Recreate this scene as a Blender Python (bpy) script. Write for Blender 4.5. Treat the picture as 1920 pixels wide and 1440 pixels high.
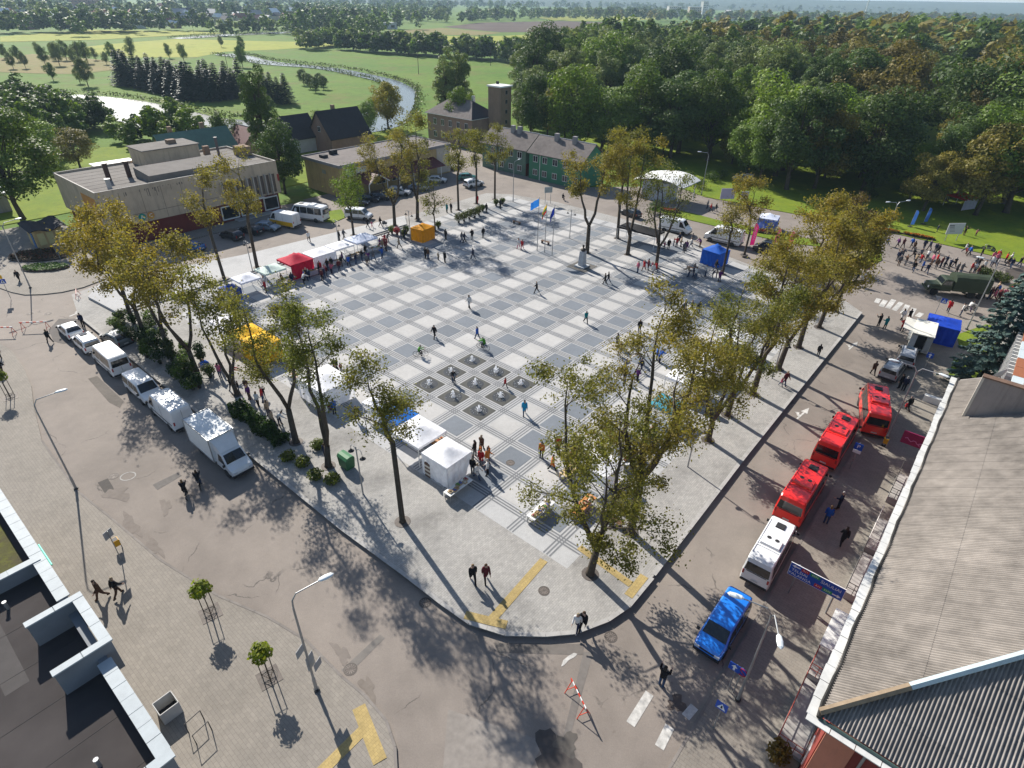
import bpy, math, random
import numpy as np
from mathutils import Vector, Matrix
rad = math.radians
PI = math.pi
for _o in list(bpy.data.objects):
    bpy.data.objects.remove(_o)
sc = bpy.context.scene
COL = sc.collection

# ---------------------------------------------------------------- camera
cam_d = bpy.data.cameras.new('camera')
cam_d.sensor_width = 36.0
cam_d.sensor_fit = 'HORIZONTAL'
cam_d.lens = 1119.0 / 1920.0 * 36.0
cam_d.clip_start = 0.5
cam_d.clip_end = 40000.0
cam = bpy.data.objects.new('camera', cam_d)
COL.objects.link(cam)
_p, _r = 0.57479, rad(1.2)
_fw = Vector((0, math.cos(_p), -math.sin(_p)))
_up = Vector((0, math.sin(_p), math.cos(_p)))
_rt = Vector((1, 0, 0))
_r2 = _rt * math.cos(_r) + _up * math.sin(_r)
_u2 = -_rt * math.sin(_r) + _up * math.cos(_r)
_m = Matrix((_r2, _u2, -_fw)).transposed().to_4x4()
_m.translation = Vector((0, 0, 34.0))
cam.matrix_world = _m
sc.camera = cam

# ---------------------------------------------------------------- sky, sun, exposure
SUN_EL = rad(35.0)
SUN_AZ = rad(-35.0)          # measured from +Y towards +X
world = bpy.data.worlds.new('World')
sc.world = world
world.use_nodes = True
_nt = world.node_tree
_nt.nodes.clear()
_sky = _nt.nodes.new('ShaderNodeTexSky')
_sky.sky_type = 'NISHITA'
_sky.sun_disc = False
_sky.sun_elevation = SUN_EL
_sky.sun_rotation = SUN_AZ
_sky.altitude = 100
_sky.air_density = 1.0
_sky.dust_density = 0.6
_sky.ozone_density = 1.0
_bg = _nt.nodes.new('ShaderNodeBackground')
_bg.inputs[1].default_value = 0.085
_wo = _nt.nodes.new('ShaderNodeOutputWorld')
_nt.links.new(_sky.outputs[0], _bg.inputs[0])
_nt.links.new(_bg.outputs[0], _wo.inputs[0])
sun_d = bpy.data.lights.new('sun', 'SUN')
sun_d.energy = 4.9
sun_d.angle = rad(0.53)
sun_d.color = (1.0, 0.94, 0.85)
sun = bpy.data.objects.new('sun', sun_d)
COL.objects.link(sun)
_sd = Vector((math.sin(SUN_AZ) * math.cos(SUN_EL), math.cos(SUN_AZ) * math.cos(SUN_EL), math.sin(SUN_EL)))
sun.rotation_euler = _sd.to_track_quat('Z', 'Y').to_euler()
sun.location = (-60, 90, 120)
sc.view_settings.view_transform = 'Standard'
sc.view_settings.look = 'None'
sc.view_settings.gamma = 1.0
sc.view_settings.use_curve_mapping = False
sc.view_settings.exposure = 0.78
sc.render.engine = 'CYCLES'
sc.cycles.max_bounces = 6
sc.cycles.transparent_max_bounces = 6
sc.cycles.volume_bounces = 0

# ---------------------------------------------------------------- the square's own axes
UA = Vector((0.63920, 0.76904))      # along the right-hand street, away
VA = Vector((-0.76904, 0.63920))     # along the left-hand street, away
U_ANG = math.atan2(UA.y, UA.x)
V_ANG = math.atan2(VA.y, VA.x)
def W(u, v):
    return (UA.x * u + VA.x * v, UA.y * u + VA.y * v)
ROAD_Z, PAVE_Z = -0.30, -0.18

# ---------------------------------------------------------------- mesh building
class MB:
    def __init__(s):
        s.v = []; s.f = []; s.m = []
    def add(s, vs, fs, mi=0):
        n = len(s.v)
        s.v.extend([tuple(p) for p in vs])
        for f in fs:
            s.f.append(tuple(i + n for i in f)); s.m.append(mi)
        return s
    def box(s, c, d, rz=0.0, mi=0, top=1.0):
        cx, cy, cz = c; x, y, z = d[0] / 2, d[1] / 2, d[2] / 2
        ca, sa = math.cos(rz), math.sin(rz)
        vs = []
        for zz, k in ((-z, 1.0), (z, top)):
            for px, py in ((-x, -y), (x, -y), (x, y), (-x, y)):
                px *= k; py *= k
                vs.append((cx + px * ca - py * sa, cy + px * sa + py * ca, cz + zz))
        return s.add(vs, [(3, 2, 1, 0), (4, 5, 6, 7), (0, 1, 5, 4), (1, 2, 6, 5), (2, 3, 7, 6), (3, 0, 4, 7)], mi)
    def prism(s, poly, z0, z1, mi=0, bottom=True):
        a = sum(poly[i][0] * poly[(i + 1) % len(poly)][1] - poly[(i + 1) % len(poly)][0] * poly[i][1] for i in range(len(poly)))
        if a < 0: poly = poly[::-1]
        n = len(poly)
        vs = [(p[0], p[1], z0) for p in poly] + [(p[0], p[1], z1) for p in poly]
        fs = [tuple(range(n, 2 * n))] + [(i, (i + 1) % n, n + (i + 1) % n, n + i) for i in range(n)]
        if bottom: fs.append(tuple(range(n - 1, -1, -1)))
        return s.add(vs, fs, mi)
    def tube(s, pts, rs, n=6, mi=0, caps=True):
        if not isinstance(rs, (list, tuple)): rs = [rs] * len(pts)
        pts = [Vector(p) for p in pts]
        vs = []; ref = Vector((0.31, 0.17, 0.93))
        for i, p in enumerate(pts):
            d = (pts[min(i + 1, len(pts) - 1)] - pts[max(i - 1, 0)])
            if d.length < 1e-9: d = Vector((0, 0, 1))
            d.normalize()
            if abs(d.dot(ref)) > 0.97: ref = Vector((0.9, 0.3, 0.1))
            a = d.cross(ref).normalized(); b = d.cross(a)
            for k in range(n):
                t = 2 * PI * k / n
                vs.append(p + (a * math.cos(t) + b * math.sin(t)) * rs[i])
        fs = []
        for i in range(len(pts) - 1):
            for k in range(n):
                k2 = (k + 1) % n
                fs.append((i * n + k, i * n + k2, (i + 1) * n + k2, (i + 1) * n + k))
        if caps:
            fs.append(tuple(range(n - 1, -1, -1))); m = (len(pts) - 1) * n
            fs.append(tuple(range(m, m + n)))
        return s.add(vs, fs, mi)
    def cyl(s, c, r, h, n=12, mi=0, r2=None):
        return s.tube([(c[0], c[1], c[2]), (c[0], c[1], c[2] + h)], [r, r if r2 is None else r2], n, mi)
    def lathe(s, prof, n=12, c=(0, 0, 0), mi=0):
        vs = []
        for r, z in prof:
            for k in range(n):
                t = 2 * PI * k / n
                vs.append((c[0] + r * math.cos(t), c[1] + r * math.sin(t), c[2] + z))
        fs = []
        for i in range(len(prof) - 1):
            for k in range(n):
                k2 = (k + 1) % n
                fs.append((i * n + k, i * n + k2, (i + 1) * n + k2, (i + 1) * n + k))
        fs.append(tuple(range(n - 1, -1, -1))); m = (len(prof) - 1) * n
        fs.append(tuple(range(m, m + n)))
        return s.add(vs, fs, mi)
    def mesh(s, name, smooth=False):
        me = bpy.data.meshes.new(name)
        me.from_pydata(s.v, [], s.f)
        if any(s.m): me.polygons.foreach_set('material_index', s.m)
        if smooth: me.polygons.foreach_set('use_smooth', [True] * len(s.f))
        me.update()
        return me
def ob(name, src, mats, parent=None, loc=None, rz=0.0, color=None, smooth=False, kind=None):
    me = src.mesh(name, smooth) if isinstance(src, MB) else src
    if not isinstance(mats, (list, tuple)): mats = [mats]
    if len(me.materials) == 0:
        for m in mats: me.materials.append(m)
    o = bpy.data.objects.new(name, me)
    COL.objects.link(o)
    if parent is not None: o.parent = parent
    if loc is not None: o.location = loc if len(loc) == 3 else (loc[0], loc[1], 0)
    if rz: o.rotation_euler = (0, 0, rz)
    if color is not None: o.color = (*color[:3], 1)
    if kind: o['kind'] = kind
    return o
def tag(o, label, cat, group=None):
    o['label'] = label; o['category'] = cat
    if group: o['group'] = group
    return o
def thing(name, label, cat, loc=(0, 0, 0), rz=0.0, group=None):
    o = bpy.data.objects.new(name, None)
    COL.objects.link(o)
    o.empty_display_size = 0.3
    o.location = loc if len(loc) == 3 else (loc[0], loc[1], 0)
    o.rotation_euler = (0, 0, rz)
    return tag(o, label, cat, group)
def struct(name, src, mats, parent=None, color=None):
    o = ob(name, src, mats, parent, color=color)
    if parent is None: o['kind'] = 'structure'
    return o
KIDS = {}
def kids(o):
    return [c for c in KIDS.get(o.name, [])]
def index_kids():
    KIDS.clear()
    for o in bpy.data.objects:
        if o.parent: KIDS.setdefault(o.parent.name, []).append(o)
def dup(root, loc, rz, label=None, group=None, colors=None, parent=None, scale=None):
    """copy of a thing with copies of its parts and sub-parts; colors: part name -> colour"""
    r = root.copy(); COL.objects.link(r)
    base = root.name.split('.')[0]
    if colors and base in colors: r.color = (*colors[base], 1)
    if parent is None:
        r.location = loc if len(loc) == 3 else (loc[0], loc[1], 0); r.rotation_euler = (0, 0, rz)
        if scale: r.scale = (scale,) * 3 if not isinstance(scale, (tuple, list)) else scale
        if label: r['label'] = label
        if group: r['group'] = group
    else:
        r.parent = parent
    for ch in kids(root):
        dup(ch, None, None, colors=colors, parent=r)
    return r

# ---------------------------------------------------------------- materials
MATS = {}
def nodes_of(name):
    m = bpy.data.materials.new(name); m.use_nodes = True
    nt = m.node_tree; b = nt.nodes['Principled BSDF']
    return m, nt, b
def _mixc(nt, typ, fac, a, b):
    n = nt.nodes.new('ShaderNodeMix'); n.data_type = 'RGBA'; n.blend_type = typ
    for sock, val in ((n.inputs[0], fac), (n.inputs[6], a), (n.inputs[7], b)):
        if hasattr(val, 'is_linked') or hasattr(val, 'links'):
            nt.links.new(val, sock)
        elif isinstance(val, (int, float)):
            sock.default_value = val
        else:
            sock.default_value = (*val[:3], 1)
    return n.outputs[2]
def _math(nt, op, a, b=None, c=None):
    n = nt.nodes.new('ShaderNodeMath'); n.operation = op
    for i, val in enumerate((a, b, c)):
        if val is None: continue
        if hasattr(val, 'links'): nt.links.new(val, n.inputs[i])
        else: n.inputs[i].default_value = val
    return n.outputs[0]
def _noise(nt, vec, scale, detail=4, rough=0.6):
    n = nt.nodes.new('ShaderNodeTexNoise'); n.inputs['Scale'].default_value = scale
    n.inputs['Detail'].default_value = detail; n.inputs['Roughness'].default_value = rough
    if vec is not None: nt.links.new(vec, n.inputs['Vector'])
    return n.outputs[0]
def _ramp(nt, fac, stops):
    n = nt.nodes.new('ShaderNodeValToRGB')
    el = n.color_ramp.elements
    while len(el) < len(stops): el.new(0.5)
    for e, (p, c) in zip(el, stops):
        e.position = p; e.color = (c, c, c, 1) if isinstance(c, (int, float)) else (*c, 1)
    nt.links.new(fac, n.inputs[0])
    return n.outputs[0]
def _pos(nt):
    return nt.nodes.new('ShaderNodeNewGeometry').outputs['Position']
def _objvec(nt):
    return nt.nodes.new('ShaderNodeTexCoord').outputs['Object']
def _map(nt, vec, rot=0.0, scale=(1, 1, 1)):
    n = nt.nodes.new('ShaderNodeMapping')
    n.inputs['Rotation'].default_value = (0, 0, rot); n.inputs['Scale'].default_value = scale
    nt.links.new(vec, n.inputs['Vector'])
    return n.outputs[0]
def _bump(nt, b, h, strength, dist=0.02):
    n = nt.nodes.new('ShaderNodeBump'); n.inputs['Strength'].default_value = strength; n.inputs['Distance'].default_value = dist
    nt.links.new(h, n.inputs['Height']); nt.links.new(n.outputs[0], b.inputs['Normal'])
def M(name, col=None, rough=0.7, var=0.25, scale=4.0, spec=0.3, metal=0.0, bump=0.0, world_space=False, coat=0.0):
    """plain surface: own colour (or the object's colour when col is None) broken by two noises"""
    if name in MATS: return MATS[name]
    m, nt, b = nodes_of(name)
    vec = _pos(nt) if world_space else _objvec(nt)
    n1 = _noise(nt, vec, scale, 5); n2 = _noise(nt, vec, scale * 0.13, 3)
    k = _ramp(nt, _math(nt, 'MULTIPLY_ADD', n1, 0.5, _math(nt, 'MULTIPLY', n2, 0.5)), [(0.3, 1 - var), (0.7, 1 + var * 0.6)])
    if col is None:
        src = nt.nodes.new('ShaderNodeObjectInfo').outputs['Color']
    else:
        src = col
    nt.links.new(_mixc(nt, 'MULTIPLY', 1.0, src, k), b.inputs['Base Color'])
    b.inputs['Roughness'].default_value = rough
    b.inputs['Specular IOR Level'].default_value = spec
    b.inputs['Metallic'].default_value = metal
    if coat: b.inputs['Coat Weight'].default_value = coat; b.inputs['Coat Roughness'].default_value = 0.08
    if bump: _bump(nt, b, n1, bump)
    MATS[name] = m
    return m
def glass_mat(name='dark_glass', col=(0.012, 0.016, 0.02), rough=0.08):
    if name in MATS: return MATS[name]
    m, nt, b = nodes_of(name)
    b.inputs['Base Color'].default_value = (*col, 1); b.inputs['Roughness'].default_value = rough
    b.inputs['Specular IOR Level'].default_value = 0.7
    MATS[name] = m
    return m
def pavers(name, cols, bw, bh, rot, mortar, var=0.22, stain=0.35, rough=0.85):
    """block paving laid in courses along the square's axes"""
    if name in MATS: return MATS[name]
    m, nt, b = nodes_of(name)
    pos = _pos(nt)
    vec = _map(nt, pos, -rot)
    br = nt.nodes.new('ShaderNodeTexBrick')
    br.inputs['Scale'].default_value = 1.0
    br.inputs['Brick Width'].default_value = bw; br.inputs['Row Height'].default_value = bh
    br.inputs['Mortar Size'].default_value = 0.007; br.inputs['Mortar Smooth'].default_value = 0.3
    br.inputs['Color1'].default_value = (*cols[0], 1); br.inputs['Color2'].default_value = (*cols[1], 1)
    br.inputs['Mortar'].default_value = (*mortar, 1)
    nt.links.new(vec, br.inputs['Vector'])
    n1 = _noise(nt, pos, 0.22, 6, 0.62); n2 = _noise(nt, pos, 2.6, 5, 0.7)
    k1 = _ramp(nt, n1, [(0.32, 1 - stain), (0.5, 1.0), (0.72, 1 + stain * 0.35)])
    k2 = _ramp(nt, n2, [(0.25, 1 - var), (0.75, 1 + var * 0.5)])
    c = _mixc(nt, 'MULTIPLY', 1.0, br.outputs[0], k1)
    c = _mixc(nt, 'MULTIPLY', 1.0, c, k2)
    nt.links.new(c, b.inputs['Base Color'])
    b.inputs['Roughness'].default_value = rough; b.inputs['Specular IOR Level'].default_value = 0.2
    _bump(nt, b, br.outputs[1], 0.25, -0.01)
    MATS[name] = m
    return m
def asphalt_mat():
    m, nt, b = nodes_of('asphalt')
    pos = _pos(nt)
    base = _ramp(nt, _noise(nt, pos, 0.11, 6, 0.6), [(0.3, (0.176, 0.153, 0.134)), (0.5, (0.23, 0.20, 0.175)), (0.7, (0.266, 0.231, 0.20))])
    fine = _ramp(nt, _noise(nt, pos, 14.0, 3, 0.8), [(0.2, 0.82), (0.8, 1.12)])
    mid = _ramp(nt, _noise(nt, pos, 0.9, 6, 0.7), [(0.3, 0.9), (0.7, 1.04)])
    c = _mixc(nt, 'MULTIPLY', 1.0, _mixc(nt, 'MULTIPLY', 1.0, base, fine), mid)
    # worn tar seams and cracks
    wv = nt.nodes.new('ShaderNodeVectorMath'); wv.operation = 'ADD'
    nz = nt.nodes.new('ShaderNodeTexNoise'); nz.inputs['Scale'].default_value = 0.5; nz.inputs['Detail'].default_value = 6
    nt.links.new(pos, nz.inputs['Vector']); nt.links.new(pos, wv.inputs[0])
    sc_ = nt.nodes.new('ShaderNodeVectorMath'); sc_.operation = 'SCALE'; sc_.inputs['Scale'].default_value = 2.2
    nt.links.new(nz.outputs[1], sc_.inputs[0]); nt.links.new(sc_.outputs[0], wv.inputs[1])
    vo = nt.nodes.new('ShaderNodeTexVoronoi'); vo.feature = 'DISTANCE_TO_EDGE'; vo.inputs['Scale'].default_value = 0.13
    nt.links.new(wv.outputs[0], vo.inputs['Vector'])
    line = _ramp(nt, vo.outputs[0], [(0.0, 1.0), (0.0035, 0.9), (0.006, 0.0)])
    gate = _ramp(nt, _noise(nt, pos, 0.35, 3), [(0.5, 0.0), (0.6, 0.75)])
    c = _mixc(nt, 'MIX', _math(nt, 'MULTIPLY', line, gate), c, (0.06, 0.055, 0.052))
    # oil drips and grime
    spots = _ramp(nt, _noise(nt, pos, 1.7, 4, 0.5), [(0.68, 0.0), (0.76, 0.35)])
    c = _mixc(nt, 'MIX', spots, c, (0.11, 0.095, 0.085))
    nt.links.new(c, b.inputs['Base Color'])
    b.inputs['Roughness'].default_value = 0.86; b.inputs['Specular IOR Level'].default_value = 0.25
    _bump(nt, b, _noise(nt, pos, 30.0, 2), 0.15, 0.01)
    MATS['asphalt'] = m
    return m
def grass_mat(name, c1, c2, c3, s1=0.05, s2=1.4):
    m, nt, b = nodes_of(name)
    pos = _pos(nt)
    c = _mixc(nt, 'MIX', _ramp(nt, _noise(nt, pos, s1, 6, 0.65), [(0.36, 0.0), (0.64, 1.0)]), c1, c2)
    c = _mixc(nt, 'MIX', _ramp(nt, _noise(nt, pos, s1 * 4.3, 5, 0.7), [(0.5, 0.0), (0.72, 0.8)]), c, c3)
    c = _mixc(nt, 'MULTIPLY', 1.0, c, _ramp(nt, _noise(nt, pos, s2, 4, 0.8), [(0.2, 0.72), (0.8, 1.25)]))
    nt.links.new(c, b.inputs['Base Color'])
    b.inputs['Roughness'].default_value = 0.9; b.inputs['Specular IOR Level'].default_value = 0.1
    MATS[name] = m
    return m
def leaf_mat(name, transl=0.45, shift=(1.16, 0.97, 0.7)):
    """foliage in the object's colour, each leaf a little different, light passing through"""
    m, nt, b = nodes_of(name)
    oi = nt.nodes.new('ShaderNodeObjectInfo')
    at = nt.nodes.new('ShaderNodeAttribute'); at.attribute_name = 'var'
    warm = _mixc(nt, 'MULTIPLY', 1.0, oi.outputs['Color'], shift)
    c = _mixc(nt, 'MIX', _ramp(nt, at.outputs['Fac'], [(0.35, 0.0), (0.95, 1.0)]), oi.outputs['Color'], warm)
    c = _mixc(nt, 'MULTIPLY', 1.0, c, _ramp(nt, _math(nt, 'FRACT', _math(nt, 'MULTIPLY', at.outputs['Fac'], 7.31)), [(0.0, 0.7), (1.0, 1.22)]))
    nt.links.new(c, b.inputs['Base Color'])
    b.inputs['Roughness'].default_value = 0.6; b.inputs['Specular IOR Level'].default_value = 0.25
    tr = nt.nodes.new('ShaderNodeBsdfTranslucent')
    nt.links.new(_mixc(nt, 'MULTIPLY', 1.0, c, (1.25, 1.3, 0.75)), tr.inputs[0])
    mx = nt.nodes.new('ShaderNodeMixShader'); mx.inputs[0].default_value = transl
    nt.links.new(b.outputs[0], mx.inputs[1]); nt.links.new(tr.outputs[0], mx.inputs[2])
    nt.links.new(mx.outputs[0], nt.nodes['Material Output'].inputs[0])
    MATS[name] = m
    return m
def cloth_mat(name, transl=0.25, rough=0.75):
    if name in MATS: return MATS[name]
    m, nt, b = nodes_of(name)
    oi = nt.nodes.new('ShaderNodeObjectInfo')
    n1 = _noise(nt, _objvec(nt), 2.2, 4)
    c = _mixc(nt, 'MULTIPLY', 1.0, oi.outputs['Color'], _ramp(nt, n1, [(0.3, 0.85), (0.7, 1.08)]))
    nt.links.new(c, b.inputs['Base Color']); b.inputs['Roughness'].default_value = rough
    b.inputs['Specular IOR Level'].default_value = 0.25
    _bump(nt, b, n1, 0.3, 0.06)
    tr = nt.nodes.new('ShaderNodeBsdfTranslucent'); nt.links.new(c, tr.inputs[0])
    mx = nt.nodes.new('ShaderNodeMixShader'); mx.inputs[0].default_value = transl
    nt.links.new(b.outputs[0], mx.inputs[1]); nt.links.new(tr.outputs[0], mx.inputs[2])
    nt.links.new(mx.outputs[0], nt.nodes['Material Output'].inputs[0])
    MATS[name] = m
    return m
ASPHALT = asphalt_mat()
LEAF = leaf_mat('leaf')
NEEDLE = leaf_mat('needle', 0.1, (0.8, 1.0, 1.1))
BARK = M('bark', (0.085, 0.07, 0.055), 0.95, 0.45, 3.0, 0.1, bump=0.5)
PAINT = M('vehicle_paint', None, 0.32, 0.06, 1.5, 0.5, coat=0.6)
PLAST = M('painted_part', None, 0.55, 0.12, 3.0, 0.3)
FABRIC = M('clothing_fabric', None, 0.85, 0.2, 14.0, 0.15)
CLOTH = cloth_mat('tent_cloth')
GLASS = glass_mat()
RUBBER = M('rubber', (0.018, 0.018, 0.019), 0.8, 0.2, 8.0, 0.2)
DARK = M('dark_plastic', (0.03, 0.03, 0.032), 0.6, 0.2, 6.0, 0.3)
STEEL = M('galvanised_steel', (0.34, 0.35, 0.36), 0.5, 0.2, 3.0, 0.4, 0.6)
IRON = M('cast_iron', (0.11, 0.095, 0.085), 0.7, 0.4, 5.0, 0.4, 0.3)
WHITE = M('white_paint', (0.72, 0.72, 0.70), 0.6, 0.15, 2.0, 0.3)
MARK = M('road_marking_paint', (0.50, 0.49, 0.465), 0.8, 0.62, 3.2, 0.2, world_space=True)
GREYP = M('grey_paint', (0.3, 0.31, 0.32), 0.6, 0.15, 3.0, 0.3)
# ================================================================= the setting
MEADOW = grass_mat('meadow_grass', (0.075, 0.15, 0.02), (0.115, 0.18, 0.024), (0.14, 0.125, 0.04), 0.012, 0.25)
LAWN = grass_mat('lawn_grass', (0.12, 0.18, 0.018), (0.17, 0.215, 0.02), (0.10, 0.14, 0.018), 0.15, 3.0)
FIELD_Y = grass_mat('pale_meadow', (0.24, 0.27, 0.035), (0.28, 0.28, 0.05), (0.17, 0.21, 0.03), 0.01, 0.2)
FIELD_B = grass_mat('ploughed_soil', (0.085, 0.06, 0.045), (0.11, 0.08, 0.06), (0.07, 0.05, 0.04), 0.02, 0.3)
FIELD_D = grass_mat('dry_grass', (0.20, 0.16, 0.06), (0.16, 0.16, 0.045), (0.22, 0.15, 0.07), 0.03, 0.3)
BEIGE = pavers('beige_pavers', ((0.258, 0.234, 0.202), (0.232, 0.211, 0.183)), 0.4, 0.2, V_ANG, (0.15, 0.13, 0.112), 0.14, 0.16)
GREYPAV = pavers('grey_pavers', ((0.35, 0.338, 0.315), (0.30, 0.29, 0.275)), 0.3, 0.15, U_ANG, (0.2, 0.195, 0.185), 0.2, 0.32)
LIGHTPAV = pavers('light_pavers', ((0.43, 0.43, 0.428), (0.40, 0.40, 0.398)), 0.2, 0.1, U_ANG, (0.33, 0.33, 0.328), 0.12, 0.14)
KERB = M('kerb_concrete', (0.36, 0.35, 0.335), 0.85, 0.25, 1.5, 0.2, world_space=True)
WKERB = M('worn_kerb', (.215, .195, .178), .9, .3, 1.5, .1, world_space=True)
YELPAV = pavers('yellow_tactile_pavers', ((0.42, 0.315, 0.13), (0.37, 0.28, 0.12)), 0.2, 0.2, U_ANG, (0.25, 0.19, 0.09), 0.25, 0.25)
_g = MB(); _g.add([(-14000, -3000, -0.36), (14000, -3000, -0.36), (14000, 16000, -0.36), (-14000, 16000, -0.36)], [(0, 1, 2, 3)])
struct('ground', _g, MEADOW)
def sheet(name, poly, z, mat):
    m = MB()
    a = sum(poly[i][0] * poly[(i + 1) % len(poly)][1] - poly[(i + 1) % len(poly)][0] * poly[i][1] for i in range(len(poly)))
    if a < 0: poly = poly[::-1]
    m.add([(p[0], p[1], z) for p in poly], [tuple(range(len(poly)))])
    return struct(name, m, mat)
def slab(name, poly, z, mat, depth=0.3, kerb=0.18):
    """raised pavement with a kerb stone band round its edge"""
    m = MB(); m.prism(poly, z - depth, z, 0, False)
    return struct(name, m, mat)
# asphalt of the whole town centre
sheet('road', [W(-40, -60), W(150, -60), W(150, 30), W(125, 60), W(112, 72), W(112, 104), W(66, 106), W(20, 118), W(-5, 130), W(-40, 130)], ROAD_Z, ASPHALT)
sheet('side_road', [W(64, 103), W(112, 100), W(118, 104), W(122, 128), W(113, 128), W(104, 108), W(64, 108)], ROAD_Z + 0.006, ASPHALT)
# fields and meadows beyond the town
_fields = [
 (FIELD_Y, [(-301.62,449.43), (-304.44,502.93), (-289.09,576.99), (-219.58,571.34), (-171.19,573.33), (-141.11,542.52), (-172.85,486.63), (-199.51,459.02), (-197.99,415.94), (-230.82,403.81), (-267.65,422.46)]),
 (FIELD_D, [(-297.43,369.62), (-298.65,414.19), (-235.53,384.43), (-204.05,342.04), (-208.23,315.70), (-231.20,315.95), (-259.66,320.02)]),
 (FIELD_B, [(-101.10,914.05), (-62.31,1097.72), (72.87,1261.07), (175.86,1240.21), (117.93,954.47), (66.54,855.25), (-20.95,803.91)]),
 (FIELD_D, [(-151.20,772.23), (-97.69,882.69), (-20.62,791.47), (-41.33,725.73), (-102.60,722.60)]),
 (FIELD_Y, [(-149.95,682.82), (-104.96,700.59), (-40.19,705.59), (53.82,810.44), (87.62,776.68), (64.50,607.26), (15.28,461.02), (-5.12,502.52), (-81.38,603.66), (-113.99,514.73)]),
 (FIELD_Y, [(-423.67,558.25), (-425.51,683.81), (-333.57,690.98), (-282.09,669.76), (-309.75,619.68), (-337.22,544.67), (-382.50,501.96)]),
 (FIELD_Y, [(28.67,1472.35), (214.07,1813.78), (353.81,1629.83), (184.44,1302.09), (64.44,1285.62)]),
]
for _i, (_mt, _pl) in enumerate(_fields):
    sheet('field', _pl, -0.30 + 0.02 * _i, _mt)
# low wooded hills closing the valley
_hr = random.Random(14); _hv = []; _nx = 57
for r_, (yy, zz, am) in enumerate(((3300, -1.5, 0), (4100, 18, 6), (5000, 56, 11), (6500, 62, 12), (12800, 60, 6))):
    for k in range(_nx): _hv.append((-7000 + k * 250, yy + _hr.uniform(-90, 90) * (r_ > 0), zz + am * (math.sin(k * .7 + r_) * .5 + math.sin(k * .23 + 2 * r_) * .6) + _hr.uniform(-.25, .25) * am))
_h = MB(); _h.add(_hv, [(r_ * _nx + k, r_ * _nx + k + 1, (r_ + 1) * _nx + k + 1, (r_ + 1) * _nx + k) for r_ in range(4) for k in range(_nx - 1)])
struct('hills', _h.mesh('hills', True), grass_mat('wooded_hill', (.03, .05, .02), (.045, .065, .025), (.06, .07, .03), .004, .03))
# the river: one ribbon of water
def ribbon(name, pts, z, mat, smooth=4):
    P = []
    n = len(pts)
    for i in range(n - 1):
        p0, p1, p2, p3 = (pts[max(i - 1, 0)], pts[i], pts[i + 1], pts[min(i + 2, n - 1)])
        for k in range(smooth):
            t = k / smooth
            c = []
            for j in range(3):
                a, b_, c_, d = p0[j], p1[j], p2[j], p3[j]
                c.append(0.5 * (2 * b_ + (c_ - a) * t + (2 * a - 5 * b_ + 4 * c_ - d) * t * t + (3 * b_ - a - 3 * c_ + d) * t ** 3))
            P.append(c)
    P.append(list(pts[-1]))
    m = MB(); vs = []
    for i, p in enumerate(P):
        a = P[max(i - 1, 0)]; b_ = P[min(i + 1, len(P) - 1)]
        d = Vector((b_[0] - a[0], b_[1] - a[1])).normalized(); nn = Vector((-d.y, d.x))
        vs += [(p[0] + nn.x * p[2], p[1] + nn.y * p[2], z), (p[0] - nn.x * p[2], p[1] - nn.y * p[2], z)]
    m.add(vs, [(2 * i, 2 * i + 1, 2 * i + 3, 2 * i + 2) for i in range(len(P) - 1)])
    return struct(name, m, mat), P
_m, _nt, _b = nodes_of('river_water')
_b.inputs['Base Color'].default_value = (0.03, 0.045, 0.05, 1); _b.inputs['Roughness'].default_value = 0.27
_b.inputs['Specular IOR Level'].default_value = 0.9
_bump(_nt, _b, _noise(_nt, _pos(_nt), 0.6, 3), 0.12, 0.05)
WATER = _m
_riv = [(*(-221.51,248.61), 12.0), (*(-191.85,241.37), 12.0), (*(-165.31,236.97), 12.0), (*(-141.60,226.12), 12.0), (*(-116.00,206.96), 12.0), (*(-101.41,196.01), 12.0), (*(-87.98,191.25), 12.0), (*(-71.15,188.83), 12.0), (*(-56.25,192.25), 12.0), (*(-47.58,204.34), 12.0), (*(-44.49,229.59), 7.5), (*(-45.63,261.94), 4.8), (*(-50.28,286.14), 4.8), (*(-62.16,313.70), 4.8), (*(-78.45,336.08), 4.8), (*(-97.74,358.67), 4.8), (*(-116.10,372.44), 4.8), (*(-133.80,381.13), 6.5), (*(-147.44,391.34), 6.5), (*(-158.29,402.92), 6.5), (*(-172.57,422.35), 6.5), (*(-190.97,438.52), 6.5)]
_ro, RIVER = ribbon('river', _riv, -0.14, WATER)
_ro2, RIVER2 = ribbon('river', [(*(-210.50,771.13), 9), (*(-231.67,724.47), 10), (*(-250.48,683.00), 11), (*(-271.63,644.17), 10), (*(-283.20,603.61), 9), (*(-289.09,576.99), 6)], -0.10, WATER)
# park lawns
slab('lawn', [(17.09,144.73), (27.22,141.59), (32.87,139.17), (37.74,129.35), (39.42,126.22), (44.26,122.69), (50.93,117.69), (59.60,111.88), (65.35,107.29), (71.67,101.41), (77.87,95.33), (83.30,89.58), W(125, -60), W(400, -120), W(460, 10), W(260, 120), W(128, 100)], -0.2, LAWN)
slab('verge', [(26.15,116.29), (28.07,119.29), (34.10,114.44), (37.68,110.73), (42.16,107.59), (46.70,104.04), (51.83,100.46), (51.58,97.28), (45.78,99.02), (36.22,107.20), (31.33,111.27)], -0.2, LAWN)
slab('verge', [(53.64,89.71), (57.72,94.64), (60.41,95.29), (58.80,91.60), (56.12,89.63)], -0.2, LAWN)
slab('verge', [(55.09,66.17), (60.70,69.18), (62.90,68.39), (56.52,61.09), (53.29,62.73)], -0.16, LAWN)
slab('verge', [(51.22,60.38), (54.81,59.08), (51.14,55.31), (48.27,56.52)], -0.16, LAWN)
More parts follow.
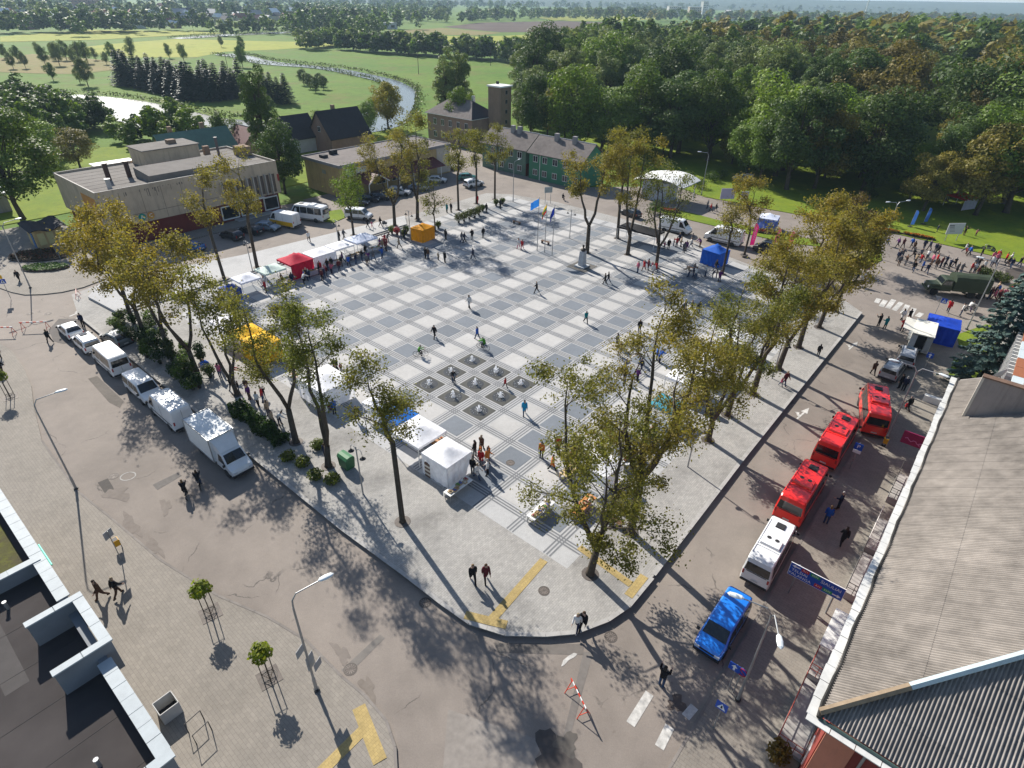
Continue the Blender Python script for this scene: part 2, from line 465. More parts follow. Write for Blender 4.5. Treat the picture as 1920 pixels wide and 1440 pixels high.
slab('verge', [(-35.78,110.58), (-32.97,112.46), (-30.99,107.67), (-32.39,104.49), (-34.69,105.24)], -0.2, LAWN)
slab('lawn_behind_shops', [W(-60, 132), W(28, 131), W(60, 131), W(64, 118), W(100, 122), W(112, 140), W(140, 150), W(100, 175), W(-60, 210)], -0.25, LAWN)
# pavements
_lp = [(-5.67,15.24), (-5.93,16.38), (-6.68,17.79), (-8.19,19.19), (-9.79,20.29), (-12.62,22.62), (-15.64,24.24), (-19.54,25.80), (-24.83,28.66), (-30.24,32.34), (-35.06,35.50), (-42.15,41.79), (-46.37,46.90), (-49.17,50.60), (-51.94,53.62), (-55.99,57.46), (-60.68,60.39)]
slab('left_pavement', _lp + [W(-30, 96), W(-30, 40), W(-30, -12), W(7.5, -12)], PAVE_Z, BEIGE)
_rp = [W(-20, 3.3), W(20, 3.3), W(62, 3.35), W(76, 3.3), W(84, 3.2), W(90, 1.5), W(93, -1.5), W(94, -30), W(-20, -30)]
slab('right_pavement', _rp, PAVE_Z, BEIGE)
slab('north_west_pavement', [(-73.83,76.03), (-69.94,74.24), (-67.10,72.80), (-64.81,72.06), (-62.53,72.35), (-60.56,73.14), (-58.74,74.81), (-57.19,78.42), (-55.63,82.52), W(27.5, 103.5), W(27.5, 128), W(-10, 128), W(-20, 120)], PAVE_Z, BEIGE)
slab('shop_pavement', [W(27.8, 101.2), W(60, 101.2), W(60, 104.8), W(27.8, 104.8)], PAVE_Z, BEIGE)
# kerb stones along the two streets (single stones)
def kerb_run(parent, pts, z, step=1.0, w=0.15, h=0.02, name='kerb_stone', mat=KERB, cap=150):
    me = None; cnt = 0
    for i in range(len(pts) - 1):
        a, b_ = Vector(pts[i]), Vector(pts[i + 1]); L = (b_ - a).length
        n = max(1, round(L / step)); d = (b_ - a) / n
        for k in range(n):
            c = a + d * (k + 0.5)
            m = MB().box((0, 0, 0), (1.0, w, h), 0, 0, 1.0)
            if me is None: me = m.mesh(name); me.materials.append(mat)
            o = bpy.data.objects.new(name, me); COL.objects.link(o); o.parent = parent
            o.location = (c.x, c.y, z); o.rotation_euler = (0, 0, math.atan2(d.y, d.x)); o.scale = (d.length * 0.985, 1, 1)
            cnt += 1
# ----------------------------------------------------------------- the square
_ks = [(16.70,23.05), (16.75,19.68), (16.90,17.22), (17.81,14.94), (19.45,12.95), (20.88,11.60), (22.99,10.54), (24.87,10.06), (27.92,10.03)]
PLAZA = [W(16.4, 84), W(16.4, 30)] + [W(*p) for p in _ks] + [W(45, 10.4), W(60, 10.5), W(84.5, 10.6), W(86.6, 13), W(88.5, 20), W(92, 33), W(95.5, 42), W(97, 56), W(97, 70), W(95, 80), W(92, 84.5), W(70, 84.5), W(40, 87.5), W(22, 92), W(18, 91)]
_pz = MB(); _pz.prism(PLAZA, -0.5, 0.0, 0, False)
plaza = struct('square', _pz, GREYPAV)
kerb_run(plaza, PLAZA[:11], 0.004, 1.0, 0.3, 0.02)
kerb_run(plaza, [W(28.2, 10.07), W(45, 10.4), W(60, 10.5), W(84.5, 10.6)], 0.004, 1.0, 0.3, 0.02)
# patterned field: light ground, dark lines, square panels
PU0, PU1, PV0, PV1 = 24.6, 93.5, 15.0, 79.8
DB, DA = 3.2203, 3.5413
CU, CV = 40.983, 39.911
def clip_pat(u, v):
    if not (PU0 < u < PU1 and PV0 < v < PV1): return False
    if v < 42 and u > 86.8 + (v - 13) * 0.22: return False
    return True
_pat = [W(PU0, PV0), W(86.8, PV0), W(91.5, 36), W(PU1, 45), W(PU1, PV1), W(PU0 + 4, PV1), W(PU0, 74)]
_pf = MB(); _pf.prism(_pat, -0.05, 0.006, 0, False)
struct('light_paving', _pf, LIGHTPAV, plaza)
STRIPE = M('dark_granite_strip', (0.165, 0.171, 0.18), 0.8, 0.2, 1.2, 0.25, world_space=True)
def vmax_u(v):
    return 86.8 + max(0, (v - PV0)) * 0.222 if v < 42 else PU1
_st1 = MB(); _st2 = MB()
def strip(m, u0, v0, u1, v1, w, z):
    d = Vector((u1 - u0, v1 - v0)).normalized(); n = Vector((-d.y, d.x)) * (w / 2)
    m.add([(*W(u0 + n.x, v0 + n.y), z), (*W(u0 - n.x, v0 - n.y), z), (*W(u1 - n.x, v1 - n.y), z), (*W(u1 + n.x, v1 + n.y), z)], [(0, 1, 2, 3)])
SW = 0.135
for j in range(-12, 13):        # bands between rows of panels
    vc = CV + (j + 0.5) * DA
    for k in (-1, 0, 1):
        v = vc + k * 0.275
        if PV0 + 0.1 < v < PV1 - 0.1: strip(_st1, PU0 + 0.05, v, min(vmax_u(v), PU1) - 0.1, v, SW, 0.012)
for j in range(-8, 18):
    uc = CU + (j + 0.5) * DB
    for k in (-1, 0, 1):
        u = uc + k * 0.255
        if PU0 + 0.1 < u < PU1 - 0.1:
            v0 = PV0 + 0.05 if u < 86.8 else max(PV0, PV0 + (u - 86.8) / 0.222) + 0.1
            strip(_st2, u, v0, u, PV1 - 0.05, SW, 0.016)
struct('granite_strips', _st1, STRIPE, plaza)['kind'] = 'stuff'
struct('granite_strips', _st2, STRIPE, plaza)['kind'] = 'stuff'
PANEL = M('paving_panel', None, 0.85, 0.16, 2.6, 0.2, world_space=True)
_pm = MB().box((0, 0, 0), (DB * 0.70, DA * 0.70, 0.03)).mesh('paving_panel'); _pm.materials.append(PANEL)
_prng = random.Random(3)
_cells = []
for ia in range(-12, 9):
    for ib in range(-18, 8):
        u, v = CU - ib * DB, CV - ia * DA
        if clip_pat(u, v) and clip_pat(u + DB * .36, v) and clip_pat(u - DB * .36, v) and clip_pat(u, v + DA * .36) and clip_pat(u, v - DA * .36):
            _cells.append((u * u + v * v, u, v, ia, ib))
_cells.sort()
_rest = MB()
for n_, (_, u, v, ia, ib) in enumerate(_cells):
    if 0 <= ia <= 2 and 0 <= ib <= 2:
        c = (0.075, 0.075, 0.068)
    elif ia % 2 == 0:
        c = (0.165, 0.183, 0.206)
    else:
        c = (0.42, 0.412, 0.40)
    k = _prng.uniform(0.93, 1.06); c = tuple(x * k for x in c)
    if n_ < 300:
        o = bpy.data.objects.new('paving_panel', _pm); COL.objects.link(o)
        o.parent = plaza; o.location = (*W(u, v), 0.007); o.rotation_euler = (0, 0, U_ANG); o.color = (*c, 1)
    else:
        _rest.box((*W(u, v), 0.007), (DB * 0.70, DA * 0.70, 0.03), U_ANG, 0 if ia % 2 == 0 else 1)
if _rest.v:
    struct('far_paving_panels', _rest, [M('grey_panel', (0.165, 0.183, 0.206), 0.85, 0.16, 2.6, world_space=True), M('pale_panel', (0.42, 0.412, 0.40), 0.85, 0.16, 2.6, world_space=True)], plaza)['kind'] = 'stuff'
# raised walk with two steps along the far side
for k, (z, v0) in enumerate(((0.15, 80.0), (0.30, 80.45))):
    m = MB(); m.prism([W(20 - k * 0.3, v0), W(67, v0), W(70, 84.4 - k * 0.003), W(40, 87.4 - k * 0.003), W(22, 91.8), W(19, 88)], -0.1, z, 0, False)
    struct('step' if k == 0 else 'upper_walk', m, GREYPAV if k == 0 else LIGHTPAV, plaza)
# tactile guide paths (flat yellow blocks)
def guide(parent, a, b_, w, z):
    a, b_ = Vector(a), Vector(b_); d = b_ - a; c = (a + b_) / 2
    m = MB().box((0, 0, 0), (d.length, w, 0.012))
    ob('guide_path', m, YELPAV, parent, (c.x, c.y, z), math.atan2(d.y, d.x))
guide(plaza, (2.57,29.24), (-1.03,24.20), 0.62, 0.012)
guide(plaza, (-2.76,24.55), (-0.02,23.87), 0.62, 0.018)
guide(plaza, (5.22,30.51), (8.53,27.25), 0.55, 0.012)
guide(plaza, (8.20,26.28), (9.59,28.01), 0.62, 0.018)
_lpo = bpy.data.objects['left_pavement']
guide(_lpo, (-9.58,15.04), (-7.75,17.33), 0.62, PAVE_Z + 0.012)
guide(_lpo, (-8.37,18.50), (-6.58,15.62), 0.75, PAVE_Z + 0.018)
kerb_run(_lpo, [(-5.67,15.24), (-5.93,16.38), (-6.68,17.79), (-8.19,19.19), (-9.79,20.29), (-12.62,22.62), (-15.64,24.24), (-19.54,25.80), (-24.83,28.66), (-30.24,32.34), (-35.06,35.50), (-42.15,41.79)], PAVE_Z + 0.004, 1.0, 0.16, 0.02, mat=WKERB)
kerb_run(bpy.data.objects['right_pavement'], [W(12, 3.22), W(20, 3.22), W(62, 3.27), W(76, 3.22)], PAVE_Z + 0.004, 1.0, 0.16, 0.02, mat=WKERB)
# repairs and seams in the asphalt
_road = bpy.data.objects['road']
PATCH = M('asphalt_patch', None, 0.9, 0.25, 3.0, 0.2, world_space=True)
for pl, c in (([(-27.40,30.45), (-28.12,37.93), (-27.43,37.61), (-28.55,35.83)][:0], None),
              ([(-34.11,36.62), (-33.58,37.16), (-32.26,35.85), (-32.78,35.39)], (0.09, 0.082, 0.075)),
              ([(-29.50,36.50), (-28.18,38.06), (-27.64,37.67), (-28.79,35.89)], (0.15, 0.138, 0.128)),
              ([(-0.84,22.79), (4.90,22.82), (4.77,22.08), (-0.48,22.11)], (0.15, 0.135, 0.122)),
              ([(4.82,22.30), (5.43,22.31), (3.59,17.05), (3.25,17.19)], (0.17, 0.155, 0.142)),
              ([(-55.46,62.78), (-56.12,65.57), (-52.69,65.87), (-50.11,60.11), (-51.64,59.41), (-53.11,59.98)], (0.13, 0.118, 0.11)),
              ([(-44.42,52.27), (-43.79,52.82), (-38.49,48.35), (-38.20,47.17), (-39.73,48.03)], (0.135, 0.12, 0.105)),
              ([(-9.95,20.77), (-8.11,23.19), (-7.73,22.97), (-9.53,20.38)], (0.18, 0.165, 0.15)),
              ([(76.68,88.86), (84.91,91.55), (79.95,84.84), (74.14,85.14)], (0.08, 0.068, 0.06)),
              ([(-3.28,18.53), (2.17,16.88), (1.13,15.00), (-3.22,15.17)], (0.245, 0.222, 0.2))):
    if not c: continue
    m = MB(); m.prism([(p[0], p[1]) for p in pl], ROAD_Z - 0.05, ROAD_Z + 0.008, 0, False)
    ob('asphalt_patch', m, PATCH, _road, color=c)
def blob(c, r, col, seed, squash=1.0, rot=0.0):
    q = random.Random(seed); N = 26; pl = []
    for k in range(N):
        t = 2 * PI * k / N; rr = r * (1 + .28 * math.sin(3 * t + seed) + .16 * math.sin(7 * t + 2 * seed) + q.uniform(-.1, .1))
        x, y = rr * math.cos(t), rr * squash * math.sin(t); pl.append((c[0] + x * math.cos(rot) - y * math.sin(rot), c[1] + x * math.sin(rot) + y * math.cos(rot)))
    m = MB(); m.prism(pl, ROAD_Z - .05, ROAD_Z + .0092 + .0004 * seed, 0, False); ob('asphalt_stain', m, PATCH, _road, color=col)
blob((2.72,16.07), 1.05, (.085, .075, .07), 3, 1.3, .4); blob((3.40,16.77), .6, (.11, .1, .09), 5)
blob((-8.11,19.68), .8, (.185, .16, .138), 2, .4, -.9); blob((-10.22,21.85), .9, (.19, .165, .145), 4, .35, -.8); blob((-28.85,32.01), 1.5, (.19, .165, .145), 6, .3, -.75); blob((-25.98,29.98), 1.3, (.19, .165, .145), 7, .25, -.7); blob((-31.80,35.42), 1.2, (.19, .165, .145), 8, .6, -.5); blob((-27.22,34.05), 1.0, (.19, .165, .145), 9, .35, -1.0); blob((10.00,19.12), .5, (.1, .08, .07), 10)
blob((-6.40,16.44), .7, (.19, .165, .142), 11, .3, -1.3)
def mark(poly, z=ROAD_Z + 0.014, name='road_marking'):
    m = MB(); a = sum(poly[i][0] * poly[(i + 1) % len(poly)][1] - poly[(i + 1) % len(poly)][0] * poly[i][1] for i in range(len(poly)))
    if a < 0: poly = poly[::-1]
    m.add([(p[0], p[1], z) for p in poly], [tuple(range(len(poly)))])
    ob(name, m, MARK, _road)
def bar(a, b_, w, z=ROAD_Z + 0.014):
    a, b_ = Vector(a), Vector(b_); d = (b_ - a).normalized(); n = Vector((-d.y, d.x)) * w / 2
    mark([a + n, b_ + n, b_ - n, a - n], z)
bar((8.50,19.72), (7.08,17.90), 0.52); bar((9.29,17.83), (8.47,16.68), 0.52); bar((10.96,18.98), (10.29,18.36), 0.5)
for a, b_ in (((49.73,75.33), (50.82,76.77)), ((49.79,74.15), (51.46,76.27)), ((50.42,73.69), (52.76,76.51)), ((50.95,73.06), (53.35,75.68)), ((51.59,72.13), (53.78,74.85)), ((52.16,71.36), (54.11,73.87)), ((53.08,71.25), (54.30,72.41))):
    bar(a, b_, 0.62)
for a, b_ in (((-57.38,72.08), (-55.34,73.55)), ((-56.51,71.13), (-54.46,72.91)), ((-55.33,69.89), (-53.55,71.94)), ((-53.82,65.68), (-53.46,67.48))):
    bar(a, b_, 0.75)
def arrow(c, ang, s=1.0):
    d = Vector((math.cos(ang), math.sin(ang))); n = Vector((-d.y, d.x)); c = Vector(c)
    P = lambda x, y: c + d * (x * s) + n * (y * s)
    mark([P(-1.5, .09), P(-1.5, -.09), P(0.2, -.09), P(0.2, -.34), P(1.5, 0), P(0.2, .34), P(0.2, .09)])
    mark([P(-0.9, .1), P(-0.9, .28), P(-0.5, .5), P(-0.42, .78), P(-0.1, .30), P(-0.3, .32), P(-0.6, .1)], ROAD_Z + 0.016)
arrow((29.09,48.69), U_ANG - 0.1, 0.95); arrow((40.80,62.99), U_ANG - 0.1, 0.95)
arrow((-54.33,68.36), V_ANG - 1.3, 1.5)
mark([(3.36,21.27), (3.52,21.70), (3.87,21.99), (4.22,22.21), (4.44,22.15), (4.26,21.93), (3.85,21.70), (3.57,21.38)])
# manholes
def manhole(c, r, z, parent, spokes=6):
    m = MB(); m.lathe([(r, 0), (r, 0.012), (r * 0.86, 0.013), (r * 0.84, 0.004), (r * 0.8, 0.004), (r * 0.78, 0.012), (0.02, 0.013)], 20)
    o = ob('manhole_cover', m, IRON, parent, (c[0], c[1], z))
    q = MB()
    for k in range(spokes * 2):
        t = PI * k / spokes
        q.box((math.cos(t) * r * 0.5, math.sin(t) * r * 0.5, 0.016), (r * 0.5, r * 0.09, 0.012), t)
    ob('rib', q, M('worn_iron', (0.2, 0.17, 0.15), 0.7, 0.4, 5, 0.3), o)
manhole((2.48,26.57), 0.40, 0.002, plaza); manhole((0.00,39.85), 0.4, 0.02, plaza)
for c in ((6.67,23.38), (-9.42,20.82), (-33.25,37.43), (-5.54,25.65), (-58.36,66.95), (-60.56,66.84)): manhole(c, 0.42, ROAD_Z + 0.002, _road)
manhole((57.02,69.40), 0.5, PAVE_Z, bpy.data.objects['right_pavement'])
# pale worn ring round one manhole on the left street
_m = MB(); _q = []
for k in range(24):
    t = 2 * PI * k / 24
    for r in (.62, .52 if k % 7 else .57): _q.append((r * math.cos(t), r * .9 * math.sin(t), 0))
_m.add(_q, [(2 * k, (2 * k + 2) % 48, (2 * k + 3) % 48, 2 * k + 1) for k in range(24)])
ob('road_marking', _m, PATCH, _road, (*(-32.06,37.47), ROAD_Z + 0.012), color=(.36, .35, .33))
# haze is added at the end of the script

# reeds and sedge along both river banks: uncountable
_q = np.random.RandomState(6); _C = []; _S = []
for P in (RIVER, RIVER2):
    for i in range(len(P) - 1):
        a, b_ = np.array(P[i]), np.array(P[i + 1]); d = b_[:2] - a[:2]; L = np.linalg.norm(d) + 1e-6; nn = np.array([-d[1], d[0]]) / L
        for sd in (-1, 1):
            n = int(min(300, L * 6)); t = _q.uniform(0, 1, n); off = (a[2] + (b_[2] - a[2]) * t) * 1.0 + np.abs(_q.normal(size=n)) * 1.7 - .2
            xy = a[:2] + d * t[:, None] + nn * (off * sd)[:, None]
            _C.append(np.column_stack([xy, _q.uniform(.2, 1.5, n)])); _S.append(_q.uniform(.3, .7, n))
REEDS = (np.vstack(_C), np.concatenate(_S))
# ================================================================= trees
def leaf_mesh(name, C, N, S, var, rs, slim=0.62):
    n = len(C)
    t = rs.normal(size=(n, 3)); t -= N * (t * N).sum(1, keepdims=True)
    t /= np.linalg.norm(t, axis=1, keepdims=True) + 1e-9
    b = np.cross(N, t)
    S = S[:, None]
    V = np.empty((n, 4, 3))
    V[:, 0] = C + t * S; V[:, 1] = C + b * S * slim + N * S * 0.12; V[:, 2] = C - t * S; V[:, 3] = C - b * S * slim + N * S * 0.12
    me = bpy.data.meshes.new(name)
    me.vertices.add(n * 4); me.vertices.foreach_set('co', V.reshape(-1).astype(np.float32))
    me.loops.add(n * 4); me.loops.foreach_set('vertex_index', np.arange(n * 4, dtype=np.int32))
    me.polygons.add(n); me.polygons.foreach_set('loop_start', np.arange(0, n * 4, 4, dtype=np.int32))
    try: me.polygons.foreach_set('loop_total', np.full(n, 4, dtype=np.int32))
    except Exception: pass
    me.update(calc_edges=True)
    a = me.attributes.new('var', 'FLOAT', 'FACE'); a.data.foreach_set('value', var.astype(np.float32))
    return me
def _unit(v):
    return v / (np.linalg.norm(v, axis=-1, keepdims=True) + 1e-9)
def street_tree(rs, h, w, stems=2, fork=0.22, leaves=4200, low=0.34, leaf=0.15, lean=(0, 0), top=0.9, clump=0.5):
    """upright square tree: bare dark stems that fork low, branches rising, leaves in loose tufts"""
    tr = MB(); tufts = []
    r0 = 0.019 * h * (0.9 if stems > 1 else 0.75)
    fz = fork * h
    base = np.array([0, 0, -0.12]); f = np.array([rs.normal() * .12, rs.normal() * .12, fz])
    tr.tube([base, (0, 0, 0.25), (f[0] * .5, f[1] * .5, fz * .55), f], [r0 * 1.5, r0 * 1.12, r0 * .98, r0 * .95], 8)
    a0 = rs.uniform(0, 6.28)
    for s in range(stems):
        a = a0 + s * 2 * PI / stems + rs.normal() * .25
        out = (0.12 if stems == 1 else 0.30) * w * rs.uniform(.6, 1.1)
        hh = h * rs.uniform(.86, 1.0) * (1 if s == 0 else rs.uniform(.82, 1))
        tip = np.array([math.cos(a) * out + lean[0], math.sin(a) * out + lean[1], hh])
        P = [f]; nseg = 7; rr = [r0 * (.95 if stems == 1 else .7)]
        for k in range(1, nseg + 1):
            t = k / nseg
            bow = math.sin(t * PI) * .10 * w * (0.4 if stems == 1 else 1)
            p = f + (tip - f) * np.array([t ** .8, t ** .8, t]) + np.array([math.cos(a) * bow, math.sin(a) * bow, 0]) + rs.normal(size=3) * np.array([.12, .12, .05])
            P.append(p); rr.append(rr[0] * (1 - t) ** .85 + 0.018)
        tr.tube(P, rr, 6)
        nb = int(13 if stems == 1 else 10)
        for bnum in range(nb):
            t = rs.uniform(max(0.02, (low * h - fz) / (hh - fz)), 1.0) if bnum else 0.99
            i = min(int(t * nseg), nseg - 1); q = t * nseg - i
            p = P[i] * (1 - q) + P[i + 1] * q
            ba = a + rs.normal() * 1.3 if stems > 1 else rs.uniform(0, 6.28)
            zrel = (p[2] - low * h) / (h - low * h)
            ln = w * .5 * (0.45 + .75 * math.sin(min(max(zrel, 0.05), 1) * PI * .85 + .25)) * rs.uniform(.55, 1.05) * (.75 if stems > 1 else 1)
            el = rs.uniform(.15, .95)
            d = np.array([math.cos(ba) * math.cos(el), math.sin(ba) * math.cos(el), math.sin(el)])
            mid = p + d * ln * .5 + np.array([0, 0, .08 * ln]); end = p + d * ln + np.array([0, 0, .05 * ln])
            if end[2] > h * 1.04: end[2] = h * 1.04
            br = max(.02, rr[i] * .42)
            tr.tube([p, mid, end], [br, br * .6, .014], 4)
            tufts += [(end, 1.0), (mid * .45 + end * .55 + rs.normal(size=3) * .2, .9)]
            if rs.uniform() < .6: tufts.append((mid + rs.normal(size=3) * .25, .6))
            for sb in range(3):
                d2 = _unit(d + rs.normal(size=3) * .75); l2 = ln * rs.uniform(.28, .5)
                s0 = p + d * ln * rs.uniform(.35, .9); e2 = s0 + d2 * l2
                if e2[2] > h * 1.04: e2[2] = h * 1.04
                tr.tube([s0, e2], [br * .4, .01], 3, 0, False)
                tufts += [(e2, 1.0)]
    T = np.array([t[0] for t in tufts]); wt = np.array([t[1] for t in tufts]); wt *= rs.uniform(.35, 1.5, len(wt)); wt /= wt.sum()
    idx = rs.choice(len(T), leaves, p=wt)
    cr = clump * rs.uniform(.7, 1.35, len(T))
    off = rs.normal(size=(leaves, 3)) * np.array([1, 1, .8]) * cr[idx][:, None]
    C = T[idx] + off
    C[:, 2] = np.maximum(C[:, 2], low * h * .55)
    Nn = _unit(off * .7 + rs.normal(size=(leaves, 3)) * .8 + np.array([0, 0, .55]))
    S = leaf * rs.uniform(.65, 1.35, leaves)
    tv = rs.uniform(0, 1, len(T))[idx]
    var = np.clip(tv * .55 + rs.uniform(0, .5, leaves), 0, 1)
    return tr, leaf_mesh('crown', C, Nn, S, var, rs)
def broad_tree(rs, h, w, leaves=4500, leaf=0.34, base=.18, nclump=38, shape='round', trunk_r=None):
    """park tree: many overlapping boughs of leaves, dense, uneven outline"""
    tr = MB(); r0 = trunk_r or .02 * h
    ch = h * (1 - base)
    dirs = _unit(rs.normal(size=(nclump, 3)))
    rad_ = rs.uniform(.4, 1.0, nclump) ** .55 * rs.choice([.82, 1.0, 1.0, 1.16], nclump)
    c0 = np.array([0, 0, h * base + ch * .48])
    if shape == 'tall':
        ax = np.array([w * .42, w * .42, ch * .5])
    elif shape == 'dome':
        ax = np.array([w * .5, w * .5, ch * .46])
    else:
        ax = np.array([w * .47, w * .47, ch * .48])
    sk = rs.uniform(-.16, .16, 3); dirs = dirs * (1 + sk * np.sign(dirs))
    CC = c0 + dirs * ax * rad_[:, None]
    CC = np.vstack([CC, c0 + np.array([0, 0, ch * .4])])
    nclump = len(CC)
    rc = (w * .125) * rs.uniform(.55, 1.75, nclump)
    if shape == 'tall': rc *= .9
    tr.tube([(0, 0, -.15), (0, 0, .4), (rs.normal() * .1, rs.normal() * .1, h * base), (rs.normal() * .3, rs.normal() * .3, h * .6), (0, 0, h * .88)], [r0 * 1.5, r0 * 1.1, r0 * .9, r0 * .5, .04], 7)
    for k in range(0, nclump, 2):
        z0 = rs.uniform(base * .9, .6) * h
        tr.tube([(0, 0, z0), (CC[k] * .5 + np.array([0, 0, z0 * .5 + .2])), CC[k]], [r0 * .38, r0 * .22, .03], 4, 0, False)
    wt = rc ** 2; wt /= wt.sum()
    idx = rs.choice(nclump, leaves, p=wt)
    d = _unit(rs.normal(size=(leaves, 3)) + np.array([0, 0, .35]))
    rr = rc[idx] * rs.uniform(.55, 1.08, leaves) ** .7
    off = d * rr[:, None] * np.array([1, 1, .85])
    C = CC[idx] + off
    C[:, 2] = np.maximum(C[:, 2], .9)
    Nn = _unit(d + rs.normal(size=(leaves, 3)) * .55 + np.array([0, 0, .25]))
    S = leaf * rs.uniform(.6, 1.4, leaves)
    var = np.clip(rs.uniform(0, 1, nclump)[idx] * .6 + rs.uniform(0, .45, leaves), 0, 1)
    return tr, leaf_mesh('crown', C, Nn, S, var, rs)
def spruce_tree(rs, h, w, n=3600, leaf=.26):
    tr = MB(); tr.tube([(0, 0, -.1), (0, 0, h * .5), (0, 0, h * .98)], [h * .016, h * .009, .02], 6)
    nb = 0; C = []; Nn = []; S = []
    tiers = int(h * 1.5); per = n // (tiers * 9)
    for t in range(tiers):
        z = h * (.06 + .93 * t / tiers); R = w * .5 * (1 - t / tiers) ** .85 + .12
        nbr = 9; a0 = rs.uniform(0, 6)
        for k in range(nbr):
            a = a0 + k * 2 * PI / nbr + rs.normal() * .15; L = R * rs.uniform(.75, 1.12)
            if t % 2 == 0 and k % 2 == 0: tr.tube([(0, 0, z), (math.cos(a) * L * .9, math.sin(a) * L * .9, z - L * .12)], [.03, .008], 3, 0, False)
            m = max(3, int(per * (.5 + 1.2 * L / (w * .5))))
            u = rs.uniform(.2, 1, m) ** .8
            p = np.stack([np.cos(a) * L * u, np.sin(a) * L * u, z - .25 * L * u + .12 * L * u * u], 1)
            sd = rs.normal(size=m) * .13 * L * (1.15 - u)
            p += np.stack([-np.sin(a) * sd, np.cos(a) * sd, rs.normal(size=m) * .05 - np.abs(sd) * .2], 1)
            C.append(p); Nn.append(_unit(np.stack([np.cos(a) * .5 + rs.normal(size=m) * .3, np.sin(a) * .5 + rs.normal(size=m) * .3, np.ones(m)], 1))); S.append(leaf * rs.uniform(.6, 1.3, m))
    C = np.vstack(C); Nn = np.vstack(Nn); S = np.concatenate(S)
    return tr, leaf_mesh('crown', C, Nn, S, rs.uniform(0, 1, len(C)), rs, .5)
def plant_tree(name, label, cat, loc, mk, color, group=None, rz=0.0, leafm=None, grate=False):
    t = thing(name, label, cat, loc, rz, group)
    ob('trunk', mk[0], BARK, t, smooth=True)
    ob('crown', mk[1], leafm or LEAF, t, color=color)
    if grate:
        m = MB(); m.lathe([(.62, -.02), (.62, .022), (.56, .026), (.28, .022), (.26, -.02)], 20)
        ob('tree_grate', m, IRON, t)
    return t
AU1 = (0.19, 0.168, 0.034); AU2 = (0.15, 0.152, 0.032); AU3 = (0.22, 0.183, 0.033); AU4 = (0.125, 0.145, 0.03); GR1 = (0.115, 0.175, 0.022)
_rs = np.random.RandomState
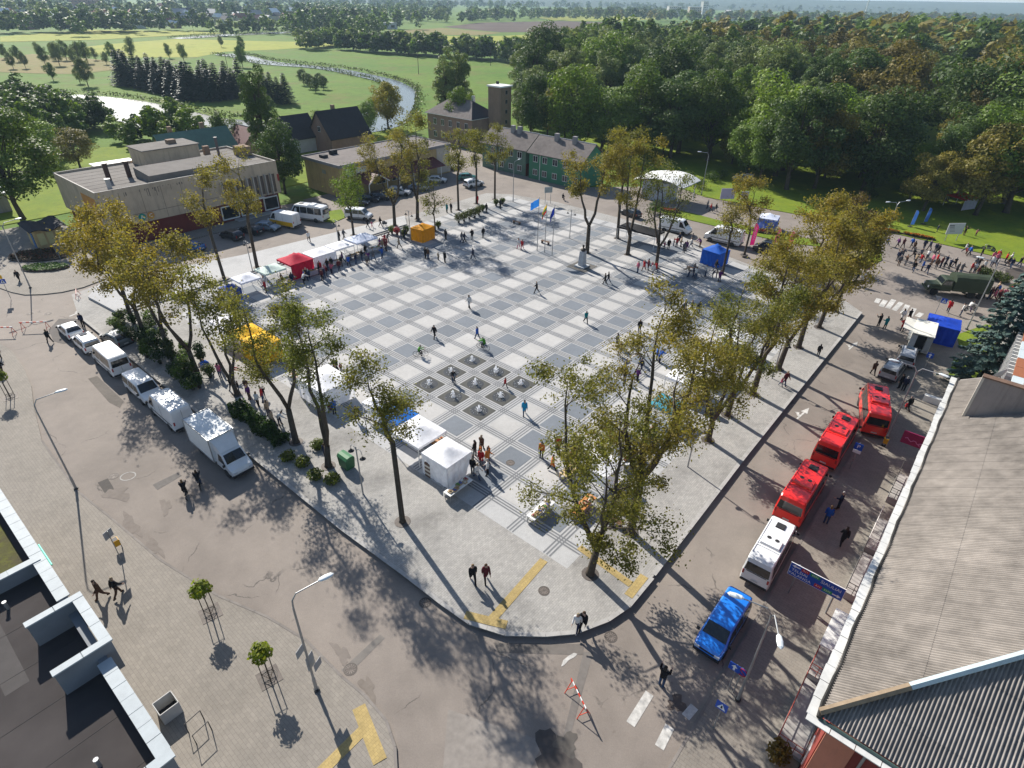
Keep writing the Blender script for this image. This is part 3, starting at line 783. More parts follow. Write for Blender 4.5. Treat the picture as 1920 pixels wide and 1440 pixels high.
_st = [  # seed, u, v, height, crown width, stems, fork, leaves, low, colour, label
 (11, 25.3, 13.5, 15.6, 9.4, 3, .16, 7600, .20, AU2, 'thick forked tree with yellowing leaves on the rounded corner of the square'),
 (12, 30.6, 13.4, 17.4, 8.2, 4, .30, 7600, .26, AU1, 'tall many-stemmed tree behind the corner tree with brown-yellow crown'),
 (13, 19.9, 27.2, 14.0, 5.0, 1, .55, 2300, .40, AU2, 'slender single-stemmed tree beside the two white market tents'),
 (14, 20.0, 36.9, 15.6, 5.2, 2, .14, 3200, .46, AU4, 'twin-stemmed tree beside the green rubbish container'),
 (15, 20.0, 41.8, 15.0, 5.8, 2, .24, 3700, .44, AU2, 'forked tree at the end of the dark green hedge by the white stall'),
 (16, 20.4, 52.9, 13.2, 5.0, 3, .10, 2800, .5, AU2, 'tree of three thin straight stems near the yellow tents'),
 (17, 19.8, 60.2, 14.4, 7.4, 3, .18, 4000, .48, AU1, 'old tree with a wide whitewashed foot among potted shrubs'),
 (18, 19.6, 66.4, 14.0, 6.4, 2, .20, 3400, .46, AU3, 'yellow tree behind the parked white minibus in the shrub sale'),
 (19, 19.6, 72.6, 14.2, 7.4, 2, .22, 3900, .44, AU3, 'yellow tree at the far end of the shrub sale by the crossing'),
 (20, 20.5, 78.6, 13.6, 6.6, 2, .25, 3400, .44, AU3, 'golden tree on the outer corner of the square facing the beige shop'),
 (21, 45.2, 13.9, 15.0, 7.0, 3, .14, 4600, .30, AU2, 'forked tree in a round grate beside the two-headed lamp shadow'),
 (22, 50.2, 14.2, 15.2, 6.0, 2, .18, 4200, .34, AU4, 'green-leaved tree beside the dark litter bin on the right walk'),
 (23, 55.6, 13.8, 17.2, 7.6, 2, .20, 5200, .34, AU1, 'straight tall tree in a round grate opposite the first red minibus'),
 (24, 62.4, 13.6, 17.0, 7.8, 2, .2, 5200, .28, AU1, 'dense yellow tree on the right walk past the white stalls'),
 (25, 69.0, 13.6, 16.4, 8.0, 2, .2, 5200, .26, AU3, 'brown-gold tree in the middle of the right walk'),
 (26, 76.0, 13.4, 15.0, 8.4, 2, .2, 5200, .24, AU1, 'wide mustard tree near the end of the right walk'),
 (27, 82.4, 13.4, 13.2, 7.6, 2, .2, 4600, .24, AU3, 'last tree of the right walk by the zebra crossing'),
 (28, 81.5, 44.4, 17.6, 7.6, 2, .16, 4200, .42, AU1, 'tall forked tree beside the black market canopy'),
 (29, 77.7, 49.6, 18.0, 6.6, 2, .24, 3600, .46, AU1, 'tall forked tree just behind the stone bust'),
 (30, 86.9, 49.7, 17.2, 7.4, 1, .3, 3800, .44, AU2, 'tall straight tree behind the black canopy with green tips'),
 (31, 79.6, 38.3, 14.4, 7.6, 3, .22, 2000, .46, AU4, 'thin-crowned forked tree beside the group in pink near the canopy'),
 (32, 84.1, 29.7, 11.2, 4.4, 1, .5, 1300, .5, AU1, 'sparse leaning young tree beside the blue gazebo'),
 (33, 94.3, 30.5, 11.4, 6.6, 1, .35, 2600, .46, AU3, 'orange-topped tree beside the pink banners'),
 (34, 101.5, 17.5, 10.0, 6.2, 1, .2, 3400, .12, (0.10, 0.075, 0.022), 'brown tree on the small grass island beside the road lamp'),
 (35, 33.8, 80.9, 14.0, 5.2, 1, .45, 1900, .48, AU1, 'thin tree with a painted post beside the parked blue car'),
 (36, 39.0, 81.2, 15.8, 5.8, 1, .42, 2100, .5, AU1, 'thin yellow tree rising in front of the shop fins'),
 (37, 57.1, 82.4, 10.6, 5.0, 2, .4, 2400, .36, GR1, 'dark green forked tree by the oval lawn and white minibus'),
 (38, 65.0, 81.3, 16.6, 7.0, 2, .22, 3400, .3, AU1, 'tall yellow tree in front of the red-roofed porch'),
 (39, 70.2, 81.2, 17.8, 7.8, 2, .18, 3800, .36, AU2, 'tallest tree of the far walk with two pale stems'),
 (40, 68.3, 74.6, 8.4, 4.2, 1, .3, 700, .3, (0.15, 0.16, 0.02), 'small thin tree beside the orange tent'),
 (41, 79.8, 80.4, 14.0, 5.8, 1, .45, 2300, .5, AU2, 'slim tree in front of the parked green car'),
 (42, 85.2, 80.8, 13.4, 5.0, 1, .5, 2000, .5, AU2, 'slim tree in front of the white pick-up'),
 (43, 89.9, 80.2, 13.2, 5.0, 1, .5, 2000, .48, AU2, 'slim tree at the far corner of the square before the green houses'),
]
for sd, u, v, h, w, ns, fk, nl, low, colr, lab in _st:
    near = u + v < 70
    plant_tree('square_tree', lab, 'tree', (*W(u, v), 0.3 if (v > 80.4 and u < 71) else (-0.2 if u > 100 else 0.0)),
               street_tree(_rs(sd), h, w, ns, fk, int(nl * (2.5 if near else 1.75)), low, .085 if near else .12, lean={13: (-1.9, .2), 12: (.6, 1.0), 11: (-.6, 0)}.get(sd, (0, 0)), clump=.36 if near else .42), colr, 'trees planted round the square', grate=True)
LEAF2 = leaf_mat('shade_leaf', 0.30, (1.12, 1.0, 0.8))
_q = _rs(91); _n = len(REEDS[0])
_o = ob('river_reeds', leaf_mesh('river_reeds', REEDS[0], _unit(_q.normal(size=(_n, 3)) + np.array([0, 0, .4])), REEDS[1], _q.uniform(0, 1, _n), _q, .4), LEAF2, color=(.075, .10, .035), kind='stuff')
tag(_o, 'band of dark reeds along both banks of the river', 'reeds')
# ---- park woods and the valley
_proto = []
_pr = [('round', 15, 10, 12000, .20, .16), ('round', 17, 11, 13000, .215, .14), ('dome', 14, 12, 13000, .20, .2), ('tall', 21, 9, 13000, .22, .1), ('tall', 24, 10, 14000, .23, .12), ('round', 12, 8, 8000, .18, .16), ('dome', 18, 13, 14000, .23, .18)]
for i, (shp, h, w, nl, lf, bs) in enumerate(_pr):
    tr, cr = broad_tree(_rs(100 + i), h, w, nl, lf, bs, 64, shp)
    tm = tr.mesh('trunk', True); tm.materials.append(BARK); cr.materials.append(LEAF2)
    _proto.append((tm, cr, h, w, shp))
_tr, _cr = spruce_tree(_rs(140), 14, 6.5, 4200, .30)
_tm = _tr.mesh('trunk', True); _tm.materials.append(BARK); _cr.materials.append(NEEDLE)
_proto.append((_tm, _cr, 14, 6.5, 'spruce'))
G_DK = (0.065, 0.11, 0.028); G_MD = (0.11, 0.175, 0.03); G_LT = (0.15, 0.225, 0.028); G_GR = (0.155, 0.20, 0.075); G_BR = (0.19, 0.17, 0.036); G_YL = (0.30, 0.27, 0.026); G_SP = (0.026, 0.052, 0.03)
def wild(k, loc, h, color, label, group, name='park_tree', wsc=1.0, rz=None, rng=random.Random(5)):
    tm, cr, ph, pw, shp = _proto[k]
    s = h / ph; k_ = rng.uniform(.75, 1.25)
    t = thing(name, label, 'tree', (loc[0], loc[1], -0.25), rng.uniform(0, 6.28) if rz is None else rz, group)
    t.scale = (s * wsc, s * wsc, s)
    ob('trunk', tm, BARK, t)
    ob('crown', cr, LEAF2, t, color=tuple(c * k_ for c in color))
    return t
# single trees one can pick out: pixel-surveyed feet, height
_single = [
 (4, (-18.34,203.97), 22, G_GR, 'tall grey-green poplar behind the brick tower', 1.0), (4, (-21.98,199.79), 20, G_GR, 'second grey-green poplar standing against the tower poplar', 1.0),
 (0, (-15.60,178.83), 14, GR1, 'rounded bright green tree in front of the dormered brick house', .9),
 (0, (-39.25,194.19), 13, G_YL, 'bright yellow tree by the river bend', 1.1), (5, (-43.49,185.24), 9, G_MD, 'low green tree beside the yellow river tree', 1.1),
 (2, (11.52,181.67), 13, G_BR, 'brownish round tree behind the green houses', .85), (6, (3.78,174.95), 17, G_DK, 'very dark broad tree beside the brick tower', .9),
 (1, (35.65,193.91), 17, GR1, 'fresh green tree among the dark park trees', .9), (0, (38.14,163.58), 12, G_GR, 'drooping grey-green tree on the park edge', .8),
 (5, (54.04,156.64), 11, (0.15, 0.16, 0.02), 'lime-yellow tree at the front of the park', 1.0),
 (6, (54.62,137.68), 13.5, G_MD, 'big chestnut with a split trunk on the park lawn', .95), (2, (65.06,150.95), 15, (0.2, 0.15, 0.03), 'rusty-topped tall chestnut on the park lawn', .8),
 (4, (-56.46,140.44), 22, G_DK, 'tall dark ivy-clad tree beside the beige shop', .8), (0, (-69.95,151.07), 10.5, G_MD, 'leafy tree behind the shop roof by the river', 1.0),
 (6, (-86.65,102.96), 17, G_MD, 'large green tree over the yellow kiosk', 1.2), (5, (-109.04,142.52), 9, G_LT, 'sunlit shrubby tree behind the shop', 1.4),
 (5, (-99.29,139.74), 8, G_BR, 'reddish shrubby tree behind the shop', 1.4), (1, (-46.86,122.46), 13, G_DK, 'dark shady tree at the shop corner', 1.0),
 (5, (-52.65,170.62), 8, GR1, 'small tree between the two dark-roofed houses', 1.0), (5, (-83.02,213.24), 6, G_DK, 'dark round bush on the near river bank', 1.4),
]
for k, p, h, c, lab, ws in _single:
    wild(k, p, h, c, lab, None, 'broadleaf_tree', ws)
_tr = random.Random(21)
# the park woods: rows filling the wedge behind the lawn
_wood = []
def inpoly(p, poly):
    x, y = p; r = False
    for i in range(len(poly)):
        x1, y1 = poly[i]; x2, y2 = poly[i - 1]
        if (y1 > y) != (y2 > y) and x < (x2 - x1) * (y - y1) / (y2 - y1) + x1: r = not r
    return r
WOODS = [(-0.74,185.84), (18.47,166.17), (36.73,158.58), (51.74,149.80), (55.15,133.69), (63.65,121.11), (77.25,118.48), (90.30,114.27), (100.33,108.65), (178.76,171.59), (435.77,517.35), (379.95,675.14), (249.10,608.50), (148.73,533.54), (69.80,426.73), (33.41,392.01), (6.62,288.18), (-2.15,241.51)]
GLADE = [(174.17,296.71), (188.18,302.34), (163.84,244.61), (154.11,221.23), (142.82,210.22), (148.77,242.70)]
_xs = [p[0] for p in WOODS]; _ys = [p[1] for p in WOODS]
_cand = []
y = min(_ys)
while y < max(_ys):
    sp = 9.6 + max(0, (y - 120)) * .012
    x = min(_xs) + _tr.uniform(0, sp)
    while x < max(_xs):
        p = (x + _tr.uniform(-2.2, 2.2), y + _tr.uniform(-2.2, 2.2))
        if inpoly(p, WOODS) and not inpoly(p, GLADE): _cand.append(p)
        x += sp
    y += sp * .9
_cand.sort(key=lambda p: p[0] ** 2 + p[1] ** 2)
_far_pts = []
_wl = {'round': 'rounded', 'dome': 'broad domed', 'tall': 'tall upright'}
for i, p in enumerate(_cand):
    dd = math.hypot(*p)
    r = _tr.random()
    k = _tr.choice([0, 1, 2, 6, 0, 1, 3, 5]) if dd < 175 else _tr.choice([1, 3, 4, 4, 4, 3] if p[0] / p[1] < .5 else [1, 6, 2, 4, 0])
    right = p[0] > 95
    if dd < 175: c = G_LT if r < .22 else G_MD if r < .66 else G_BR if r < .78 else G_DK
    elif right: c = G_BR if r < .36 else G_MD if r < .7 else (0.15, 0.125, 0.032) if r < .85 else G_DK
    else: c = G_GR if r < .45 else G_MD if r < .75 else G_DK
    h = (_tr.uniform(13, 21) if dd < 190 else _tr.uniform(15, 25)) + (3 if p[0] > 190 else 0)
    if .575 < p[0] / p[1] < .69 and dd < 345:      # the glade lies open behind lower trees
        h = min(h, 34 - .158 * dd + _tr.uniform(-1, 1.2))
        if dd > 172 or h < 6: continue
    cn = {G_LT: 'light green', G_MD: 'green', G_BR: 'browning', G_DK: 'dark green', G_GR: 'grey-green'}.get(c, 'bronze')
    if i < 270:
        wild(k, p, h, c, '%s %s tree standing in the park woods' % (cn, _wl[_proto[k][4]]), 'trees of the park woods', 'park_tree', _tr.uniform(.95, 1.15) if k in (3, 4) else _tr.uniform(1.1, 1.4))
    else:
        _far_pts.append((p[0], p[1], k, h, c))
# one shared layer of far woods, tree lines and bushes too many to count
for a, b_, n_, spread, hs, cols, ks in (
   ((-130.16,498.96), (12.42,420.99), 95, 12, (9, 14), (G_GR, G_MD, G_DK), (0, 1, 5)),           # tree line across the meadow
   ((9.08,420.23), (56.17,454.24), 40, 14, (9, 15), (G_MD, G_DK), (0, 1)),
   ((63.76,600.01), (214.72,781.42), 70, 22, (9, 16), (G_MD, G_DK, G_BR), (0, 1, 4)),
   ((83.63,491.63), (161.99,583.34), 60, 30, (12, 20), (G_MD, G_DK, G_GR), (1, 3, 4)),
   ((154.16,607.11), (678.65,954.90), 150, 60, (14, 22), (G_MD, G_DK, G_BR), (1, 4, 6)),
   ((-158.24,191.06), (-119.25,165.17), 40, 10, (7, 10), (G_DK, G_MD, G_DK), (0, 1, 5)),             # left river bank wood
   ((-184.49,216.63), (-143.89,186.51), 26, 12, (8, 12), (G_DK, G_DK), (0, 6)),
   ((-150.02,197.72), (-119.18,181.74), 26, 9, (6, 9), (G_DK, G_DK, G_MD), (0, 6)),
   ((-452.92,598.22), (-351.62,706.18), 70, 40, (12, 20), (G_MD, G_DK, G_GR), (0, 1, 4)),
   ((-642.66,822.92), (-233.72,1431.06), 260, 160, (14, 22), (G_DK, G_GR, G_MD), (1, 4, 3)),
   ((-1028.12,1145.09), (-166.15,2938.97), 380, 500, (16, 26), (G_DK, G_MD), (1, 4, 6)),
   ((-222.41,694.76), (-183.69,871.87), 60, 50, (14, 22), (G_MD, G_DK), (1, 4)),
   ((-226.15,937.98), (428.06,2128.30), 240, 90, (12, 20), (G_DK, G_GR, G_MD), (1, 4, 0)),
   ((173.62,1295.32), (1630.01,2205.66), 330, 150, (14, 22), (G_DK, G_MD, G_BR), (1, 4, 6)),
   ((-331.86,2509.55), (6414.34,7578.19), 420, 600, (18, 30), (G_DK, G_MD), (1, 4, 6)),
   ((-158.84,490.67), (-141.11,542.52), 22, 12, (8, 13), (G_GR, G_MD), (0, 1)),
   ((-268.31,636.05), (-212.43,826.16), 30, 30, (9, 15), (G_GR, G_MD), (0, 1, 5)),
   ((-150.61,580.28), (-157.49,744.95), 26, 20, (12, 18), (G_MD, G_DK), (1, 4)),
   ((-105.46,169.42), (-93.85,170.64), 16, 8, (5, 9), (G_MD, G_LT, G_DK), (5, 0)),
   ):
    for q in range(n_):
        t = _tr.random()
        _far_pts.append((a[0] + (b_[0] - a[0]) * t + _tr.gauss(0, spread * .5), a[1] + (b_[1] - a[1]) * t + _tr.gauss(0, spread * .5), _tr.choice(ks), _tr.uniform(*hs), _tr.choice(cols)))
# loose trees and bushes on the meadow and the dark spruce plantation: single things
_md = [(35, 115), (48, 127), (75, 105), (85, 121), (105, 112), (112, 122), (125, 112), (140, 120), (150, 114), (165, 118), (180, 112), (200, 120), (212, 112), (222, 118), (248, 108), (455, 125), (448, 108), (415, 88), (455, 100), (585, 82), (560, 84), (575, 100), (600, 90), (70, 95), (25, 128), (10, 110), (150, 155), (165, 160), (100, 150), (345, 115), (318, 108), (495, 150), (345, 122), (480, 138), (665, 216), (670, 205), (940, 82), (1010, 84), (1043, 96)]
_kk = [0, 1, 5, 0]
for i, q in enumerate([(-272.56,365.60), (-247.85,335.52), (-283.00,398.29), (-249.14,352.30), (-260.58,378.44), (-240.83,351.18), (-255.37,379.69), (-237.24,357.97), (-245.13,375.32), (-234.29,364.84), (-240.86,383.16), (-222.11,361.36), (-232.31,385.20), (-219.63,368.17), (-229.57,400.34), (-149.13,362.29), (-171.85,414.64), (-216.60,495.40), (-181.57,445.43), (-165.88,547.56), (-251.54,332.04), (-289.14,378.47), (-188.14,283.26), (-179.92,275.38), (-204.17,290.23), (-191.37,384.55), (-209.80,405.24), (28.54,522.28)]):
    wild(_kk[i % 4], q, _tr.uniform(6, 11), G_GR if i % 3 else G_MD, 'loose grey-green meadow tree standing alone in the rough grass', 'loose trees on the meadow', 'meadow_tree', .8)
_sp = [(-168.14,281.06), (-163.17,278.22), (-158.30,275.44), (-152.26,269.45), (-147.63,266.83), (-142.16,261.15), (-137.56,258.70), (-132.43,253.34), (-126.93,248.26), (-122.38,243.25), (-119.77,243.64), (-115.99,241.43), (-113.39,241.80), (-111.88,244.79), (-109.96,247.90), (-108.37,251.03), (-106.95,254.21), (-172.31,291.93), (-162.98,287.66), (-152.18,280.09), (-141.12,271.28), (-130.68,262.96), (-121.09,258.14), (-114.17,259.21), (-164.54,297.39), (-149.68,284.23), (-138.55,275.18), (-127.04,266.81)]
for i, q in enumerate(_sp):
    wild(7, q, _tr.uniform(10, 14), G_SP, 'dark spruce in the dense plantation on the river meadow', 'spruces of the river plantation', 'spruce_tree', 1.7)
for q in ((-96.66,244.23), (-93.26,241.98), (-90.11,239.74), (-87.25,238.82), (-85.23,240.43)):
    wild(7, q, _tr.uniform(9, 11), G_SP, 'dark spruce in the small clump beside the plantation', 'spruces of the small clump', 'spruce_tree', 1.6)
for q in ((-95.09,293.60), (-88.72,281.63), (-87.28,291.09), (-83.23,270.46), (-82.80,280.82)):
    wild(5, q, _tr.uniform(5, 7), G_DK, 'dark rounded bush on the open river meadow', 'bushes on the river meadow', 'meadow_bush', 1.1)
# far woods: low-detail crowns joined per kind
_lo = {}
for k in range(7):
    tm, cr, ph, pw, shp = _proto[k]
    for lod, (nc, sz) in enumerate(((1500, .56), (260, 1.25))):
        tr, cl = broad_tree(_rs(200 + k + lod * 20), ph, pw, nc, sz, .12, 30 if lod == 0 else 18, shp)
        n = len(cl.vertices); V = np.empty(n * 3, dtype=np.float32); cl.vertices.foreach_get('co', V)
        vr = np.empty(len(cl.polygons), dtype=np.float32); cl.attributes['var'].data.foreach_get('value', vr)
        _lo[k, lod] = (V.reshape(-1, 3), vr, ph)
def far_mass(name, pts, label, cat, color):
    VV = []; VR = []; r = np.random.RandomState(len(pts))
    for (x, y, k, h, c) in pts:
        near_ = x * x + y * y < 400 ** 2
        V, vr, ph = _lo[k, 0 if near_ else 1]; s = h / ph; a = r.uniform(0, 6.28); ca, sa = math.cos(a), math.sin(a)
        w_ = r.uniform(1.1, 1.45)
        P = V * s
        P = np.stack([(P[:, 0] * ca - P[:, 1] * sa) * w_ + x, (P[:, 0] * sa + P[:, 1] * ca) * w_ + y, P[:, 2] - .3], 1)
        VV.append(P); VR.append(np.clip(vr * .7 + r.uniform(0, .3), 0, 1))
    V = np.vstack(VV); vr = np.concatenate(VR); n = len(vr)
    me = bpy.data.meshes.new(name)
    me.vertices.add(n * 4); me.vertices.foreach_set('co', V.reshape(-1).astype(np.float32))
    me.loops.add(n * 4); me.loops.foreach_set('vertex_index', np.arange(n * 4, dtype=np.int32))
    me.polygons.add(n); me.polygons.foreach_set('loop_start', np.arange(0, n * 4, 4, dtype=np.int32))
    me.update(calc_edges=True)
    a = me.attributes.new('var', 'FLOAT', 'FACE'); a.data.foreach_set('value', vr)
    o = ob(name, me, LEAF2, color=color); o['kind'] = 'stuff'
    tag(o, label, cat)
_byc = {}
for p in _far_pts: _byc.setdefault(p[4], []).append(p)
_fn = {G_DK: 'dark green', G_MD: 'mid green', G_GR: 'grey-green', G_BR: 'browning', G_LT: 'light green'}
for c, pts in _byc.items():
    nm = _fn.get(c, 'bronze')
    far_mass('distant_woods', pts, 'mass of %s trees in far woods and tree lines' % nm, 'woods', c)
# the blue spruce by the right-hand pavement
plant_tree('blue_spruce', 'large blue-green spruce beside the grey corrugated roof', 'tree', (*W(72.8, -3.6), PAVE_Z), spruce_tree(_rs(77), 15.5, 7.2, 9000, .26), (0.06, 0.10, 0.085), leafm=NEEDLE)
# ================================================================= vehicles
def _lerp(st, x, i):
    if x <= st[0][0]: return st[0][i]
    for a, b_ in zip(st, st[1:]):
        if a[0] <= x <= b_[0]:
            t = (x - a[0]) / (b_[0] - a[0] + 1e-9)
            return a[i] + (b_[i] - a[i]) * t
    return st[-1][i]
def shell(st, zlow, belt, tb):
    """body lofted along x; st: (x, roof z, half width); belt: window sill height; tb: roof/belt width ratio"""
    m = MB(); rings = []
    for (x, zr, hw) in st:
        zb = min(belt, zr - .06)
        top = hw * (tb if zr > belt + .25 else .96)
        half = [(hw * .93, zlow), (hw, zlow + .14), (hw * 1.005, (zlow + zb) / 2), (hw, zb), (top, zr - .07), (top - .09, zr - .012), (top * .45, zr + .012)]
        ring = [(x, -y, z) for y, z in half] + [(x, y, z) for y, z in half[::-1]]
        rings.append(ring)
    n = len(rings[0]); vs = [p for r in rings for p in r]; fs = []
    for i in range(len(rings) - 1):
        for k in range(n):
            k2 = (k + 1) % n
            fs.append((i * n + k, (i + 1) * n + k, (i + 1) * n + k2, i * n + k2))
    fs.append(tuple(range(n))); m_ = (len(rings) - 1) * n; fs.append(tuple(range(m_ + n - 1, m_ - 1, -1)))
    m.add(vs, fs)
    return m
def side_pane(st, belt, tb, xb0, xb1, xt0, xt1, s0, s1, side):
    def P(x, s):
        zr, hw = _lerp(st, x, 1), _lerp(st, x, 2); top = hw * tb
        z = belt + (zr - .07 - belt) * s; y = hw + (top - hw) * s
        return (x, side * (y + .014), z)
    m = MB(); q = [P(xb0, s0), P(xb1, s0), P(xt1, s1), P(xt0, s1)]
    m.add(q, [(0, 1, 2, 3) if side < 0 else (3, 2, 1, 0)])
    return m
def slope_pane(st, tb, xa, xb, inset=.1, lift=.02, n=3, za=0):
    m = MB(); vs = []
    for i in range(n + 1):
        x = xa + (xb - xa) * i / n
        zr, hw = _lerp(st, x, 1), _lerp(st, x, 2)
        w = hw * (tb + (.96 - tb) * (i / n)) - inset
        nx = .012 if xb > xa else -.012
        vs += [(x + nx, -w, zr + lift), (x + nx, 0, zr + lift + .022), (x + nx, w, zr + lift)]
    fs = []
    for i in range(n):
        for k in range(2):
            a = i * 3 + k
            f = (a, a + 3, a + 4, a + 1)
            fs.append(f if xb > xa else f[::-1])
    m.add(vs, fs)
    return m
TYRE = MB().lathe([(.36, -.11), (.5, -.12), (.5, .12), (.36, .11)], 18)
def wheel(parent, x, y, r, zoff=0.0):
    key = 'wheel_%.2f' % r
    if key not in _wh:
        t = MB(); t.lathe([(r * .62, -.1), (r * .97, -.11), (r, -.07), (r, .07), (r * .97, .11), (r * .62, .1)], 18)
        q = MB(); q.lathe([(.03, -.095), (r * .6, -.085), (r * .63, -.1), (r * .63, .1), (r * .6, .085), (.03, .095)], 14)
        tm = t.mesh('tyre', True); tm.materials.append(RUBBER); qm = q.mesh('rim'); qm.materials.append(STEEL)
        _wh[key] = (tm, qm)
    tm, qm = _wh[key]
    w = ob('wheel', tm, RUBBER, parent, (x, y, r))
    w.rotation_euler = (PI / 2, 0, 0)
    ob('rim', qm, STEEL, w)
    return w
_wh = {}
RED_L = M('tail_light_red', (0.35, 0.015, 0.012), 0.3, 0.1, 5, 0.5)
CLEAR_L = M('head_light_lens', (0.55, 0.56, 0.58), 0.15, 0.1, 5, 0.6)
TRIMW = M('number_plate_white', (0.6, 0.6, 0.58), 0.5, 0.1, 5)
def make_vehicle(name, label, cat, st, zlow, belt, tb, wheels, wr, sides, windscreen, rear, color, rear_slope=None, extras=None, hood_vent=True):
    t = thing(name, label, cat)
    body = ob('body', shell(st, zlow, belt, tb), PAINT, t, color=color, smooth=False)
    hw = max(s[2] for s in st); x0, x1 = st[0][0], st[-1][0]
    for s in (-1, 1):
        for (a, b_, c, d) in sides:
            ob('side_window', side_pane(st, belt, tb, a, b_, c, d, .06, .86, s), GLASS, t)
        for wx in wheels:
            m = MB(); m.lathe([(wr * 1.16, 0), (wr * 1.16, .02), (.02, .021)], 16)
            o = ob('wheel_arch', m, DARK, t, (wx, s * (hw - .005), wr * 1.02)); o.rotation_euler = (-s * PI / 2, 0, 0)
            wheel(t, wx, s * (hw - .10), wr)
        ob('headlight', MB().box((x1 - .06, s * hw * .70, zlow + .42), (.16, hw * .36, .17)), CLEAR_L, t)
        ob('tail_light', MB().box((x0 - .004, s * hw * .86, belt - .12), (.05, hw * .13, .36)), RED_L, t)
        mm = MB().box((0, 0, 0), (.1, .2, .22))
        ob('door_mirror', mm, DARK, t, (_wsx(windscreen) - .05, s * (hw + .12), belt + .12))
        # door seams and sill trim
        m = MB().box(((x0 + x1) / 2, s * (hw + .004), zlow + .17), ((x1 - x0) * .82, .02, .10))
        ob('sill_trim', m, DARK, t)
    if windscreen: ob('windscreen', slope_pane(st, tb, *windscreen), GLASS, t)
    if rear_slope: ob('rear_window', slope_pane(st, tb, *rear_slope), GLASS, t)
    elif rear:
        (z0, z1, wfrac) = rear
        m = MB(); m.add([(x0 - .014, -hw * wfrac, z0), (x0 - .014, -hw * wfrac * .94, z1), (x0 - .014, hw * wfrac * .94, z1), (x0 - .014, hw * wfrac, z0)], [(0, 1, 2, 3)])
        ob('rear_window', m, GLASS, t)
    ob('front_bumper', MB().box((x1 - .05, 0, zlow + .14), (.2, hw * 1.86, .22)), DARK, t)
    ob('rear_bumper', MB().box((x0 + .05, 0, zlow + .14), (.2, hw * 1.86, .2)), DARK, t)
    ob('number_plate', MB().box((x0 - .055, 0, zlow + .42), (.02, .5, .11)), TRIMW, t)
    if extras: extras(t)
    return t
def _wsx(ws): return ws[1] if ws else 1.0
def roof_hatch(t, x, z, sx=.75, sy=.75, name='roof_hatch', mat=DARK):
    ob(name, MB().box((x, 0, z + .04), (sx, sy, .09), 0, 0, .92), mat, t)
WHT = (0.74, 0.75, 0.76); RDB = (0.80, 0.022, 0.014)
def seam(t, x0, x1, y, z0, z1):
    ob('door_seam', MB().box(((x0 + x1) / 2, y, (z0 + z1) / 2), (max(.014, x1 - x0), .008, z1 - z0)), DARK, t)
# --- minibuses of the right-hand kerb
BUS_ST = [(-3.6, 2.35, .98), (-3.54, 2.68, 1.04), (-3.3, 2.76, 1.08), (1.9, 2.78, 1.08), (2.25, 2.66, 1.07), (3.0, 1.72, 1.04), (3.12, 1.5, 1.03), (3.5, 1.28, .98), (3.62, .95, .9)]
def bus_extras(c):
    def f(t):
        roof_hatch(t, 1.2, 2.78, .68, .7)
        ob('air_conditioner', MB().box((-1.1, 0, 2.86), (1.15, 1.5, .17), 0, 0, .9), PAINT, t, color=c)
        for y in (-.3, .3):
            q = MB(); q.cyl((-.78, y, 2.93), .17, .03, 14); ob('fan_grille', q, DARK, t)
        ob('roof_rib', MB().box((-1.9, 0, 2.79), (.07, 1.7, .05)), PAINT, t, color=c)
        for s in (-1, 1): ob('roof_rail', MB().box((-.6, s * .86, 2.78), (4.6, .05, .05)), PAINT, t, color=c)
        seam(t, 1.35, 1.37, -1.087, .5, 2.4); seam(t, .35, .37, -1.087, .5, 2.4)
        q = MB().box((-3.625, 0, 1.46), (.02, 1.5, .05)); ob('rear_handle_bar', q, DARK, t)
    return f
bus_red = make_vehicle('minibus', 'red minibus parked right behind the white minibus', 'minibus', BUS_ST, .32, 1.35, .86, (-2.05, 2.15), .36,
    [(-3.35, -1.95, -3.3, -1.95), (-1.87, -.5, -1.87, -.5), (-.42, .95, -.42, .95), (1.05, 2.85, 1.05, 2.1)], (2.28, 2.98), (1.52, 2.32, .84), RDB, extras=bus_extras(RDB))
# --- long panel van / passenger van (high roof)
VAN_ST = [(-2.95, 2.2, .92), (-2.9, 2.46, .97), (-2.7, 2.54, 1.0), (1.2, 2.56, 1.0), (1.5, 2.44, .99), (2.15, 1.55, .97), (2.3, 1.36, .96), (2.8, 1.14, .92), (2.92, .85, .85)]
def van_extras(t):
    roof_hatch(t, -.4, 2.54, .6, .6, 'roof_vent', PLAST)
    for s in (-1, 1):
        seam(t, .62, .64, s * 1.006, .45, 2.3); seam(t, -.75, -.73, s * 1.006, .45, 2.3)
        ob('rub_strip', MB().box((-.4, s * 1.012, .92), (4.4, .02, .09)), DARK, t)
    q = MB().box((-2.962, 0, 1.4), (.012, .016, 1.9)); ob('rear_door_seam', q, DARK, t)
pan_van = make_vehicle('panel_van', 'white high-roofed panel van with closed rear doors in front of the box lorry', 'van', VAN_ST, .32, 1.3, .88, (-1.75, 1.85), .35,
    [(.95, 2.02, .95, 1.4)], (1.54, 2.12), None, WHT, extras=van_extras)
pas_van = make_vehicle('passenger_van', 'white passenger van with dark rear window beside the potted shrubs', 'van', VAN_ST, .32, 1.3, .88, (-1.75, 1.85), .35,
    [(-2.75, -1.6, -2.7, -1.6), (-1.5, -.2, -1.5, -.2), (-.1, .85, -.1, .85), (.95, 2.02, .95, 1.4)], (1.54, 2.12), (1.42, 2.15, .82), WHT, extras=van_extras)
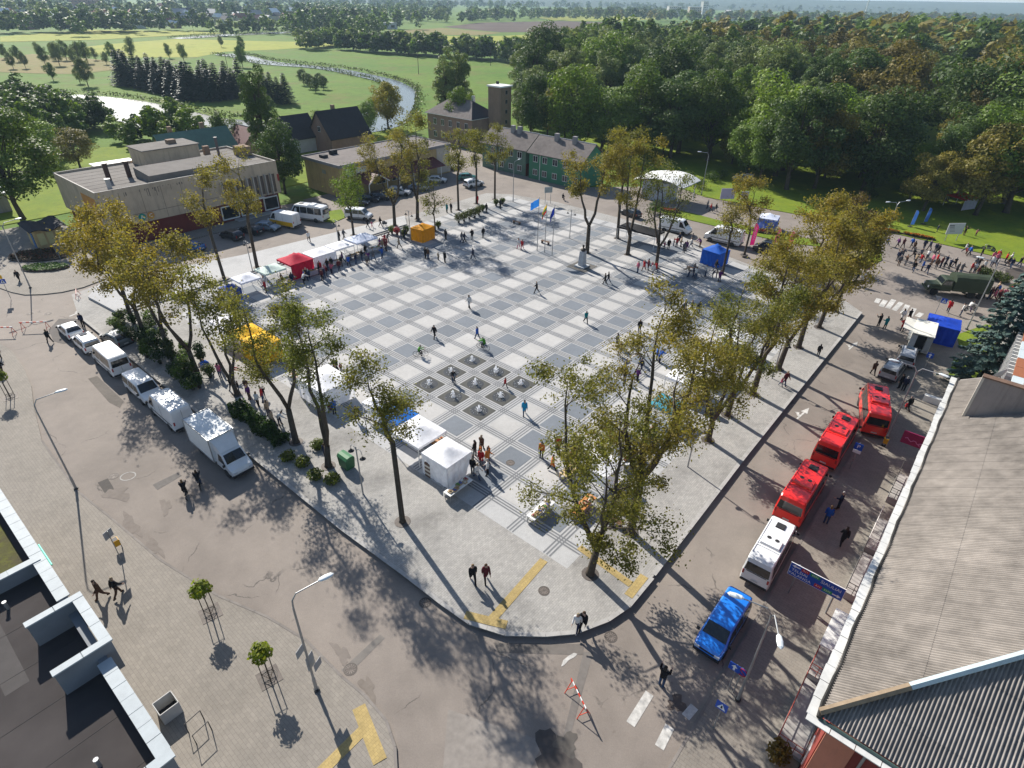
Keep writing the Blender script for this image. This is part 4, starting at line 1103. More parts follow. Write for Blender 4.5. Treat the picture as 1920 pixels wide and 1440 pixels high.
# --- lower transporter
TRN_ST = [(-2.4, 1.6, .84), (-2.34, 1.84, .88), (-2.15, 1.92, .92), (.75, 1.94, .92), (1.0, 1.86, .91), (1.62, 1.2, .9), (1.75, 1.1, .9), (2.25, .96, .86), (2.4, .74, .78)]
def trn_extras(t):
    for s in (-1, 1): seam(t, .3, .32, s * .926, .4, 1.8); seam(t, -.85, -.83, s * .926, .4, 1.8)
    for k in (-1, 1): ob('wiper', MB().box((1.56, k * .3, 1.29), (.03, .5, .02), .25 * k), DARK, t)
    ob('grille', MB().box((2.385, 0, .72), (.05, 1.0, .12)), DARK, t)
blue_van = make_vehicle('transporter_van', 'bright blue van with its windscreen towards the crossing', 'van', TRN_ST, .3, 1.08, .86, (-1.45, 1.5), .32,
    [(-2.2, -.95, -2.15, -.95), (-.78, .25, -.78, .25), (.36, 1.5, .36, .92)], (1.02, 1.6), (1.12, 1.66, .8), (0.012, 0.19, 0.72), extras=trn_extras)
# --- car, estate and sport utility
CAR_ST = [(-2.1, .95, .78), (-2.02, 1.05, .82), (-1.6, 1.36, .85), (-1.2, 1.46, .86), (.1, 1.48, .86), (.4, 1.42, .86), (1.05, 1.0, .86), (1.2, .95, .85), (1.9, .78, .8), (2.08, .6, .7)]
def car_extras(t):
    for s in (-1, 1):
        seam(t, -.3, -.28, s * .866, .3, .95); ob('door_handle', MB().box((-.55, s * .87, .82), (.16, .02, .03)), DARK, t)
    ob('grille', MB().box((2.05, 0, .5), (.06, .8, .1)), DARK, t)
car = make_vehicle('car', 'dark blue saloon car parked below the shop fins', 'car', CAR_ST, .22, .92, .78, (-1.3, 1.32), .31,
    [(-1.5, -.4, -1.25, -.4), (-.3, .95, -.3, .3)], (.42, 1.03), None, (0.012, 0.014, 0.02), rear_slope=(-1.26, -1.92), extras=car_extras)
SUV_ST = [(-2.2, 1.2, .86), (-2.14, 1.45, .89), (-1.9, 1.68, .91), (-1.6, 1.74, .92), (.2, 1.76, .92), (.5, 1.68, .92), (1.1, 1.14, .92), (1.25, 1.08, .91), (2.05, .96, .87), (2.25, .7, .8)]
def suv_extras(t):
    roof_hatch(t, -.1, 1.75, .7, .8, 'sunroof', GLASS)
    for s in (-1, 1): ob('roof_rail', MB().box((-.6, s * .66, 1.78), (2.2, .05, .05)), DARK, t); seam(t, -.35, -.33, s * .926, .35, 1.05)
suv = make_vehicle('suv', 'silver sport utility car facing away beside the food truck', 'car', SUV_ST, .3, 1.06, .82, (-1.35, 1.4), .37,
    [(-2.0, -1.05, -1.8, -1.05), (-.97, -.3, -.97, -.3), (-.2, 1.0, -.2, .42)], (.52, 1.08), (1.12, 1.58, .78), (0.36, 0.37, 0.38), extras=suv_extras)
# --- box lorry
def make_box_lorry():
    st = [(.9, 1.95, .95), (1.05, 2.1, .97), (1.9, 2.12, .97), (2.15, 2.02, .97), (2.75, 1.32, .96), (2.9, 1.22, .95), (3.4, 1.05, .92), (3.55, .8, .85)]
    t = make_vehicle('box_lorry', 'white box lorry with deflector over the cab at the kerb of the square', 'lorry', st, .36, 1.22, .88, (-2.1, 2.55), .37,
        [(1.5, 2.62, 1.5, 2.02)], (2.18, 2.72), None, (0.66, 0.68, 0.69))
    b = MB(); b.box((-1.35, 0, 1.95), (4.5, 2.24, 2.3))
    bx = ob('cargo_box', b, PLAST, t, color=(0.68, 0.71, 0.72))
    e = MB()
    for y in (-1.13, 1.13):
        for z in (.82, 3.1): e.box((-1.35, y, z), (4.56, .06, .08))
    for x in (-3.6, .9):
        for y in (-1.13, 1.13): e.box((x, y, 1.95), (.08, .07, 2.3))
        for z in (.8, 3.12): e.box((x, 0, z), (.07, 2.26, .07))
    ob('box_frame', e, STEEL, bx)
    ob('rear_door', MB().box((-3.615, 0, 1.95), (.03, 2.1, 2.15)), PLAST, bx, color=(0.6, 0.62, 0.63))
    d = MB(); d.add([(.9, -.95, 3.0), (.9, .95, 3.0), (2.0, .8, 2.14), (2.0, -.8, 2.14), (.9, -.95, 2.0), (.9, .95, 2.0)], [(0, 3, 2, 1), (0, 4, 3), (1, 2, 5), (4, 0, 1, 5)])
    ob('wind_deflector', d, PLAST, t, color=(0.68, 0.69, 0.7))
    ob('chassis', MB().box((-.9, 0, .6), (5.4, .8, .22)), DARK, t)
    return t
lorry = make_box_lorry()
# --- army truck with canvas tilt
def make_army():
    OLV = (0.035, 0.05, 0.028)
    t = thing('army_truck', 'dark green army truck with canvas tilt among the crowd', 'truck')
    st = [(1.1, 2.1, 1.1), (1.2, 2.42, 1.12), (2.0, 2.46, 1.12), (2.25, 2.36, 1.12), (2.5, 1.7, 1.12), (2.6, 1.62, .9), (3.8, 1.55, .82), (3.95, 1.2, .8)]
    ob('cab', shell(st, .75, 1.65, .92), PLAST, t, color=OLV)
    for s in (-1, 1):
        ob('side_window', side_pane(st, 1.65, .92, 1.3, 2.4, 1.3, 2.2, .06, .86, s), GLASS, t)
        f = MB(); f.box((3.2, s * 1.02, 1.15), (1.2, .42, .12)); ob('mudguard', f, PLAST, t, color=OLV)
        ob('headlight', MB().box((3.93, s * .72, 1.15), (.1, .25, .25)), CLEAR_L, t)
    ob('windscreen', slope_pane(st, .92, 2.27, 2.48), GLASS, t)
    c = MB(); prof = [(-1.22, 1.3), (-1.24, 2.5), (-1.05, 2.92), (-.5, 3.12), (.5, 3.12), (1.05, 2.92), (1.24, 2.5), (1.22, 1.3)]
    xs = [-3.6, -2.7, -1.8, -.9, 0, .95]
    vs = [(x, y * (1 if i % 2 else .985), z - (0 if i % 2 == 0 else .05)) for i, x in enumerate(xs) for y, z in prof]; n = len(prof); fs = []
    for i in range(len(xs) - 1):
        for k in range(n - 1): fs.append((i * n + k, i * n + k + 1, (i + 1) * n + k + 1, (i + 1) * n + k))
    fs.append(tuple(range(n))[::-1]); fs.append(tuple(range((len(xs) - 1) * n, len(xs) * n)))
    c.add(vs, fs); ob('canvas_tilt', c, FABRIC, t, color=(0.04, 0.055, 0.035))
    ob('load_bed', MB().box((-1.32, 0, 1.1), (4.6, 2.4, .4)), PLAST, t, color=OLV)
    ob('fuel_tank', MB().box((.5, -1.0, .9), (.9, .35, .45)), PLAST, t, color=(0.3, 0.32, 0.3))
    ob('bumper', MB().box((4.05, 0, .8), (.15, 2.1, .25)), PLAST, t, color=OLV)
    for x in (-2.9, -1.6, 3.1):
        for s in (-1, 1): wheel(t, x, s * 1.0, .52)
    return t
army = make_army()
# --- food truck with raised hatch
def make_food():
    t = thing('food_truck', 'white food truck with its side flap propped open and rear doors open', 'food truck')
    IV = (0.72, 0.70, 0.62)
    b = MB()
    b.box((-.3, 0, .55), (4.4, 2.1, .16)); b.box((-.3, -1.04, 1.0), (4.4, .06, .9)); b.box((-.3, 1.04, 1.55), (4.4, .06, 2.0)); b.box((1.87, 0, 1.55), (.06, 2.1, 2.0))
    ob('box_body', b, PLAST, t, color=IV)
    ob('roof', MB().box((-.3, 0, 2.62), (4.6, 2.25, .12)), PLAST, t, color=IV)
    f = MB(); f.add([(-2.2, 1.1, 2.6), (1.4, 1.1, 2.6), (1.4, 2.2, 2.75), (-2.2, 2.2, 2.75), (-2.2, 1.1, 2.66), (1.4, 1.1, 2.66), (1.4, 2.2, 2.81), (-2.2, 2.2, 2.81)], [(3, 2, 1, 0), (4, 5, 6, 7), (0, 1, 5, 4), (1, 2, 6, 5), (2, 3, 7, 6), (3, 0, 4, 7)])
    ob('raised_flap', f, PLAST, t, color=IV)
    for s in (-1, 1):
        o = ob('rear_door', MB().box((0, 0, 0), (.05, .62, 1.8)), PLAST, t, (-2.52, s * .78, 1.55), color=(0.42, 0.43, 0.44)); o.rotation_euler = (0, 0, s * -.2)
    ob('dark_interior_panel', MB().box((-2.0, 0, 1.55), (.03, .9, 1.8)), DARK, t)
    ob('counter', MB().box((-.3, 1.2, 1.42), (3.4, .35, .05)), STEEL, t)
    for x in (-1.5, 1.9):
        for s in (-1, 1): wheel(t, x, s * .95, .36)
    st = [(1.9, 1.9, .95), (2.0, 2.02, .96), (2.4, 2.0, .96), (2.95, 1.3, .95), (3.4, 1.1, .9), (3.55, .8, .82)]
    ob('cab', shell(st, .36, 1.2, .88), PLAST, t, color=IV); ob('windscreen', slope_pane(st, .88, 2.45, 2.92), GLASS, t)
    return t
food = make_food()
# --- bicycle and motorcycle
def ringtube(m, c, R, r, n=18, axis='y', mi=0):
    pts = [(c[0] + R * math.cos(2 * PI * k / n), c[1], c[2] + R * math.sin(2 * PI * k / n)) for k in range(n + 1)]
    m.tube(pts, r, 4, mi, False)
def make_bike(name='bicycle', label='bicycle', frame=(0.05, 0.05, 0.055)):
    t = thing(name, label, 'bicycle')
    for x in (-.52, .52):
        m = MB(); ringtube(m, (0, 0, 0), .33, .022, 18)
        w = ob('wheel', m, RUBBER, t, (x, 0, .345))
        q = MB()
        for k in range(8):
            a = PI * k / 8; q.tube([(-math.cos(a) * .32, 0, -math.sin(a) * .32), (math.cos(a) * .32, 0, math.sin(a) * .32)], .004, 3, 0, False)
        ob('spokes', q, STEEL, w)
    m = MB(); A = (-.52, 0, .345); B = (-.08, 0, .3); S = (-.2, 0, .82); H = (.36, 0, .86); F = (.52, 0, .345)
    for p, q in ((A, B), (B, S), (S, H), (B, H), (A, S), (H, F)): m.tube([p, q], .019, 5)
    ob('frame', m, PLAST, t, color=frame)
    m = MB(); m.tube([H, (.33, 0, 1.02)], .016, 5); m.tube([(.24, -.28, 1.04), (.34, -.1, 1.03), (.34, .1, 1.03), (.24, .28, 1.04)], .014, 5)
    ob('handlebar', m, STEEL, t)
    m = MB(); m.box((-.22, 0, .88), (.26, .15, .06), 0, 0, .85); m.tube([S, (-.22, 0, .88)], .014, 5); ob('saddle', m, DARK, t)
    m = MB(); m.box((-.08, .1, .2), (.1, .1, .025)); m.box((-.08, -.1, .4), (.1, .1, .025)); m.lathe([(.09, -.01), (.09, .01)], 10, (-.08, 0, .3)); ob('pedals', m, DARK, t)
    return t
bike = make_bike()
def make_moto():
    t = thing('motorcycle', 'motorcycle', 'motorcycle')
    for x in (-.7, .7):
        m = MB(); ringtube(m, (0, 0, 0), .25, .065, 16); w = ob('wheel', m, RUBBER, t, (x, 0, .32))
        q = MB(); q.lathe([(.2, -.03), (.2, .03)], 12); o = ob('rim', q, STEEL, w); o.rotation_euler = (PI / 2, 0, 0)
    m = MB(); m.box((.05, 0, .45), (.5, .3, .35)); m.tube([(-.7, .1, .32), (-.1, .1, .4)], .035, 6); m.tube([(-.7, -.1, .32), (-.1, -.1, .4)], .035, 6); ob('engine', m, STEEL, t)
    m = MB(); m.box((.12, 0, .78), (.55, .3, .24), 0, 0, .75); ob('fuel_tank', m, PAINT, t, color=(0.03, 0.03, 0.035))
    m = MB(); m.box((-.38, 0, .76), (.62, .3, .12), 0, 0, .9); m.box((-.72, 0, .6), (.3, .22, .08)); ob('seat', m, DARK, t)
    m = MB(); m.tube([(.7, .08, .32), (.45, .08, .95)], .03, 6); m.tube([(.7, -.08, .32), (.45, -.08, .95)], .03, 6); m.tube([(.3, -.36, 1.05), (.42, -.15, 1.0), (.42, .15, 1.0), (.3, .36, 1.05)], .018, 5); ob('fork', m, STEEL, t)
    m = MB(); m.lathe([(.02, 0), (.1, .02), (.1, .1), (.02, .13)], 10); o = ob('headlight', m, CLEAR_L, t, (.55, 0, .85)); o.rotation_euler = (0, PI / 2, 0)
    m = MB(); m.tube([(.1, -.2, .3), (-.5, -.22, .3), (-.85, -.22, .38)], [.03, .04, .05], 6); ob('exhaust', m, STEEL, t)
    return t
moto = make_moto()
index_kids()
def put(proto, loc, rz, label, group=None, first=False, **kw):
    if first:
        proto.location = loc; proto.rotation_euler = (0, 0, rz); proto['label'] = label
        if group: proto['group'] = group
        return proto
    return dup(proto, loc, rz, label, group, **kw)
def cu(u, v, z=ROAD_Z): return (*W(u, v), z)
KR = 'vehicles parked along the right-hand kerb'; KL = 'vehicles parked along the kerb of the square'
put(bus_red, cu(43.0, 4.85), U_ANG, 'red minibus parked directly in front of the white minibus', KR, True)
put(bus_red, cu(52.05, 4.8), U_ANG, 'red minibus between the two other red minibuses', KR)
put(bus_red, cu(59.6, 3.5), U_ANG + .27, 'red minibus at the end of the red row, nearest the silver cars', KR)
put(bus_red, cu(35.1, 4.55), U_ANG + .03, 'white minibus parked between the blue van and the red minibuses', KR, colors={'body': WHT, 'air_conditioner': WHT, 'roof_rib': WHT, 'roof_rail': WHT}, scale=(.87, .92, .95))
put(blue_van, cu(27.2, 4.6), U_ANG + PI, 'bright blue van with its windscreen towards the crossing', KR, True)
put(suv, cu(70.2, 3.9), U_ANG - .05, 'silver sport utility car with sunroof behind the last red minibus', KR, True)
put(suv, cu(74.6, 3.4), U_ANG + .1, 'silver estate car half hidden behind the sunroof car', KR, colors={'body': (0.42, 0.43, 0.45)})
put(food, cu(79.5, 3.0), U_ANG + .08, 'white food truck with its side flap propped open and rear doors open', None, True)
put(lorry, cu(14.75, 44.8), V_ANG + PI, 'white box lorry with deflector over the cab at the kerb of the square', KL, True)
put(pan_van, cu(14.5, 54.1), V_ANG, 'white panel van with closed rear doors behind the box lorry', KL, True)
put(blue_van, cu(14.5, 60.0), V_ANG + PI, 'low white van with its windscreen facing the closed-door van', KL, colors={'body': WHT}, scale=1.05)
put(pas_van, cu(14.5, 68.0), V_ANG, 'white passenger van with dark rear window beside the potted shrubs', KL, True)
put(suv, cu(14.3, 74.6), V_ANG, 'white car between the passenger van and the last white car', KL, colors={'body': WHT})
put(car, cu(14.2, 79.4), V_ANG, 'white car at the far end of the kerb row', KL, colors={'body': WHT})
put(car, cu(16.9, 73.4), V_ANG + .15, 'grey car squeezed between the white car and the shrubs', KL, colors={'body': (0.16, 0.18, 0.18)})
SH = 'vehicles parked before the shops'
put(car, (*(-46.76,95.50), ROAD_Z), V_ANG + .2, 'black saloon car parked below the shop windows', SH, True)
put(car, (*(-44.64,98.30), ROAD_Z), V_ANG + .3, 'black car tucked between the saloon and the pale blue car', SH)
put(car, (*(-42.47,100.10), ROAD_Z), V_ANG + PI + .45, 'pale blue-grey hatchback beside the yellow and white van', SH, colors={'body': (0.18, 0.25, 0.33)})
put(car, (*(-50.73,89.56), ROAD_Z), V_ANG + .5, 'blue car behind the thin post tree', SH, colors={'body': (0.015, 0.1, 0.3)})
_yv = put(pan_van, cu(53.0, 96.6), V_ANG + .28, 'white van with yellow lower half outside the shop', SH)
ob('yellow_lower_side', MB().box((-.25, 1.02, .78), (5.1, .03, .72)), PAINT, _yv, color=(0.75, 0.42, 0.01)); ob('yellow_lower_side', MB().box((-.25, -1.02, .78), (5.1, .03, .72)), PAINT, _yv, color=(0.75, 0.42, 0.01))
put(bus_red, cu(57.9, 96.4), V_ANG + .38, 'white coach-like minibus parked beside the oval lawn', SH, colors={'body': WHT, 'air_conditioner': WHT, 'roof_rib': WHT, 'roof_rail': WHT})
put(blue_van, cu(64.3, 90.4), V_ANG + PI + .5, 'white van parked alone on the roadway by the oval lawn', SH, colors={'body': WHT})
for i, (q, c, lab, pr) in enumerate((((-30.44,115.40), (0.02, 0.022, 0.03), 'dark car under the dark green forked tree', car), ((-28.94,118.02), (0.015, 0.018, 0.025), 'black car in the shade before the red porch', car), ((-27.15,119.64), (0.03, 0.03, 0.04), 'charcoal car in the shade of the far walk trees', car), ((-25.75,121.25), (0.06, 0.06, 0.08), 'dark grey car beside the silver car', car), ((-23.67,122.96), (0.5, 0.51, 0.53), 'silver estate car parked before the red roof', suv), ((-20.41,126.82), (0.2, 0.22, 0.26), 'grey car parked in line with the silver estate', car), ((-17.28,133.53), (0.6, 0.61, 0.62), 'white car half hidden by the small yellow tree', car), ((-16.62,145.17), (0.62, 0.63, 0.64), 'white car beyond the parking row by the cream wall', suv), ((-10.94,136.32), (0.02, 0.16, 0.14), 'teal green car parked behind the white pick-up', car), ((-9.14,130.65), WHT, 'white pick-up like car on the sunny roadway', suv))):
    put(pr, (*q, ROAD_Z), U_ANG + (-.9 if i < 7 else (-.7 if i < 9 else -.15)), lab, SH, colors={'body': c})
put(pan_van, (*(35.23,98.43), ROAD_Z), math.atan2(.6, -.8), 'white delivery van on the road behind the blue gazebo', None, scale=1.05)
put(blue_van, (*(41.38,94.00), ROAD_Z), math.atan2(.6, -.8), 'black van behind the pink banners', None, colors={'body': (0.012, 0.012, 0.016)})
put(suv, (*(51.43,139.60), -.2), 2.6, 'silver car parked on the park lawn beside the bush', None, colors={'body': (0.5, 0.51, 0.53)})
put(car, (*(21.72,112.23), ROAD_Z), 2.2, 'black car in the shade beyond the tall forked tree', None)
put(pan_van, (*(28.18,103.47), ROAD_Z), math.atan2(-.55, .83), 'white market van beside the black canopy', None, scale=.95)
put(army, (*(62.44,78.77), ROAD_Z), math.atan2(.2, -.98), 'dark green army truck with canvas tilt among the crowd', None, True)
MT = 'motorcycles in the street crowd'
put(moto, (*(61.02,73.01), PAVE_Z), .15, 'motorcycle with a rider in pale clothes near the lamp post', MT, True)
put(moto, (*(79.42,97.22), ROAD_Z), 2.4, 'motorcycle standing at the park edge of the crowd', MT)
put(moto, (*(66.70,92.83), ROAD_Z), .8, 'motorcycle in the middle of the street crowd', MT)
BK = 'bicycles being ridden'
_bk = [(*(-26.11,35.28), ROAD_Z, 2.1, 'bicycle ridden by the person in black on the sunny asphalt'), (*(-25.51,36.43), ROAD_Z, 2.1, 'bicycle ridden in the shade of the lorry side'), (*(-10.30,57.82), 0, .1, 'bicycle ridden by the child in green on the panels'), (*(-3.39,59.69), 0, 2.7, 'bicycle ridden by the person in yellow-green by the fountains'), (*(-6.15,52.46), 0, -1.1, 'bicycle ridden in black across the fountains'), (*(21.71,69.80), 0, 1.9, 'bicycle pushed near the right stalls')]
for i, (x, y, z, a, lab) in enumerate(_bk):
    put(bike, (x, y, z), a, lab, BK, i == 0)
# ================================================================= buildings
def boxuv(m, u0, u1, v0, v1, z0, z1, mi=0):
    return m.prism([W(u0, v0), W(u1, v0), W(u1, v1), W(u0, v1)], z0, z1, mi)
def wallpane(parent, name, u0, u1, v0, v1, z0, z1, mat, color=None):
    return ob(name, boxuv(MB(), u0, u1, v0, v1, z0, z1), mat, parent, color=color)
def window(parent, u, v, z, w, h, face, frame=WHITE, pane=GLASS, depth=.06):
    """framed window set on a wall; face '-u', '+u', '-v' or '+v' gives the way it looks"""
    s = -1 if face[0] == '-' else 1
    if face[1] == 'u':
        f = boxuv(MB(), *(sorted((u - .05, u + s * depth))), v - w / 2, v + w / 2, z, z + h)
        win = ob('window', f, frame, parent)
        for k in (-1, 1):
            ob('pane', boxuv(MB(), *(sorted((u + s * depth, u + s * (depth + .012)))), v + k * w * .24 - w * .2, v + k * w * .24 + w * .2, z + .1, z + h - .1), pane, win)
    else:
        f = boxuv(MB(), u - w / 2, u + w / 2, *(sorted((v - .05, v + s * depth))), z, z + h)
        win = ob('window', f, frame, parent)
        for k in (-1, 1):
            ob('pane', boxuv(MB(), u + k * w * .24 - w * .2, u + k * w * .24 + w * .2, *(sorted((v + s * depth, v + s * (depth + .012)))), z + .1, z + h - .1), pane, win)
    return win
def streaked(name, col, dirt=(0.12, 0.11, 0.10), amt=.5):
    m, nt, b = nodes_of(name)
    pos = _pos(nt)
    n = _noise(nt, _map(nt, pos, 0, (1, 1, .12)), 1.6, 5, .7)
    k = _ramp(nt, n, [(.5, 0.0), (.78, amt)])
    c = _mixc(nt, 'MIX', k, col, dirt)
    c = _mixc(nt, 'MULTIPLY', 1.0, c, _ramp(nt, _noise(nt, pos, .5, 5), [(.3, .85), (.7, 1.08)]))
    nt.links.new(c, b.inputs['Base Color']); b.inputs['Roughness'].default_value = .9; b.inputs['Specular IOR Level'].default_value = .15
    MATS[name] = m
    return m
BEIGEW = streaked('beige_render', (0.50, 0.40, 0.29)); REDW = streaked('oxblood_render', (0.16, 0.035, 0.03), (0.08, .03, .03), .4)
ROOFT = M('bitumen_roof', (0.20, 0.185, 0.17), .95, .3, .6, .1, world_space=True)
DKROOF = M('dark_bitumen_roof', (0.058, 0.052, 0.051), .95, .4, .45, .1, world_space=True)
CREAMW = streaked('cream_render', (0.45, 0.33, 0.16)); GREENW = streaked('green_render', (0.06, 0.20, 0.12)); PINKW = streaked('pinkish_brick', (0.28, 0.19, 0.15)); GREYW = streaked('grey_render', (0.27, 0.26, 0.26))
BRICKW = streaked('tower_brick', (0.24, 0.17, 0.125)); SLATE = M('old_sheet_roof', (0.17, 0.15, 0.14), .9, .4, 1.2, .15, world_space=True); MAROON = M('maroon_sheet_roof', (0.10, 0.018, 0.018), .6, .2, 1.2, .3, world_space=True)
TILE_DK = M('dark_roof_tiles', (0.035, 0.035, 0.042), .8, .3, 2.0, .2, world_space=True); ORANGEW = streaked('orange_render', (0.5, 0.24, 0.07))
_sk = random.Random(17)
# ---- the beige shop
shop = thing('shop_building', 'long flat-roofed beige shop with dark red base and concrete fins', 'shop', (*W(43, 116), PAVE_Z)); shop.location = (0, 0, 0)
SU0, SU1, SV0, SV1, SZ = 28.4, 58.2, 105.0, 122.5, 8.35
wallpane(shop, 'wall', SU0, SU1, SV0, SV1, 2.9, SZ - .35, BEIGEW)
wallpane(shop, 'base_wall', SU0 + .5, SU1 - .4, SV0 + .5, SV1 - .4, -.4, 2.9, REDW)
wallpane(shop, 'roof', SU0 + .17, SU1 - .17, SV0 + .17, SV1 - .17, SZ - .4, SZ - .12, ROOFT)
for a in ((SU0, SU1, SV0, SV0 + .16), (SU0, SU1, SV1 - .16, SV1), (SU0, SU0 + .16, SV0 + .16, SV1 - .16), (SU1 - .16, SU1, SV0 + .16, SV1 - .16)):
    p = wallpane(shop, 'parapet', *a, SZ - .35, SZ + .18, BEIGEW)
    ob('parapet_cap', boxuv(MB(), a[0] - .02, a[1] + .02, a[2] - .02, a[3] + .02, SZ + .18, SZ + .21), M('worn_cap', (.4, .38, .35), .8, .3, 2), p)
wallpane(shop, 'yellow_end_panel', SU0 - .03, SU0, SV0 + .8, SV0 + 6.5, 3.2, SZ - .9, ORANGEW)
q = MB(); q.add([(*W(37, 106.3), SZ + .9), (*W(50.2, 106.3), SZ + .9), (*W(50.2, 112), SZ + 1.35), (*W(37, 112), SZ + 1.35), (*W(37, 106.3), SZ - .2), (*W(50.2, 106.3), SZ - .2), (*W(50.2, 112), SZ - .2), (*W(37, 112), SZ - .2)], [(0, 1, 2, 3), (4, 5, 1, 0), (5, 6, 2, 1), (6, 7, 3, 2), (7, 4, 0, 3)])
ob('raised_roof', q, ROOFT, shop)
wallpane(shop, 'roof_room', 40.5, 50, 116, 122, SZ - .2, SZ + 2.6, BEIGEW); wallpane(shop, 'roof_room_cover', 40.3, 50.2, 115.8, 122.2, SZ + 2.6, SZ + 2.75, ROOFT)
wallpane(shop, 'rear_wing', 36.5, 43, 122.6, 131, -.4, SZ - 1.2, GREYW); wallpane(shop, 'rear_wing_roof', 36.3, 43.2, 122.6, 131.2, SZ - 1.2, SZ - 1.05, WHITE)
for u, v, r, h, c in ((33.2, 112.5, .38, 2.6, (0.06, .03, .025)), (36.2, 112.2, .38, 2.5, (0.06, .03, .025)), (31.4, 107.4, .34, 1.4, (0.4, .4, .4)), (53.8, 117, .25, 3.2, (0.12, .1, .1)), (43.6, 119, .3, 1.0, (0.08, .06, .06))):
    m = MB(); m.cyl((*W(u, v), SZ - .2), r, h, 10); m.cyl((*W(u, v), SZ + h - .2), r * 1.35, .12, 10); ob('vent_pipe', m, PLAST, shop, color=c)
for u, v, sx, sy, h in ((56, 113, 2.2, 2.6, 1.5), (46, 118.5, 1.4, 1.2, 3.4), (52.2, 119, 1.0, .8, 1.4)):
    wallpane(shop, 'chimney', u, u + sx, v, v + sy, SZ - .2, SZ + h, BRICKW)
for k in range(9):
    u = 47.2 + k * 1.15
    wallpane(shop, 'concrete_fin', u, u + .18, SV0 - .55, SV0 + .02, 3.0, 6.6, M('pale_concrete', (0.44, 0.40, 0.35), .9, .2, 2))
    wallpane(shop, 'stair_glazing', u + .28, u + 1.0, SV0 - .03, SV0, 3.2, 6.4, M('tinted_glazing', (0.06, 0.045, 0.04), .25, .2, 1.0, .5))
for u0, u1 in ((46.5, 49.6), (50, 53.2), (54.6, 57.4)):
    f = wallpane(shop, 'shop_window', u0, u1, SV0 + .3, SV0 + .5, .1, 2.5, WHITE)
    ob('pane', boxuv(MB(), u0 + .15, u1 - .15, SV0 + .28, SV0 + .3, .35, 2.3), GLASS, f)
wallpane(shop, 'entrance_canopy', 49, 54.4, SV0 - .9, SV0 + .4, 2.75, 2.95, WHITE)
_lg = []
for (u, c, ch) in ((33.8, (0.02, 0.24, 0.19), 'A'), (35.1, (0.5, 0.25, 0.06), 'C')):
    m = MB(); m.tube([(*W(u, SV0), 3.75), (*W(u, SV0 - .08), 3.75)], .55, 18); d = ob('round_sign', m, PLAST, shop, color=c)
    _lg.append((u, ch, d))
wallpane(shop, 'red_sign', 57.9, SU1 + .06, SV0 - .06, SV0 + 1.4, 5.0, 6.2, PLAST, (0.3, 0.03, 0.02))
wallpane(shop, 'entrance_step', 48.5, 55.5, SV0 - 1.2, SV0 + .4, -.3, -.02, KERB)
JOINT = M('panel_joint', (.14, .12, .1), .9, .2, 3)
for k in range(1, 6): wallpane(shop, 'panel_joint', SU0 + k * 3.1, SU0 + k * 3.1 + .05, SV0 - .012, SV0, 3.0, SZ - .4, JOINT)
wallpane(shop, 'panel_joint', SU0 + .2, 46.5, SV0 - .014, SV0, 4.3, 4.36, JOINT)
for k in range(22):
    u = 32 + _sk.uniform(0, 9.5); h_ = _sk.uniform(.2, 1.6) * _sk.random(); wallpane(shop, 'soot_streak', u, u + _sk.uniform(.04, .16), SV0 - .006 - .0003 * k, SV0, SZ - .55 - h_, SZ - .5, JOINT)
for k in range(7): wallpane(shop, 'roof_seam', SU0 + .3, SU1 - .3, SV0 + 1.5 + k * 2.2, SV0 + 1.56 + k * 2.2, SZ - .12, SZ - .105, DKROOF)
# ---- yellow market building with red porch roof
yb = thing('market_building', 'low cream and yellow building with maroon porch roof behind parked cars', 'building')
wallpane(yb, 'wall', 70.2, 100, 103.2, 115.2, -.4, 5.6, CREAMW)
wallpane(yb, 'roof', 69.9, 100.3, 102.9, 115.5, 5.6, 5.85, SLATE)
for a in ((69.8, 100.4, 102.8, 103.0), (69.8, 100.4, 115.4, 115.6), (69.8, 70.0, 103, 115.4), (100.2, 100.4, 103, 115.4)): wallpane(yb, 'parapet', *a, 5.5, 6.05, GREYW)
wallpane(yb, 'cream_end_wall', 96, 100.1, 103.1, 103.16, 0, 5.5, M('pale_render', (0.5, 0.45, 0.38), .9, .15, .8))
for u0, u1, c in ((71.5, 73.4, (0.6, 0.65, 0.7)), (74, 76.5, (0.62, 0.62, 0.58))): wallpane(yb, 'wall_banner', u0, u1, 103.12, 103.2, 3.6, 5.0, PLAST, c)
wallpane(yb, 'wall_unit', 70.1, 70.2, 108, 109.2, 3.6, 4.3, STEEL)
q = MB(); q.add([(*W(74, 103.2), 3.9), (*W(95, 103.2), 3.9), (*W(95, 99.4), 2.7), (*W(74, 99.4), 2.7), (*W(74, 103.2), 3.75), (*W(95, 103.2), 3.75), (*W(95, 99.4), 2.55), (*W(74, 99.4), 2.55)], [(3, 2, 1, 0), (4, 5, 6, 7), (7, 6, 2, 3), (4, 7, 3, 0), (6, 5, 1, 2)])
ob('porch_roof', q, MAROON, yb)
q = MB(); q.add([(*W(73, 98.2), 2.6), (*W(75.6, 98.2), 4.2), (*W(78.2, 98.2), 2.6), (*W(73, 102), 2.6), (*W(75.6, 102), 4.2), (*W(78.2, 102), 2.6)], [(0, 1, 4, 3), (1, 2, 5, 4)])
ob('porch_gable', q, MAROON, yb)
for (a, b_) in (((73, 98.15, 2.6), (75.6, 98.15, 4.2)), ((75.6, 98.15, 4.2), (78.2, 98.15, 2.6))):
    ob('gable_board', MB().tube([(*W(a[0], a[1]), a[2]), (*W(b_[0], b_[1]), b_[2])], .1, 4), WHITE, yb)
for u in (73.3, 77.9, 82, 86, 90, 94): ob('porch_post', MB().cyl((*W(u, 98.5 if u < 79 else 99.7), -.3), .09, 2.9, 8), WHITE, yb)
